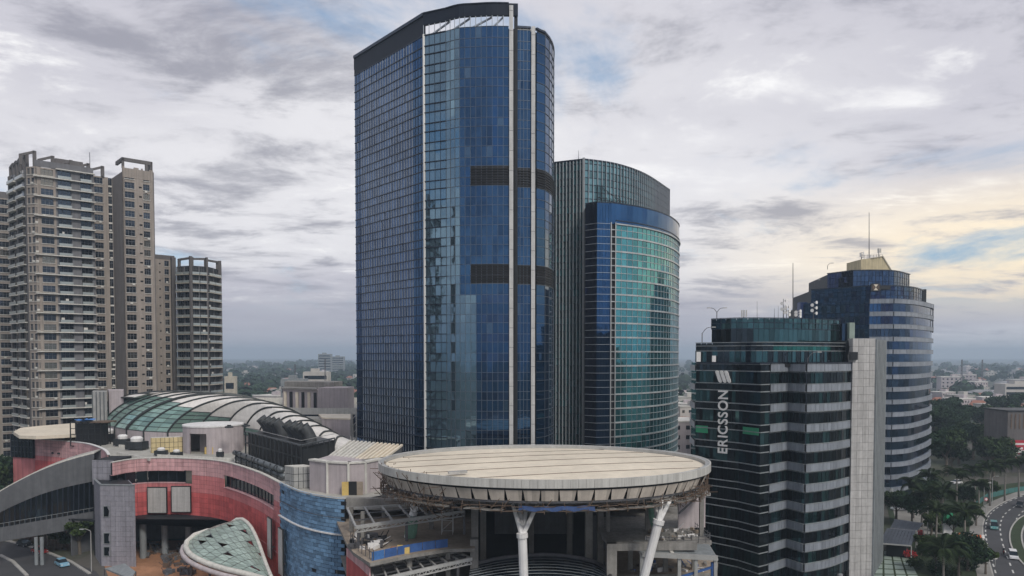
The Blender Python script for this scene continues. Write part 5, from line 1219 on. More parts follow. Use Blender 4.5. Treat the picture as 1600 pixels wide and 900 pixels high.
def skylight():
    t = thing('atrium_skylight', 'low curved skylight with blue glass strips in the dark pit under the canopy', 'skylight', (X(850, 108), 108, 0))
    A = catmull([P(735, 884, 114), P(790, 872, 116), P(860, 868, 117), P(920, 876, 115), P(950, 892, 111)], 6); B = catmull([P(730, 925, 98), P(790, 918, 98), P(860, 916, 98), P(925, 922, 98), P(968, 935, 98)], 6); n = 10
    A = resample(A, 12); B = resample(B, 12)
    for k in range(n):
        for i in range(12):
            q = [B[i].lerp(A[i], k / n), B[i + 1].lerp(A[i + 1], k / n), B[i + 1].lerp(A[i + 1], (k + .55) / n), B[i].lerp(A[i], (k + .55) / n)]
            if RN.random() < .12: continue
            mb = MB(); _pane(mb, (q, Vector((0, 0, .1)), 0)); mb.build('glass_strip', M['glass_office'], t)
        MB().tube([B[i].lerp(A[i], (k + .78) / n) for i in range(13)], .07, 5).build('glazing_bar', M['pipe'], t)
    mb = MB()
    for i in range(12): mb.poly([B[i] - Vector((0, 0, .4)), B[i + 1] - Vector((0, 0, .4)), A[i + 1] - Vector((0, 0, .4)), A[i] - Vector((0, 0, .4))])
    mb.build('lining', M['dark'], t); MB().tube([p + Vector((0, 0, .1)) for p in A] + [A[-1].lerp(B[-1], .5), B[-1]], .35, 6).build('kerb_beam', M['steel'], t)
    for i in (2, 6, 10): MB().bar((A[i].x, A[i].y, 0), A[i] - Vector((0, 0, .3)), .5).build('post', M['concrete'], t); MB().bar((B[i].x, B[i].y, 0), B[i] - Vector((0, 0, .3)), .5).build('post', M['concrete'], t)
skylight()

# ------------------------------------------------------------------ plant on the mall roof
DZ = RZ - .5
def roof_drum():
    c = Pz(334, 704, DZ); r = 7.6; h = 6.9; t = thing('plant_enclosure', 'white drum-shaped plant enclosure with a square opening on the mall roof', 'enclosure', c)
    a0, a1 = rad(245), rad(276); n = 40; mb = MB()
    for i in range(n):
        u, v = 2 * math.pi * i / n, 2 * math.pi * (i + 1) / n
        p = lambda a, rr, z: Vector((c.x + rr * math.cos(a), c.y + rr * math.sin(a), DZ + z))
        if a0 < (u + v) / 2 < a1: mb.poly([p(u, r, h - 1.6), p(v, r, h - 1.6), p(v, r, h), p(u, r, h)]); continue
        mb.poly([p(u, r, 0), p(v, r, 0), p(v, r, h), p(u, r, h)]); mb.poly([p(u, r - .3, 0), p(v, r - .3, 0), p(v, r - .3, h), p(u, r - .3, h)])
    mb.build('drum_wall', M['mauve'], t, smooth=False)
    lathe([(r + .15, h), (r + .15, h + .35), (r - .6, h + .4), (.1, h + .9)], (c.x, c.y, DZ), 40).build('roof_cap', M['white'], t)
    q = Pz(322, 711, DZ); MB().box((q.x, q.y + 2.5, DZ), (2.2, 1.5, 1.8)).build('yellow_cabinet', M['yellow'], t); MB().box((q.x, q.y + 7, DZ), (9, .3, 6.5)).build('inner_wall', M['mauve'], t)
    for px, py in ((358, 667), (384, 665)): p = Pz(px, py, DZ + h + .6); lathe([(1.1, 0), (1.1, .3), (.5, .5), (.5, .7)], (p.x, p.y, DZ + h + .4), 10).build('roof_vent', M['duct'], t)
roof_drum()
def cooling_towers():
    a, b, c = Pz(384, 713, DZ), Pz(471, 742, DZ), Pz(523, 727, DZ); d = a + (c - b); h = 6.4; t = thing('cooling_plant', 'long black cooling plant with eight big slanted exhaust hoods on the mall roof', 'cooling plant', b)
    MB().prism([a + (b - a) * .02 + Vector((.6, .5, 0)), b + Vector((0, .8, 0)), c, d], DZ, DZ + h - .5).build('cabinet', M['black'], t)
    N = 14
    for i in range(N + 1): p = a.lerp(b, i / N); MB().box((p.x, p.y, DZ), (.28, .28, h)).build('frame_post', M['duct'], t)
    for z in (.3, h * .55, h): MB().bar(a + Vector((0, 0, z)), b + Vector((0, 0, z)), .28).build('frame_rail', M['pipe'] if z == h else M['duct'], t)
    for i in range(7): p = b.lerp(c, i / 6); MB().box((p.x, p.y - .1, DZ), (.18, .18, h)).build('frame_post', M['duct'], t)
    w = (c - b); MB().obox(b + Vector((.3, -.05, .2)), w * .72, (0, .1, 0), (0, 0, h - 1.2)).build('side_sheet', M['duct'], t); MB().bar(b + Vector((0, 0, h)), c + Vector((0, 0, h)), .28).build('frame_rail', M['pipe'], t)
    MB().bar(b + Vector((0, 0, h + 1)), c + Vector((0, 0, h + 1)), .1).bar(a + Vector((0, 0, h + 1)), b + Vector((0, 0, h + 1)), .1).build('guard_rail', M['steel_light'], t)
    for i in range(8):
        f = .13 + .095 * i + (.10 if i > 3 else 0); p = a.lerp(b, f) + (c - b) * .48 + Vector((0, 0, h - .6)); ax = Vector((-.50, -.22, .72)); r = 1.3
        pts = [p, p + Vector((0, 0, 1.0)), p + Vector((0, 0, 1.5)) + ax * 1.2, p + Vector((0, 0, 1.5)) + ax * 3.2]
        o = MB().tube(pts, [r, r, r, r * .98], 16, cap=False).build('exhaust_hood', M['hood'], t, smooth=True)
        MB().tube([pts[-1] - ax * .9, pts[-1] - ax * .85], r * .97, 16).build('hood_throat', M['black'], o); MB().tube([pts[-1] - ax * .25, pts[-1] + ax * .02], [r * 1.04, r * 1.04], 16, cap=False).build('hood_lip', M['pipe'], o)
cooling_towers()
def roof_pipes():
    a, b = Pz(367, 722, DZ), Pz(441, 752, DZ); t = thing('pipe_run', 'pair of fat grey insulated pipes beside the black cooling plant', 'pipe', a)
    for z, off in ((2.3, 0), (1.0, .5)):
        MB().tube([a + Vector((off, 0, z)), b + Vector((off, 0, z))], .62, 12).build('pipe', M['pipe'], t, smooth=True)
    for i in range(8):
        p = a.lerp(b, (i + .5) / 8); MB().box((p.x - .1, p.y - .7, DZ), (.25, .25, 3.0)).bar((p.x - .1, p.y - .7, DZ + 1.65), (p.x + .3, p.y + .6, DZ + 1.65), .2).build('pipe_stand', M['duct'], t)
    for i in range(3): p = a.lerp(b, .1 + .4 * i); d = (b - a).normalized(); MB().tube([p + Vector((0, 0, 2.3)), p + d * .3 + Vector((0, 0, 2.3))], .75, 12).build('pipe_collar', M['duct'], t)
roof_pipes()
def panel_tank(name, label, px0, pxm, px1, py, h, nx, ny, nz, m, depth_px=None):
    b = Pz(pxm, py, DZ); ratio = (px0 - 800) / FOC; s1 = (px1 - 800) / FOC; u1 = Vector((.93, .36, 0)); u0 = Vector((-.80, .60, 0))
    t1 = on_line(px1, b, u1); t0 = on_line(px0, b, u0); t = thing(name, label, 'tank', b)
    t0 = min(abs(t0), 9)
    MB().prism([b + u0 * (t0 - .1) + u1 * .1, b + u1 * .1 + u0 * .1, b + u1 * (t1 - .1) + u0 * .1, b + u1 * (t1 - .1) + u0 * (t0 - .1)], DZ, DZ + h - .05).build('tank_body', M['dark'], t)
    qs = pane_quads(resample([xy(b + u0 * t0), xy(b)], ny), [DZ + h * i / nz for i in range(nz + 1)], 0, gap=.05) + pane_quads(resample([xy(b), xy(b + u1 * t1)], nx), [DZ + h * i / nz for i in range(nz + 1)], 0, gap=.05); emit_panes(t, qs, [m], 'tank_panel')
    MB().prism([b + u0 * t0, b, b + u1 * t1, b + u1 * t1 + u0 * t0], DZ + h - .05, DZ + h + .1).build('tank_lid', M['slab'], t)
panel_tank('water_tank', 'grey panelled water tank at the edge of the roof above the blue tiles', 443, 459, 487, 764, 4.2, 4, 4, 3, M['steel_light'])
panel_tank('water_tank', 'cream panelled water tank left of the white drum enclosure', 233, 237, 290, 708, 4.0, 8, 2, 3, M['creamtank'])
def plant_room():
    z1 = 28.0; pl = [Pz(px, py, DZ) for px, py in ((484, 766), (512, 771), (545, 773), (572, 771), (604, 763))]; t = thing('plant_room', 'pinkish plant room with an open yellow door behind the blue tiled drum', 'building', pl[2])
    c = [xy(p) for p in pl]; MB().prism([p + xy((0, .25)) for p in c] + [xy((c[-1].x, 150)), xy((c[0].x + 2, 150))], DZ - 1, z1 - .2, mi=0).build('core', M['mauve'], t)
    for a, b in zip(c, c[1:]):
        n = nrm(b - a); MB().strip([a, b], DZ, z1, -.25, 0).build('wall_panel', M['mauve'], t); MB().box((b.x, b.y - .05, DZ), (.4, .35, z1 - DZ)).build('pilaster', M['slab'], t)
    MB().strip(c, z1, z1 + .3, -1.2, .25).build('roof_edge', M['slab'], t)
    p = P(551, 770, c[2].y - .35); MB().box((p.x, p.y, DZ), (1.5, .2, 2.5)).build('door_opening', M['black'], t); MB().box((p.x - 1.3, p.y - .3, DZ), (1.2, .12, 2.5), .3).build('door_leaf', M['yellow'], t); MB().box((p.x + 1.35, p.y - .05, DZ), (1.1, .12, 2.5), 0).build('door_leaf', M['dust'], t)
    # ribbed roof behind it: pale ribs over dark trays
    A, B, Cc, D = P(497, 728, 145), P(603, 716, 141), P(628, 697, 149.5), P(548, 690, 153); u = thing('ribbed_roof', 'sloping roof of pale ribs and dark trays between the plant room and the blue tower', 'roof', (A.x, A.y, DZ))
    n = 13
    for i in range(n): q = [A.lerp(B, i / n), A.lerp(B, (i + 1) / n), D.lerp(Cc, (i + 1) / n), D.lerp(Cc, i / n)]; MB().poly(q).build('tray', M['grey'] if i < 10 else M['beige'], u)
    for i in range(n + 1): MB().bar(A.lerp(B, i / n) + Vector((0, 0, .2)), D.lerp(Cc, i / n) + Vector((0, 0, .2)), .42, .4).build('roof_rib', M['cream'] if i > 6 else M['slab'], u)
    sk = MB()
    for p, q in ((A, B), (B, Cc), (Cc, D), (D, A)): sk.poly([(p.x, p.y, DZ - 1), (q.x, q.y, DZ - 1), q - Vector((0, 0, .1)), p - Vector((0, 0, .1))])
    sk.build('skirt_wall', M['grey'], u)
    MB().bar(A + Vector((-1, -.4, .1)), B + Vector((.5, -.4, .1)), .8, .5).build('gutter', M['concrete'], u)
plant_room()
def lean_scaffold():
    b = Pz(134, 697, DZ); t = thing('scaffold_tower', 'dark scaffold tower with a blue sheet on top beside the pale rounded canopy', 'scaffold', b); w, d, h = 8.5, 5, 6.6; fr = MB()
    for i in range(6):
        for j in range(3): fr.bar((b.x - w / 2 + w * i / 5, b.y + d * j / 2, DZ), (b.x - w / 2 + w * i / 5, b.y + d * j / 2, DZ + h), .22)
    for k in range(5):
        z = DZ + h * k / 4
        for j in range(3): fr.bar((b.x - w / 2, b.y + d * j / 2, z), (b.x + w / 2, b.y + d * j / 2, z), .18)
    stuff(fr.build('scaffold_tubes', M['black'], t)); MB().box((b.x, b.y + 3.3, DZ), (w - .5, 2.5, h - .4)).build('inner_box', M['black'], t)
    mb = MB(); g = [[Vector((b.x - 3.2 + i * .9, b.y + j * 1.1, DZ + h + .1 + RN.uniform(.1, 1.0))) for i in range(6)] for j in range(4)]
    for j in range(3):
        for i in range(5): mb.poly([g[j][i], g[j][i + 1], g[j + 1][i + 1], g[j + 1][i]])
    mb.build('blue_sheet', M['tarp'], t); MB().box((b.x + 4.0, b.y + 2, DZ + h), (5, 5, .3)).build('top_deck', M['rust'], t)
    # pale lift head behind
    p = P(172, 655, 228); v = thing('lift_head', 'pale windowless lift head and duct box behind the vault, before the tallest apartment tower', 'building', (p.x, 230, DZ)); z = P(172, 612, 228).z
    MB().prism([(X(143, 229), 229), (X(166, 228), 228), (X(166, 236), 236), (X(145, 236), 236)], DZ - 1, z).build('duct_box', M['steel_light'], v); MB().prism([(X(166.3, 228), 229), (X(192, 228), 228), (X(192, 236), 236), (X(167, 236), 236)], DZ - 1, z + .4).build('block', M['mauve'], v)
    for i in range(4): MB().bar((X(143 + i * 6, 227.6), 227.6, DZ), (X(143 + i * 6, 227.6), 227.6, z), .2).build('frame_post', M['pipe'], v)
lean_scaffold()
def roof_unit(px, py, w, h, label, dark=True):
    p = Pz(px, py, DZ); t = thing('air_handler', label, 'air handler', p)
    MB().box((p.x, p.y, DZ + .3), (w, w * .6, h * .6), RN.uniform(-.2, .2)).build('housing', M['duct'] if dark else M['alum'], t); lathe([(w * .3, 0), (w * .32, h * .25), (w * .2, h * .4)], (p.x, p.y, DZ + .3 + h * .6), 12).build('fan_cowl', M['white'], t)
    for s in (-1, 1): MB().box((p.x + s * w * .35, p.y, DZ), (.3, w * .5, .32)).build('skid', M['steel'], t)
roof_unit(214, 703, 5.0, 3.4, 'white-topped air handler in the middle of the open roof deck'); roof_unit(192, 697, 4.2, 3.0, 'dark air handler left of the white-topped one'); roof_unit(170, 690, 4.5, 3.6, 'air handler with a pale dome next to the scaffold tower')
roof_unit(252, 712, 3.0, 1.8, 'small dark unit in front of the cream tank'); roof_unit(276, 714, 2.6, 1.6, 'tiny unit between the cream tank and the white drum'); roof_unit(344, 715, 1.6, 2.0, 'slim dark unit standing at the drum opening'); roof_unit(92, 686, 4.0, 2.6, 'dark unit on the far wing behind the pink parapet')
MBx = MB(); 
for (a, b) in (((180, 700), (238, 704)), ((176, 712), (228, 722)), ((240, 716), (360, 722))):
    p, q = Pz(*a, DZ), Pz(*b, DZ); 
    tag(MB().bar(p + Vector((0, 2, .35)), q + Vector((0, 2, .35)), .25, .7).build('roof_kerb', M['slab']), {180: 'low pale kerb wall behind the air handlers', 176: 'low kerb wall curving past the footbridge end', 240: 'low kerb wall running behind the pink parapet'}[a[0]], 'wall')
def deck_building():
    Yc = 252; root = thing('car_park_building', 'white flat-roofed building with rounded parapet deck behind the vaulted roof', 'building', (X(480, 260), 262, 0)); zr = P(470, 636, 250).z
    pl = catmull([V2(388, 268) + (0,), V2(398, 256) + (0,), V2(425, 249) + (0,), V2(470, 246) + (0,), V2(520, 245) + (0,), V2(580, 246) + (0,)], 5); c = [xy(p) for p in pl]; back = [xy((X(580, 246), 285)), xy((X(395, 285), 285))]
    MB().prism([p - n * .5 for p, n in zip(c, col_normals(c))] + back, zr - 2.0, zr - 1.2, mi=0).build('roof_deck', M['roofgrey'], root); MB().strip(c, zr - 2.2, zr, -.4, 0).build('parapet', M['slab'], root)
    MB().strip([back[0], back[1]], zr - 2, zr + 1.2, 0, .4).build('parapet', M['slab'], root)
    c2 = [p - n * 2.5 for p, n in zip(c, col_normals(c))]; MB().prism(c2 + back, 0, zr - 2.2).build('storey', M['grey'], root); g = resample(c2, 22); emit_panes(root, pane_quads(g, [zr - 6, zr - 2.3], 0, gap=.08, out=.1), [M['glass_navy']], 'pane')
    for px in (530, 548): MB().box((X(px, 248), 248, 0), (1.6, 1.6, zr - 2)).build('column', M['slab'], root)
    # house on the deck
    z0 = zr - 1.2; zb = P(500, 603, 255).z; A, B = X(497, 252), X(541, 252)
    MB().prism([(A, 252), (B, 254), (B, 264), (A, 266)], z0, zb - .6).build('roof_house', M['mauve'], root); q = [(X(441, 262), 262), (X(480, 255), 255), (A - .02, 252.2), (A - .02, 266), (X(446, 275), 275)]; MB().prism(q, z0, zb - 1.3).build('roof_house', M['mauve'], root)
    MB().prism([(X(438, 261), 261), (X(494, 251), 251), (X(496, 262), 262), (X(446, 276), 276)], zb - 1.3, zb - .8).build('overhang', M['concrete'], root); MB().prism([(X(444, 270), 270), (X(520, 262), 262), (X(535, 275), 275), (X(450, 280), 280)], zb - 1.0, zb + 1.0).build('roof_house', M['concrete'], root)
    for i in range(6): p = xy(q[0]).lerp(xy(q[2]), (i + .5) / 6); MB().box((p.x, p.y - .4, z0), (1.0, .4, zb - 2.2 - z0)).build('doorway', M['dark'] if i % 2 else M['cream'], root)
    b = thing('service_block', 'mauve rendered block with a pale roof between the vault and the blue tower', 'building', (X(525, 205), 208, 0)); z = P(510, 655, 205).z
    MB().prism([(X(503, 207), 207), (X(546, 203), 203), (X(546, 218), 218), (X(498, 218), 218)], 0, z).build('wall', M['mauve'], b); MB().prism([(X(502, 206.6), 206.6), (X(547, 202.6), 202.6), (X(547, 218.4), 218.4), (X(497, 218.4), 218.4)], z, z + .4).build('roof', M['cream'], b)
    MB().prism([(X(470, 214), 214), (X(502.5, 210), 210), (X(497, 222), 222), (X(466, 222), 222)], 0, z - .6).build('low_wing', M['roofgrey'], b)
    cr = MB()
    for px in (549, 556): cr.bar((X(px, 204), 204, 0), (X(px, 204), 204, z + 2), .3)
    for k in range(8): cr.bar((X(549, 204), 204, 16 + k * 2), (X(556, 204), 204, 17.5 + k * 2), .18)
    tag(cr.build('hoist_frame', M['steel_light']), 'slender pale hoist frame against the foot of the tall blue tower', 'hoist')
    cb = thing('red_kiosk', 'small red box on the rounded deck of the white building', 'kiosk', (X(396, 262), 262, z0)); MB().box((X(396, 262), 262, z0), (3.6, 2.5, 2.6)).build('body', M['redsign'], cb); MB().box((X(396, 262), 261.5, z0 + 2.6), (4.2, 3.2, .3)).build('roof', M['redflower'], cb)
deck_building()
# ------------------------------------------------------------------ streets
def sheet(name, pts, z, m, parent=None):
    mb = MB(); mb.poly([(p[0], p[1], z) for p in pts]); o = mb.build(name, m, parent, loc=None if parent else (pts[0][0], pts[0][1], z)); return structure(o) if not parent else o
def ribbon(a, b, z, mb=None, mi=0):
    mb = mb or MB()
    for i in range(len(a) - 1): mb.poly([(a[i][0], a[i][1], z), (a[i + 1][0], a[i + 1][1], z), (b[i + 1][0], b[i + 1][1], z), (b[i][0], b[i][1], z)], mi)
    return mb
LE = [xy(p) for p in catmull([Pz(px, py, 0) for px, py in ((1720, 742), (1650, 757), (1600, 773), (1566, 787), (1545, 802), (1537, 820), (1538, 845), (1545, 872), (1553, 900), (1568, 960))], 6)]
LE = resample(LE, 60)
def shift(c, d): return [p - n * d for p, n in zip(c, col_normals(c))]
_t = LE[10] - LE[9]; SG = -1 if (LE[30] - nrm(LE[31] - LE[30]) * 5).x < LE[30].x else 1
def off(d): return shift(LE, d * SG)                       # d metres into the carriageway
road = structure(ribbon(LE, [p + xy((38, 0)) for p in LE], .02).build('road', M['asphalt'], loc=(0, 0, 0)))
structure(ribbon(off(-3.2), off(-.3), .13).build('pavement', M['paving'], loc=(0, 0, 0)))
kb = MB()
for a, b, c, d in zip(off(-.3), off(-.3)[1:], off(0), off(0)[1:]): kb.obox((a.x, a.y, 0), ((b - a).x, (b - a).y, 0), ((c - a).x, (c - a).y, 0), (0, 0, .15))
structure(kb.build('kerb', M['kerb'], loc=(0, 0, 0)))
def marks(d, s0, s1, dash, gap, w=.16):
    c = off(d); pts = resample(c, 400); L = sum((b - a).length for a, b in zip(c, c[1:])); st = L / 400; k = 0.0
    i = s0
    while i < s1:
        j = min(i + max(int(dash / st), 1), 400); a, b = pts[i], pts[j]; u = (b - a).normalized(); n = Vector((-u.y, u.x)) * w
        MB().poly([(a.x - n.x, a.y - n.y, .027), (b.x - n.x, b.y - n.y, .027), (b.x + n.x, b.y + n.y, .027), (a.x + n.x, a.y + n.y, .027)]).build('lane_mark', M['paint'], road); i = j + max(int(gap / st), 1)
ORG['road'] = Vector((0, 0, 0)); ORG[road.name] = Vector((0, 0, 0))
marks(.5, 60, 400, 3.2, 3.0); marks(3.9, 60, 400, 3, 4.0); marks(7.3, 60, 400, 3, 4.0)
# raised divider curving away at the right edge
DV = [xy(p) for p in catmull([Pz(px, py, 0) for px, py in ((1640, 800), (1612, 806), (1597, 815), (1588, 830), (1588, 848), (1596, 866), (1612, 885), (1640, 905))], 6)]
dv = MB(); dn = [p + nrm(DV[min(i + 1, len(DV) - 1)] - DV[max(i - 1, 0)]) * 0 for i, p in enumerate(DV)]
ns_ = col_normals(DV)
for s, w in ((1, .35), (-1, .35)):
    e = [p + n * s * 1.3 for p, n in zip(DV, ns_)]
    for a, b in zip(e, e[1:]): dv.bar((a.x, a.y, .1), (b.x, b.y, .1), w, .24)
tag(dv.build('road_divider', M['kerb']), 'pair of pale curved kerbs dividing the road at the right edge', 'divider')
structure(ribbon([p + n * 1.1 for p, n in zip(DV, ns_)], [p - n * 1.1 for p, n in zip(DV, ns_)], .12).build('grass_verge', M['grass'], loc=(0, 0, 0)))
sheet('lawn', [off(-3.2)[i] for i in range(0, 61, 3)] + [xy((70, 132)), xy((89, 172)), xy((104, 200)), xy((125, 245))], .05, M['grass'])
sheet('forecourt', [xy((104, 196)), xy((116, 196)), xy((136, 240)), xy((122, 235))], .06, M['paving'])
# left street, forecourt and soil below the mall
sheet('street', [xy(Pz(px, py, 0)) for px, py in ((-160, 840), (20, 847), (75, 862), (150, 893), (200, 960), (-160, 960))], .03, M['asphalt'])
sheet('soil', [xy(Pz(px, py, 0)) for px, py in ((150, 848), (360, 842), (420, 870), (440, 960), (190, 960))], .04, M['soil'])
def kerb_line(pp, label):
    pts = [Pz(px, py, 0) for px, py in pp]; t = MB()
    for a, b in zip(pts, pts[1:]): t.bar(a + Vector((0, 0, .12)), b + Vector((0, 0, .12)), .7, .3)
    tag(t.build('kerb_stone', M['kerb']), label, 'kerb')
kerb_line(((0, 868), (20, 878), (42, 900)), 'pale kerb at the near side of the left street'); kerb_line(((10, 845), (60, 858), (110, 878), (140, 897)), 'pale kerb on the mall side of the left street')

# pale green paved court with dark joints, built slab by slab
def court():
    t = thing('paved_court', 'pale green slab court with dark joints behind the granite shaft', 'court', Pz(1400, 885, 0)); a, b, c, d = (Pz(px, py, .1) for px, py in ((1368, 858), (1418, 866), (1442, 912), (1360, 915)))
    MB().poly([a - Vector((0, 0, .04)), b - Vector((0, 0, .04)), c - Vector((0, 0, .04)), d - Vector((0, 0, .04))]).build('bed', M['grass'], t)
    for i in range(4):
        for j in range(7):
            e = .09; f = lambda u, v: a.lerp(b, u).lerp(d.lerp(c, u), v); q = [f((i + e) / 4, (j + e) / 7), f((i + 1 - e) / 4, (j + e) / 7), f((i + 1 - e) / 4, (j + 1 - e) / 7), f((i + e) / 4, (j + 1 - e) / 7)]; mb = MB(); _pane(mb, (q, Vector((0, 0, .06)), 0)); mb.build('slab', M['palegreen'], t)
court()
def shed(label, q, z0, z1, m):
    a, b, c, d = q; t = thing('parking_shed', label, 'shed', (a.x, a.y, 0)); n = 9
    for i in range(n): k = (i + .04) / n; l = (i + .94) / n; qq = [a.lerp(b, k), a.lerp(b, l), d.lerp(c, l), d.lerp(c, k)]; mb = MB(); _pane(mb, (qq, Vector((0, 0, .12)), 0)); mb.build('roof_sheet', m, t)
    for p in q: MB().bar((p.x, p.y, 0), p - Vector((0, 0, .1)), .2).build('post', M['steel_light'], t)
    MB().bar(a, b, .2, .3).build('eave_beam', M['steel_light'], t); MB().prism([(a.lerp(c, .2).x, a.lerp(c, .2).y), (b.lerp(d, .2).x, b.lerp(d, .2).y), (c.lerp(a, .2).x, c.lerp(a, .2).y), (d.lerp(b, .2).x, d.lerp(b, .2).y)], 0, z0 - .5).build('inner_wall', M['dark'], t)
shed('nearer dark sheet-roofed shed by the pale green court', [Pz(1373, 849, 3.6), Pz(1424, 853, 3.6), Pz(1431, 829, 4.4), Pz(1386, 825, 4.4)], 3.6, 4.4, M['solar']); shed('farther dark sheet-roofed shed behind the first one', [Pz(1390, 826, 3.6), Pz(1433, 830, 3.6), Pz(1443, 817, 4.4), Pz(1398, 811, 4.4)], 3.6, 4.4, M['solar'])
def totem():
    a, b = Pz(1474, 850, 0), Pz(1488, 850, 0); h = P(1480, 802, a.y).z; t = thing('totem_sign', 'white totem sign with a green top beside the palms', 'sign', ((a.x + b.x) / 2, a.y, 0)); w = b.x - a.x
    MB().obox((a.x, a.y, .9), (w, 0, 0), (0, .5, 0), (0, 0, h - 3.4)).build('white_board', M['white'], t); MB().obox((a.x, a.y - .02, h - 2.5), (w, 0, 0), (0, .54, 0), (0, 0, 2.5)).build('green_board', M['brightgreen'], t)
    for k in range(4): MB().obox((a.x + .2, a.y - .05, 1.6 + k * 1.1), (w - .4, 0, 0), (0, .05, 0), (0, 0, .1)).build('grey_line', M['granite_side'], t)
    for x in (a.x + .1, b.x - .25): MB().obox((x, a.y + .1, 0), (.15, 0, 0), (0, .3, 0), (0, 0, 1)).build('leg', M['steel'], t)
totem()
def barriers():
    for k in range(9):
        p = Pz(1494 + k * 5.2, 838 + k * .45 + RN.uniform(-.8, .8), 0); t = tag(MB().box((p.x, p.y, 0), (.9, .45, .25)).box((p.x, p.y, .25), (.8, .25, .65)).build('road_barrier', M['orange'] if k % 4 else M['white']), 'orange plastic road barrier in the row under the palms' if k % 4 else 'white plastic road barrier in the row under the palms', 'barrier', 'orange barriers by the road' if k % 4 else 'white barriers by the road')
barriers()
def road_sign(px, py, h, label, m):
    p = Pz(px, py, 0); t = thing('road_sign', label, 'sign', p); MB().tube([p, (p.x, p.y, h)], .07, 6).build('pole', M['steel_light'], t); mb = MB(); mb.tube([(p.x, p.y - .1, h - .5), (p.x, p.y - .05, h - .5)], .55, 14).build('disc', m, t); MB().tube([(p.x, p.y - .14, h - .5), (p.x, p.y - .11, h - .5)], .36, 14).build('white_field', M['white'], t)
road_sign(1540, 806, 5.5, 'round red-rimmed road sign at the bend of the pavement', M['redsign']); road_sign(1526, 812, 4.0, 'smaller pale round sign left of the red-rimmed one', M['yellow']); road_sign(1555, 885, 2.6, 'round pale sign at the kerb beside the white car', M['kerb'])
def street_lamp(px, py, h, arm, label):
    p = Pz(px, py, 0); t = thing('street_lamp', label, 'lamp', p, 'street lamps'); MB().tube([p, (p.x, p.y, h)], [.13, .08], 6).build('pole', M['steel_light'], t); MB().tube(catmull([(p.x, p.y, h), (p.x + arm * .5, p.y, h + .5), (p.x + arm, p.y, h + .5)], 3), .06, 5).build('arm', M['steel_light'], t); MB().box((p.x + arm, p.y, h + .38), (.9, .35, .16)).build('lamp_head', M['alum'], t)
street_lamp(1550, 790, 9, 1.5, 'tall street lamp at the road bend among the palms'); street_lamp(1537, 803, 9, 1.6, 'street lamp nearest the red-rimmed sign'); street_lamp(143, 893, 9, -2, 'curved street lamp in front of the dark flank of the stair tower'); street_lamp(1449, 838, 8, 1.3, 'street lamp between the sheds and the totem sign')

# ------------------------------------------------------------------ vehicles
def car(px, py, yaw, paint, label, kind='car', L=4.4, W=1.8, Hh=1.55):
    p = Pz(px, py, 0); z0 = .03; t = thing('parked_car' if kind == 'p' else 'car', label, 'car', (p.x, p.y, z0)); m = paint; van = Hh > 1.7
    u = Vector((math.cos(yaw), math.sin(yaw), 0)); w = Vector((-u.y, u.x, 0)); pt = lambda a, b, c: Vector((p.x, p.y, z0)) + u * a + w * b + Vector((0, 0, c))
    # lower body as a lofted profile
    prof = [(-L / 2, .35), (-L / 2 + .05, .85), (-L * .36, .95), (L * .28, .95), (L / 2 - .1, .78), (L / 2, .40)]
    mb = MB()
    def loft(prof, hw, hw2=None, zb=.28):
        hw2 = hw2 or hw; top = [[pt(a, s * (hw if c < 1 else hw2), c) for s in (-1, 1)] for a, c in prof]; b0 = [pt(prof[0][0], s * hw, zb) for s in (-1, 1)]; b1 = [pt(prof[-1][0], s * hw, zb) for s in (-1, 1)]
        rows = [b0] + top + [b1]
        for r, s in zip(rows, rows[1:]): mb.poly([r[0], s[0], s[1], r[1]])
        for k in (0, 1): mb.poly([r[k] for r in rows])
        mb.poly([b0[0], b0[1], b1[1], b1[0]])
    loft(prof, W / 2); body = mb.build('body', m, t)
    ra, rb, rc, rd = ((-L * .47, -L * .44, L * .12, L * .33) if van else (-L * .42, -L * .28, L * .06, L * .26))
    mb = MB(); q = [[pt(ra, s * W * .47, .94) for s in (-1, 1)], [pt(rb, s * W * .40, Hh - .04) for s in (-1, 1)], [pt(rc, s * W * .40, Hh - .04) for s in (-1, 1)], [pt(rd, s * W * .47, .94) for s in (-1, 1)]]
    for r, s in zip(q, q[1:]): mb.poly([r[0], s[0], s[1], r[1]])
    for k in (0, 1): mb.poly([r[k] for r in q])
    mb.build('windows', M['glass_black'], t)
    mb = MB(); mb.obox(pt(rb - .02, -W * .41, Hh - .05), u * (rc - rb + .04), w * W * .82, (0, 0, .09)).build('roof', m, t)
    for a in (-L * .31, L * .31):
        for s in (-1, 1):
            c = pt(a, s * (W / 2 - .1), .32); wh = MB().tube([c - w * .11, c + w * .11], .32, 12).build('wheel', M['tyre'], t); MB().tube([c + w * s * .105, c + w * s * .125], .18, 10).build('rim', M['alum'], wh)
    for s in (-1, 1): MB().obox(pt(L / 2 - .05, s * W * .36 - .15, .58), u * .07, w * .3, (0, 0, .16)).build('headlight', M['white'], t); MB().obox(pt(-L / 2 - .02, s * W * .38 - .12, .62), u * .07, w * .24, (0, 0, .2)).build('tail_light', M['redsign'], t)
    return t
pt_ = {k: mat('paint_' + k, c, .3, .1, var=.05, spec=.6) for k, c in dict(teal=(.10, .28, .28), dark=(.025, .028, .032), white=(.7, .7, .7), blue=(.22, .42, .55), silver=(.38, .39, .4), red=(.35, .03, .03)).items()}
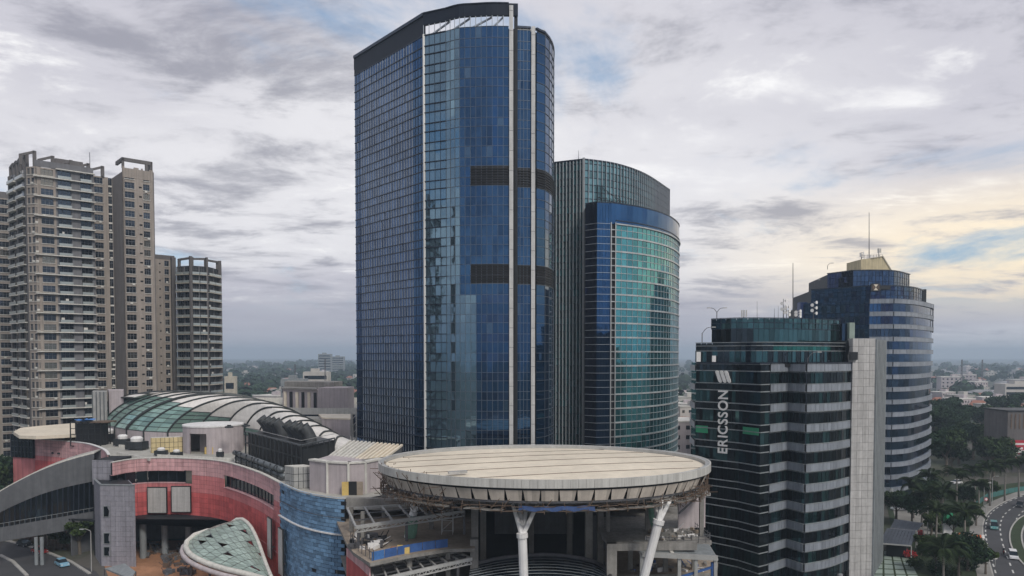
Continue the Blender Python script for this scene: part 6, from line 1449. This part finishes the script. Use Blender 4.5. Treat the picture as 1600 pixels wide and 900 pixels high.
car(1553, 826, rad(240), pt_['teal'], 'pale teal minibus driving near the pavement bend', L=4.6, W=1.8, Hh=2.0); car(1594, 792, rad(226), pt_['dark'], 'black car at the right edge of the road', L=4.6, W=1.85, Hh=1.75); car(1583, 872, rad(241), pt_['white'], 'white car lowest on the road at the right edge', L=4.4, W=1.75, Hh=1.75); car(97, 884, rad(318), pt_['blue'], 'light blue car on the street under the footbridge', L=4.4, Hh=1.6)
car(1494, 756, rad(200), pt_['white'], 'white car parked among the trees beyond the palms', 'p'); car(1418, 796, rad(190), pt_['silver'], 'silver car parked by the foot of the rounded blue tower', 'p'); car(1404, 797, rad(190), pt_['white'], 'white car parked beside the silver one at the blue tower', 'p')
car(38, 853, rad(330), pt_['dark'], 'dark car behind the footbridge piers', 'p'); car(62, 864, rad(330), pt_['red'], 'small red car behind the footbridge piers', 'p')
def motorbike(px, py, yaw):
    p = Pz(px, py, 0); t = thing('motorbike', 'motorbike with rider in dark clothes between the lanes', 'motorbike', (p.x, p.y, .03)); u = Vector((math.cos(yaw), math.sin(yaw), 0)); w = Vector((-u.y, u.x, 0)); o = Vector((p.x, p.y, .03))
    for a in (-.62, .62): c = o + u * a + Vector((0, 0, .3)); MB().tube([c - w * .06, c + w * .06], .3, 12).build('wheel', M['tyre'], t)
    MB().tube([o + u * -.6 + Vector((0, 0, .62)), o + u * -.1 + Vector((0, 0, .7)), o + u * .2 + Vector((0, 0, .6)), o + u * .5 + Vector((0, 0, .95))], [.1, .17, .12, .08], 8).build('frame', M['redsign'], t); MB().bar(o + u * .5 - w * .35 + Vector((0, 0, 1.0)), o + u * .5 + w * .35 + Vector((0, 0, 1.0)), .05).build('handlebar', M['steel'], t)
    r = thing('person', 'person in dark clothes and white helmet riding the motorbike', 'person', o + Vector((0, 0, .7)))
    sk = bpy.data.meshes.new('body'); J = [(-.1, 0, .80), (-.05, 0, 1.05), (0, 0, 1.30), (.02, 0, 1.42), (.04, 0, 1.56), (.02, .2, 1.30), (.2, .27, 1.1), (.47, .3, 1.03), (.02, -.2, 1.30), (.2, -.27, 1.1), (.47, -.3, 1.03), (-.05, .12, .78), (.3, .17, .72), (.18, .17, .35), (-.05, -.12, .78), (.3, -.17, .72), (.18, -.17, .35)]
    Ed = [(0, 1), (1, 2), (2, 3), (3, 4), (2, 5), (5, 6), (6, 7), (2, 8), (8, 9), (9, 10), (0, 11), (11, 12), (12, 13), (0, 14), (14, 15), (15, 16)]; Rr = [.15, .15, .16, .07, .10, .08, .06, .045, .08, .06, .045, .1, .085, .06, .1, .085, .06]
    sk.from_pydata([(o + u * a + w * b + Vector((0, 0, c)) - ORG[r.name])[:] for a, b, c in J], Ed, []); sk.materials.append(M['black']); b = bpy.data.objects.new('body', sk); C.objects.link(b); b.parent = r
    md = b.modifiers.new('skin', 'SKIN'); b.modifiers.new('sub', 'SUBSURF').render_levels = 1
    for v, q in zip(sk.skin_vertices[0].data, Rr): v.radius = (q, q)
    sk.skin_vertices[0].data[0].use_root = True
    h = o + u * .05 + Vector((0, 0, 1.66)); hb = MB(); lathe([(.05, -.16), (.13, -.1), (.15, 0), (.12, .1), (.04, .14)], h, 10, 0, hb).build('helmet', M['white'], r)
motorbike(1568, 866, rad(242))

# ------------------------------------------------------------------ trees
def leaf_mesh(name, n, lobes, size, m, seed):
    rng = np.random.default_rng(seed); L = np.array(lobes, float); k = rng.choice(len(L), n, p=(L[:, 3] ** 2) / (L[:, 3] ** 2).sum())
    d = rng.normal(size=(n, 3)); d /= np.linalg.norm(d, axis=1)[:, None]; r = L[k, 3] * (rng.uniform(.35, 1.0, n) ** .5) * rng.uniform(.8, 1.15, n)
    c = L[k, :3] + d * r[:, None] * np.array([1, 1, .75])
    a = rng.normal(size=(n, 3)); a /= np.linalg.norm(a, axis=1)[:, None]; b = np.cross(a, d + rng.normal(size=(n, 3)) * .7); b /= np.linalg.norm(b, axis=1)[:, None] + 1e-9
    s = size * rng.uniform(.6, 1.4, n)[:, None]; v = np.stack([c - a * s, c + b * s * .6, c + a * s, c - b * s * .6], 1).reshape(-1, 3)
    me = bpy.data.meshes.new(name); me.vertices.add(n * 4); me.vertices.foreach_set('co', v.ravel().astype(np.float32)); me.loops.add(n * 4); me.loops.foreach_set('vertex_index', np.arange(n * 4, dtype=np.int32)); me.polygons.add(n); me.polygons.foreach_set('loop_start', np.arange(0, n * 4, 4, dtype=np.int32)); me.polygons.foreach_set('loop_total', np.full(n, 4, np.int32)); me.materials.append(m); me.update(calc_edges=True); me.validate(); return me
def lobes(R, h, n, seed, flat=.6):
    r = random.Random(seed); out = [(0, 0, h, R * .55)]
    for i in range(n): t = 2 * math.pi * (i + r.random() * .6) / n; q = R * r.uniform(.35, .72); out.append((q * math.cos(t), q * math.sin(t), h + R * flat * r.uniform(-.45, .55), R * r.uniform(.28, .5)))
    return out
def trunk_mesh(name, h, r, R, seed, m):
    q = random.Random(seed); mb = MB(); mb.tube([(0, 0, 0), (.1, .05, h * .35), (0, .1, h * .8)], [r * 1.3, r, r * .6], 8)
    for i in range(6): t = i * 1.05 + q.random(); mb.tube([(0, .05, h * (.4 + .06 * i)), (math.cos(t) * R * .35, math.sin(t) * R * .35, h * (.65 + .05 * i)), (math.cos(t) * R * .7, math.sin(t) * R * .7, h * (.85 + .04 * i))], [r * .5, r * .3, r * .1], 5)
    return mb.mesh(name, m)
KIND = []
for k, (R, h, nl, cnt, lf) in enumerate(((6.0, 9.0, 8, 2600, 'leafA'), (7.5, 10.0, 10, 3200, 'leafB'), (4.8, 8.0, 7, 2000, 'leafC'), (6.6, 12.0, 9, 2800, 'leafB'))):
    KIND.append((leaf_mesh('crown', cnt, lobes(R, h, nl, 40 + k), .48, M[lf], 70 + k), trunk_mesh('trunk', h, .38, R, 90 + k, M['bark'])))
def tree(x, y, k, s, label, group):
    t = thing('broadleaf_tree', label, 'tree', (x, y, 0), group); t.rotation_euler.z = RN.uniform(0, 6.28)
    for nm, me in (('crown', KIND[k][0]), ('trunk', KIND[k][1])): o = bpy.data.objects.new(nm, me); C.objects.link(o); o.parent = t; o.scale = (s * RN.uniform(.9, 1.1), s * RN.uniform(.9, 1.1), s)
    return t
# the wood behind the rounded tower
WOODL = [('%s tree %s the wood beyond the palms' % (a, b), '%s trees %s the wood' % (a, b)) for b in ('along the near edge of', 'in the depth of') for a in ('rounded olive', 'wide-crowned dark', 'small lighter green', 'tall dark')]
for i in range(64):
    px = RN.uniform(1440, 1720); f = RN.random(); Y = 275 + 190 * f ** 1.2
    x = X(px, Y)
    kk = RN.randrange(4) + (4 if Y > 350 else 0); tree(x, Y, kk % 4, RN.uniform(1.0, 1.55) * (1.15 if Y > 380 else 1), *WOODL[kk])
for px, py, k, s, lb in ((1512, 892, 2, .72, 'rounded dark shrub tree at the kerb near the white car'), (1540, 898, 2, .6, 'lower round bush tree right beside the kerb sign'), (1400, 815, 0, .75, 'dark tree in front of the pillars of the rounded blue tower'), (1425, 822, 1, .7, 'wide dark tree behind the farther shed'), (1455, 838, 2, .6, 'small tree left of the totem sign'), (1445, 803, 3, .7, 'taller tree behind the small shed trees'), (1470, 800, 0, .65, 'leafy tree under the palms behind the totem sign'), (1525, 822, 2, .55, 'leafy tree between the palms and the pavement'), (1505, 800, 1, .6, 'dark tree in the middle of the palm row'), (1545, 785, 0, .6, 'tree under the right-hand palms')):
    p = Pz(px, py, 0); tree(p.x, p.y, k, s, lb, 'trees near the road')
for px, py, k, s, lb in ((70, 858, 0, .8, 'dark tree below the footbridge nearest its piers'), (100, 856, 1, .75, 'wide dark tree below the middle of the footbridge'), (125, 866, 2, .8, 'dark tree beside the stair tower under the footbridge'), (12, 840, 1, 1.0, 'tree at the left edge under the footbridge')):
    p = Pz(px, py, 0); tree(p.x, p.y, k, s, lb, 'trees under the footbridge')
for px, Y, k, s, lb in ((12, 225, 1, 1.3, 'big dark tree at the left edge before the cut-off apartment tower'), (-30, 215, 0, 1.3, 'tree cut by the left edge beside the mall'), (30, 240, 3, 1.0, 'tree between the pink wing and the apartment towers')):
    tree(X(px, Y), Y, k, s, lb, 'trees left of the mall')
for k in range(14):
    p = Pz(-20 + 11 * k + RN.uniform(-4, 4), 838 + k * 1.6 + RN.uniform(-4, 5), 0); tree(p.x, p.y, RN.choice((1, 2)), RN.uniform(.32, .5), 'low dark bush tree along the street behind the footbridge', 'bush trees behind the footbridge')
# palms
def frond_mesh():
    mb = MB(); N = 11; L = 3.6; sp = [Vector((L * (i / N) ** .95, 0, 1.15 * math.sin(i / N * 1.9) - 2.0 * (i / N) ** 2.6)) for i in range(N + 1)]
    mb.tube(sp, [.06 * (1 - i / N) + .012 for i in range(N + 1)], 4)
    for i in range(1, N + 1):
        for s in (-1, 1):
            for h in (0, .5):
                p = sp[i - 1].lerp(sp[i], h); ll = .95 * math.sin(math.pi * (.12 + .82 * (i + h) / (N + 1))) + .15; a = p + Vector((.07, 0, 0)); tip = p + Vector((ll * .45, s * ll * .8, -ll * .45)); mid = p + Vector((ll * .25, s * ll * .5, -.05)); mb.poly([p, a, mid + Vector((.10, 0, 0)), tip, mid])
    return mb.mesh('frond', M['frond'])
FROND = frond_mesh()
def palm(px, py, h, label, s=1.0, Y=None):
    Y = Y or (HC - h) * FOC / (py - HY); x = X(px, Y); t = thing('palm_tree', label, 'palm tree', (x, Y, 0), 'royal palms by the road'); lean = RN.uniform(-.3, .3)
    MB().tube([(x, Y, 0), (x + lean * .3, Y, h * .3), (x + lean * .6, Y, h * .7), (x + lean, Y, h)], [.30, .24, .22, .16], 8).build('trunk', M['palmbark'], t, smooth=True); MB().tube([(x + lean, Y, h - 1.2), (x + lean, Y, h + .3)], [.2, .14], 8).build('crownshaft', M['leafC'], t)
    for i in range(18): o = put('frond', FROND, t, (x + lean, Y, h + RN.uniform(-.1, .3)), (RN.uniform(-.15, .15), RN.uniform(-.75, .45), i * 2.4 + RN.uniform(-.2, .2))); q = s * RN.uniform(.9, 1.15); o.scale = (q, q, q)
for px, py, h, lb, s in ((1482, 862, 9.5, 'nearest palm at the bottom of the photo beside the round shrub', 1.35), (1514, 806, 11, 'large palm just left of the pavement bend', 1.25), (1478, 771, 11, 'palm directly above the totem sign', 1.2), (1432, 758, 10, 'leftmost palm at the rounded blue tower', 1.1), (1458, 746, 11, 'palm behind the leftmost one, towards the wood', 1.1), (1500, 742, 12, 'tall palm in the middle of the back row', 1.15), (1528, 738, 12, 'tall palm right of the back-row centre', 1.15), (1552, 733, 12, 'palm in the back row nearest the street lamps', 1.15), (1575, 727, 12, 'second palm from the right edge in the back row', 1.2), (1597, 722, 12, 'rightmost palm cut by the photo edge', 1.2), (1445, 775, 9, 'short palm between the sheds and the blue tower', 1.1), (1535, 760, 9, 'short palm behind the red-rimmed sign', 1.0), (1468, 800, 9, 'short palm left of the totem sign', 1.1)): palm(px, py, h, lb, s)
def shrub(px, py, r, m, label, n=260):
    p = Pz(px, py, 0); t = thing('shrub', label, 'shrub', p); me = leaf_mesh('foliage', n, [(0, 0, r * .8, r), (r * .6, .1, r * .6, r * .6), (-r * .5, .2, r * .7, r * .6)], .22, m, int(px)); put('foliage', me, t, p); MB().tube([p, p + Vector((0, 0, r))], .08, 5).build('stem', M['bark'], t); return t
shrub(1422, 873, 1.4, M['redflower'], 'red flowering shrub beside the pale green court'); shrub(1437, 836, 1.0, M['redflower'], 'red flowering shrub in front of the farther shed'); shrub(1460, 806, 1.5, M['lime'], 'bright lime shrub under the palms'); shrub(1445, 862, 1.7, M['leafC'], 'green hedge shrub between the court and the palms', 500); shrub(1462, 870, 1.9, M['leafB'], 'dark hedge shrub left of the nearest palm', 500); shrub(1430, 888, 1.8, M['leafA'], 'dark hedge shrub at the bottom edge by the court', 500); shrub(1530, 880, 1.6, M['leafC'], 'olive shrub below the orange barriers', 500)
for k in range(26):
    px, py = RN.uniform(1388, 1545), RN.uniform(800, 905)
    if 1370 < px < 1440 and py > 812 or (px > 1490 and 826 < py < 850) or px > 1535 - max(0, 850 - py) * .2: continue
    shrub(px, py, RN.uniform(1.2, 2.3), M[RN.choice(('leafA', 'leafB', 'leafB', 'leafC'))], 'dark leafy planting under the palms', 420)['group'] = 'planting under the palms'
for px, py, k, s_, lb in ((1498, 905, 1, .75, 'broad dark tree at the bottom edge below the nearest palm'), (1462, 895, 0, .6, 'dark tree between the court and the nearest palm'), (1490, 850, 3, .5, 'dark tree just right of the totem sign'), (1440, 868, 2, .5, 'dark young tree at the corner of the pale green court')):
    p = Pz(px, py, 0); tree(p.x, p.y, k, s_, lb, 'trees near the road')
def dark_block():
    Y = 300; t = thing('brick_building', 'dark brown block with a red and white sign at the right edge', 'building', (X(1595, Y), Y + 6, 0)); zt = P(1590, 643, Y).z; a, b = X(1577, Y), X(1680, Y)
    MB().prism([(a, Y), (b, Y), (b, Y + 15), (a, Y + 15)], 0, zt).build('wall', M['apt_dark'], t); MB().obox((a - .3, Y - .4, zt), (b - a + .6, 0, 0), (0, 16, 0), (0, 0, .5)).build('roof', M['black'], t)
    for i in range(16): MB().obox((a + 1.2 + i * 1.7, Y - .15, zt - 7), (.5, 0, 0), (0, .2, 0), (0, 0, 6)).build('wall_rib', M['rust'], t)
    s = thing('shop_sign', 'red sign with white strokes in front of the dark brown block', 'sign', P(1592, 720, Y - 2)); z0, z1 = P(1590, 717, Y - 2).z, P(1590, 688, Y - 2).z; x0 = X(1583, Y - 2)
    MB().obox((x0, Y - 2, z0), (8, 0, 0), (0, .4, 0), (0, 0, z1 - z0)).build('board', M['redsign'], s)
    for k, (u, v, w, h) in enumerate(((.6, .1, 6, .14), (1.0, .32, 5.5, .16), (.4, .52, 4.5, .1), (1.5, .75, 5, .1))): MB().obox((x0 + u, Y - 2.06, z0 + (z1 - z0) * v), (w, 0, 0), (0, .06, 0), (0, 0, (z1 - z0) * h)).build('white_stroke', M['white'], s)
    for x in (x0 + 1, x0 + 6): MB().tube([(x, Y - 1.8, 0), (x, Y - 1.8, z0 + .5)], .15, 6).build('post', M['steel'], s)
dark_block()
def site_fence():
    pts = [Pz(px, py, 0) for px, py in ((1505, 812), (1515, 802), (1528, 790), (1540, 780), (1580, 770), (1640, 762))]; t = thing('panel_fence', 'teal panel fence running behind the palms to the road', 'fence', pts[0])
    for a, b in zip(resample(pts, 20), resample(pts, 20)[1:]): MB().obox(a, (b - a) * .95, (0, .08, 0), (0, 0, 1.7)).build('panel', M['fence'], t)
site_fence()

# an apartment block west of the view whose dark reflection stands in the chamfer of the tall tower
def apartment_west():
    A, B = xy((-152, 52)), xy((-128, 82)); n = nrm(B - A); n = n if n.x > 0 else -n
    root = thing('apartment_tower', 'dark apartment tower outside the frame, seen only mirrored in the tall blue tower', 'apartment building', (-146, 70, 0)); F = Facade(root, M['apt_dark'], M['apt_grey'], 3.45, 1.0, 31); L = (B - A).length
    F.run(A, B, [(2, 8, 'balcony'), (11, 17, 'balcony'), (20, 25, 'window'), (28, 34, 'balcony')]); F.finish(); zt = 1 + 3.45 * 31
    MB().prism([A - n * .8, B - n * .8, B - n * 18, A - n * 18], 0, zt, top=1).build('body', [M['dark'], M['roofgrey']], root)
    for k in range(4): p = A.lerp(B, .2 + .25 * k) - n; portal(root, p, (B - A).normalized(), zt, 5, 4, M['apt_dark'])
apartment_west()

# ------------------------------------------------------------------ the low city towards the horizon
def city():
    rng = random.Random(5); protos = []
    def house(w, d, h, roof, rm, wm):
        mb = MB(); mb.box((0, 0, 0), (w, d, h), 0, 0)
        if roof: 
            e = .7; a = [(-w / 2 - e, -d / 2 - e, h), (w / 2 + e, -d / 2 - e, h), (w / 2 + e, d / 2 + e, h), (-w / 2 - e, d / 2 + e, h)]; r0, r1 = (-w * .25, 0, h + roof), (w * .25, 0, h + roof); mb.poly([a[0], a[1], r1, r0], 1).poly([a[1], a[2], r1], 1).poly([a[2], a[3], r0, r1], 1).poly([a[3], a[0], r0], 1)
        else: mb.box((0, 0, h), (w + .4, d + .4, .5), 0, 1); mb.box((w * .2, 0, h + .5), (w * .25, d * .4, 2), 0, 0)
        for i in range(max(int(w / 3), 2)):
            for k in range(max(int(h / 3.2), 1)): mb.box((-w / 2 + (i + .5) * w / max(int(w / 3), 2), -d / 2 - .03, 1 + k * 3.2), (1.3, .08, 1.3), 0, 2)
        return mb.mesh('house', [wm, rm, M['glass_win']])
    protos = [(house(10, 9, 6.5, 3.2, M['tile_r'], M['wallw']), 'pale two-storey house with red hipped roof in the distant city', 'red-roofed houses in the distance'), (house(13, 9, 4, 3, M['tile_r'], M['mauve']), 'long low house with red hipped roof in the distant city', 'low red-roofed houses in the distance'), (house(14, 11, 10, 0, M['roofgrey'], M['wallw']), 'flat-roofed white block in the distant city', 'flat white blocks in the distance'), (house(22, 12, 6, 2.5, M['tile_g'], M['wallw']), 'wide house with grey roof in the distant city', 'grey-roofed houses in the distance'), (house(17, 14, 13, 0, M['slab'], M['mauve']), 'taller flat-roofed mauve block in the distant city', 'taller blocks in the distance')]
    cnt = 0; rest = []
    spots = []
    for i in range(420):
        if i < 210: px = rng.choice((rng.uniform(350, 560), rng.uniform(350, 560), rng.uniform(1455, 1640), rng.uniform(1455, 1640), rng.uniform(1062, 1084)))
        else: px = rng.uniform(-200, 1800)
        Y = 330 * (7.0 ** rng.random()) if px < 1300 else 480 * (5.0 ** rng.random()); spots.append((px, Y))
    spots.sort(key=lambda s: s[1] + (0 if (350 < s[0] < 560 or 1450 < s[0] < 1600) else 9000))
    for k, (px, Y) in enumerate(spots):
        if k >= 300: break
        me, lb, gp = protos[rng.choice((0, 0, 1, 2, 3, 1, 4, 3) if px < 1300 else (0, 0, 1, 3, 1, 3, 4, 2))]; o = bpy.data.objects.new('house', me); C.objects.link(o); o.location = (X(px, Y), Y, 0); o.rotation_euler.z = rng.uniform(-.5, .5); s = rng.uniform(.9, 1.5); o.scale = (s, s, s); wh = 'beyond the mall roof' if px < 700 else ('beyond the dark wood' if px > 1400 else 'glimpsed behind the office towers'); tag(o, lb.replace('in the distant city', 'far off ' + wh), 'house', gp.replace('in the distance', wh))
    # pale office slab and two far slabs in the haze
    def slab(px0, px1, pyt, Y, label, nf, m):
        x0, x1 = X(px0, Y), X(px1, Y); zt = P(px0, pyt, Y).z; t = thing('distant_building', label, 'building', ((x0 + x1) / 2, Y, 0)); d = (x1 - x0) * .5; MB().prism([(x0, Y), (x1, Y), (x1, Y + d), (x0, Y + d)], 0, zt).build('wall', m, t)
        for k in range(nf): z = zt - (k + 1) * zt / (nf + 1) * .95; MB().obox((x0 + 1, Y - .15, z), (x1 - x0 - 2, 0, 0), (0, .3, 0), (0, 0, zt / (nf + 1) * .45)).build('window_band', M['glass_win'], t)
        MB().obox((x0 + (x1 - x0) * .3, Y + 1, zt), ((x1 - x0) * .3, 0, 0), (0, d * .5, 0), (0, 0, 2.5)).build('roof_house', m, t)
    slab(473, 512, 581, 560, 'white office block with dark window bands in the middle distance', 5, M['wallw']); slab(350, 367, 588, 480, 'cream block beside the rounded apartment tower in the distance', 3, M['apt_cream']); slab(497, 517, 553, 1500, 'left of two hazy slab towers on the horizon', 8, M['granite_side']); slab(518.5, 537, 557, 1600, 'right and lower of two hazy slab towers on the horizon', 8, M['granite_side']); slab(1572, 1625, 600, 620, 'cream long building under the haze at the right edge', 4, M['wallw']); slab(438, 476, 592, 520, 'blue-grey long hall in front of the white office block', 2, M['granite_side'])
    for px, pyb, pyt, Y, lb in ((461, 592, 569, 600, 'slim dark tower mast left of the white office block'), (508, 600, 561, 500, 'dark pole mast in front of the white office block'), (1503, 590, 562, 900, 'thin radio mast on the hazy horizon at the right'), (1535, 590, 562, 1000, 'fainter radio mast right of the first one on the horizon')):
        a, b = P(px, pyb, Y), P(px, pyt, Y); mb = MB(); w = .9 * Y / 600
        for s in (-1, 1): mb.bar((a.x + s * w, Y, 0), (b.x + s * w * .3, Y, b.z), .35 * Y / 600)
        for k in range(9): f = k / 9; g_ = (k + 1) / 9; mb.bar((a.x - w * (1 - .7 * f), Y, b.z * f), (a.x + w * (1 - .7 * g_), Y, b.z * g_), .25 * Y / 600)
        tag(mb.build('radio_mast', M['steel']), lb, 'mast')
    # tree cover: one mass
    r = np.random.default_rng(3); n = 1700; out = []
    px = np.where(r.random(n) < .55, np.where(r.random(n) < .55, r.uniform(340, 570, n), r.uniform(1050, 1650, n)), r.uniform(-300, 1900, n)); Y = 300 * 11 ** r.random(n); keep = ~((Y < 520) & (px > 560)); px, Y = px[keep], Y[keep]; x = (px - 800) / FOC * Y
    keep = ~((Y < 360) & (x > -75) | (Y < 420) & (x < -100)); x, Y = x[keep], Y[keep]; n = len(x); R = r.uniform(3.5, 8.5, n) * (1 + Y / 2500); m = 46
    d = r.normal(size=(n, m, 3)); d /= np.linalg.norm(d, axis=2)[..., None]; c = np.stack([x, Y, R * .85], 1)[:, None, :] + d * (R[:, None] * r.uniform(.55, 1.05, (n, m)))[..., None] * np.array([1, 1, .8]); c = c.reshape(-1, 3); dd = d.reshape(-1, 3); a = np.cross(dd, r.normal(size=dd.shape)); a /= np.linalg.norm(a, axis=1)[:, None]; b = np.cross(a, dd); s = (np.repeat(R, m) * r.uniform(.22, .4, n * m))[:, None]
    v = np.stack([c - a * s, c - b * s, c + a * s, c + b * s], 1).reshape(-1, 3); N = len(c); me = bpy.data.meshes.new('far_woodland'); me.vertices.add(N * 4); me.vertices.foreach_set('co', v.ravel().astype(np.float32)); me.loops.add(N * 4); me.loops.foreach_set('vertex_index', np.arange(N * 4, dtype=np.int32)); me.polygons.add(N); me.polygons.foreach_set('loop_start', np.arange(0, N * 4, 4, dtype=np.int32)); me.polygons.foreach_set('loop_total', np.full(N, 4, np.int32)); me.materials.append(M['leafB']); me.update(calc_edges=True)
    o = bpy.data.objects.new('far_woodland', me); C.objects.link(o); stuff(tag(o, 'mass of tree crowns between the houses out to the hazy horizon', 'trees'))
city()

# ------------------------------------------------------------------ the air
hz = bpy.data.materials.new('haze'); hz.use_nodes = True; nt = hz.node_tree; nt.nodes.remove(nt.nodes['Principled BSDF'])
pv = nt.nodes.new('ShaderNodeVolumePrincipled'); pv.inputs['Color'].default_value = (.68, .84, 1.0, 1); pv.inputs['Density'].default_value = .00027; pv.inputs['Anisotropy'].default_value = .2
nt.links.new(pv.outputs[0], nt.nodes['Material Output'].inputs['Volume'])
hb = MB().obox((-9100, -9100, -1), (18200, 0, 0), (0, 18200, 0), (0, 0, 127)).build('haze', hz, loc=(0, 0, -1)); stuff(tag(hb, 'pale blue-grey haze lying over the city towards the horizon', 'haze'))
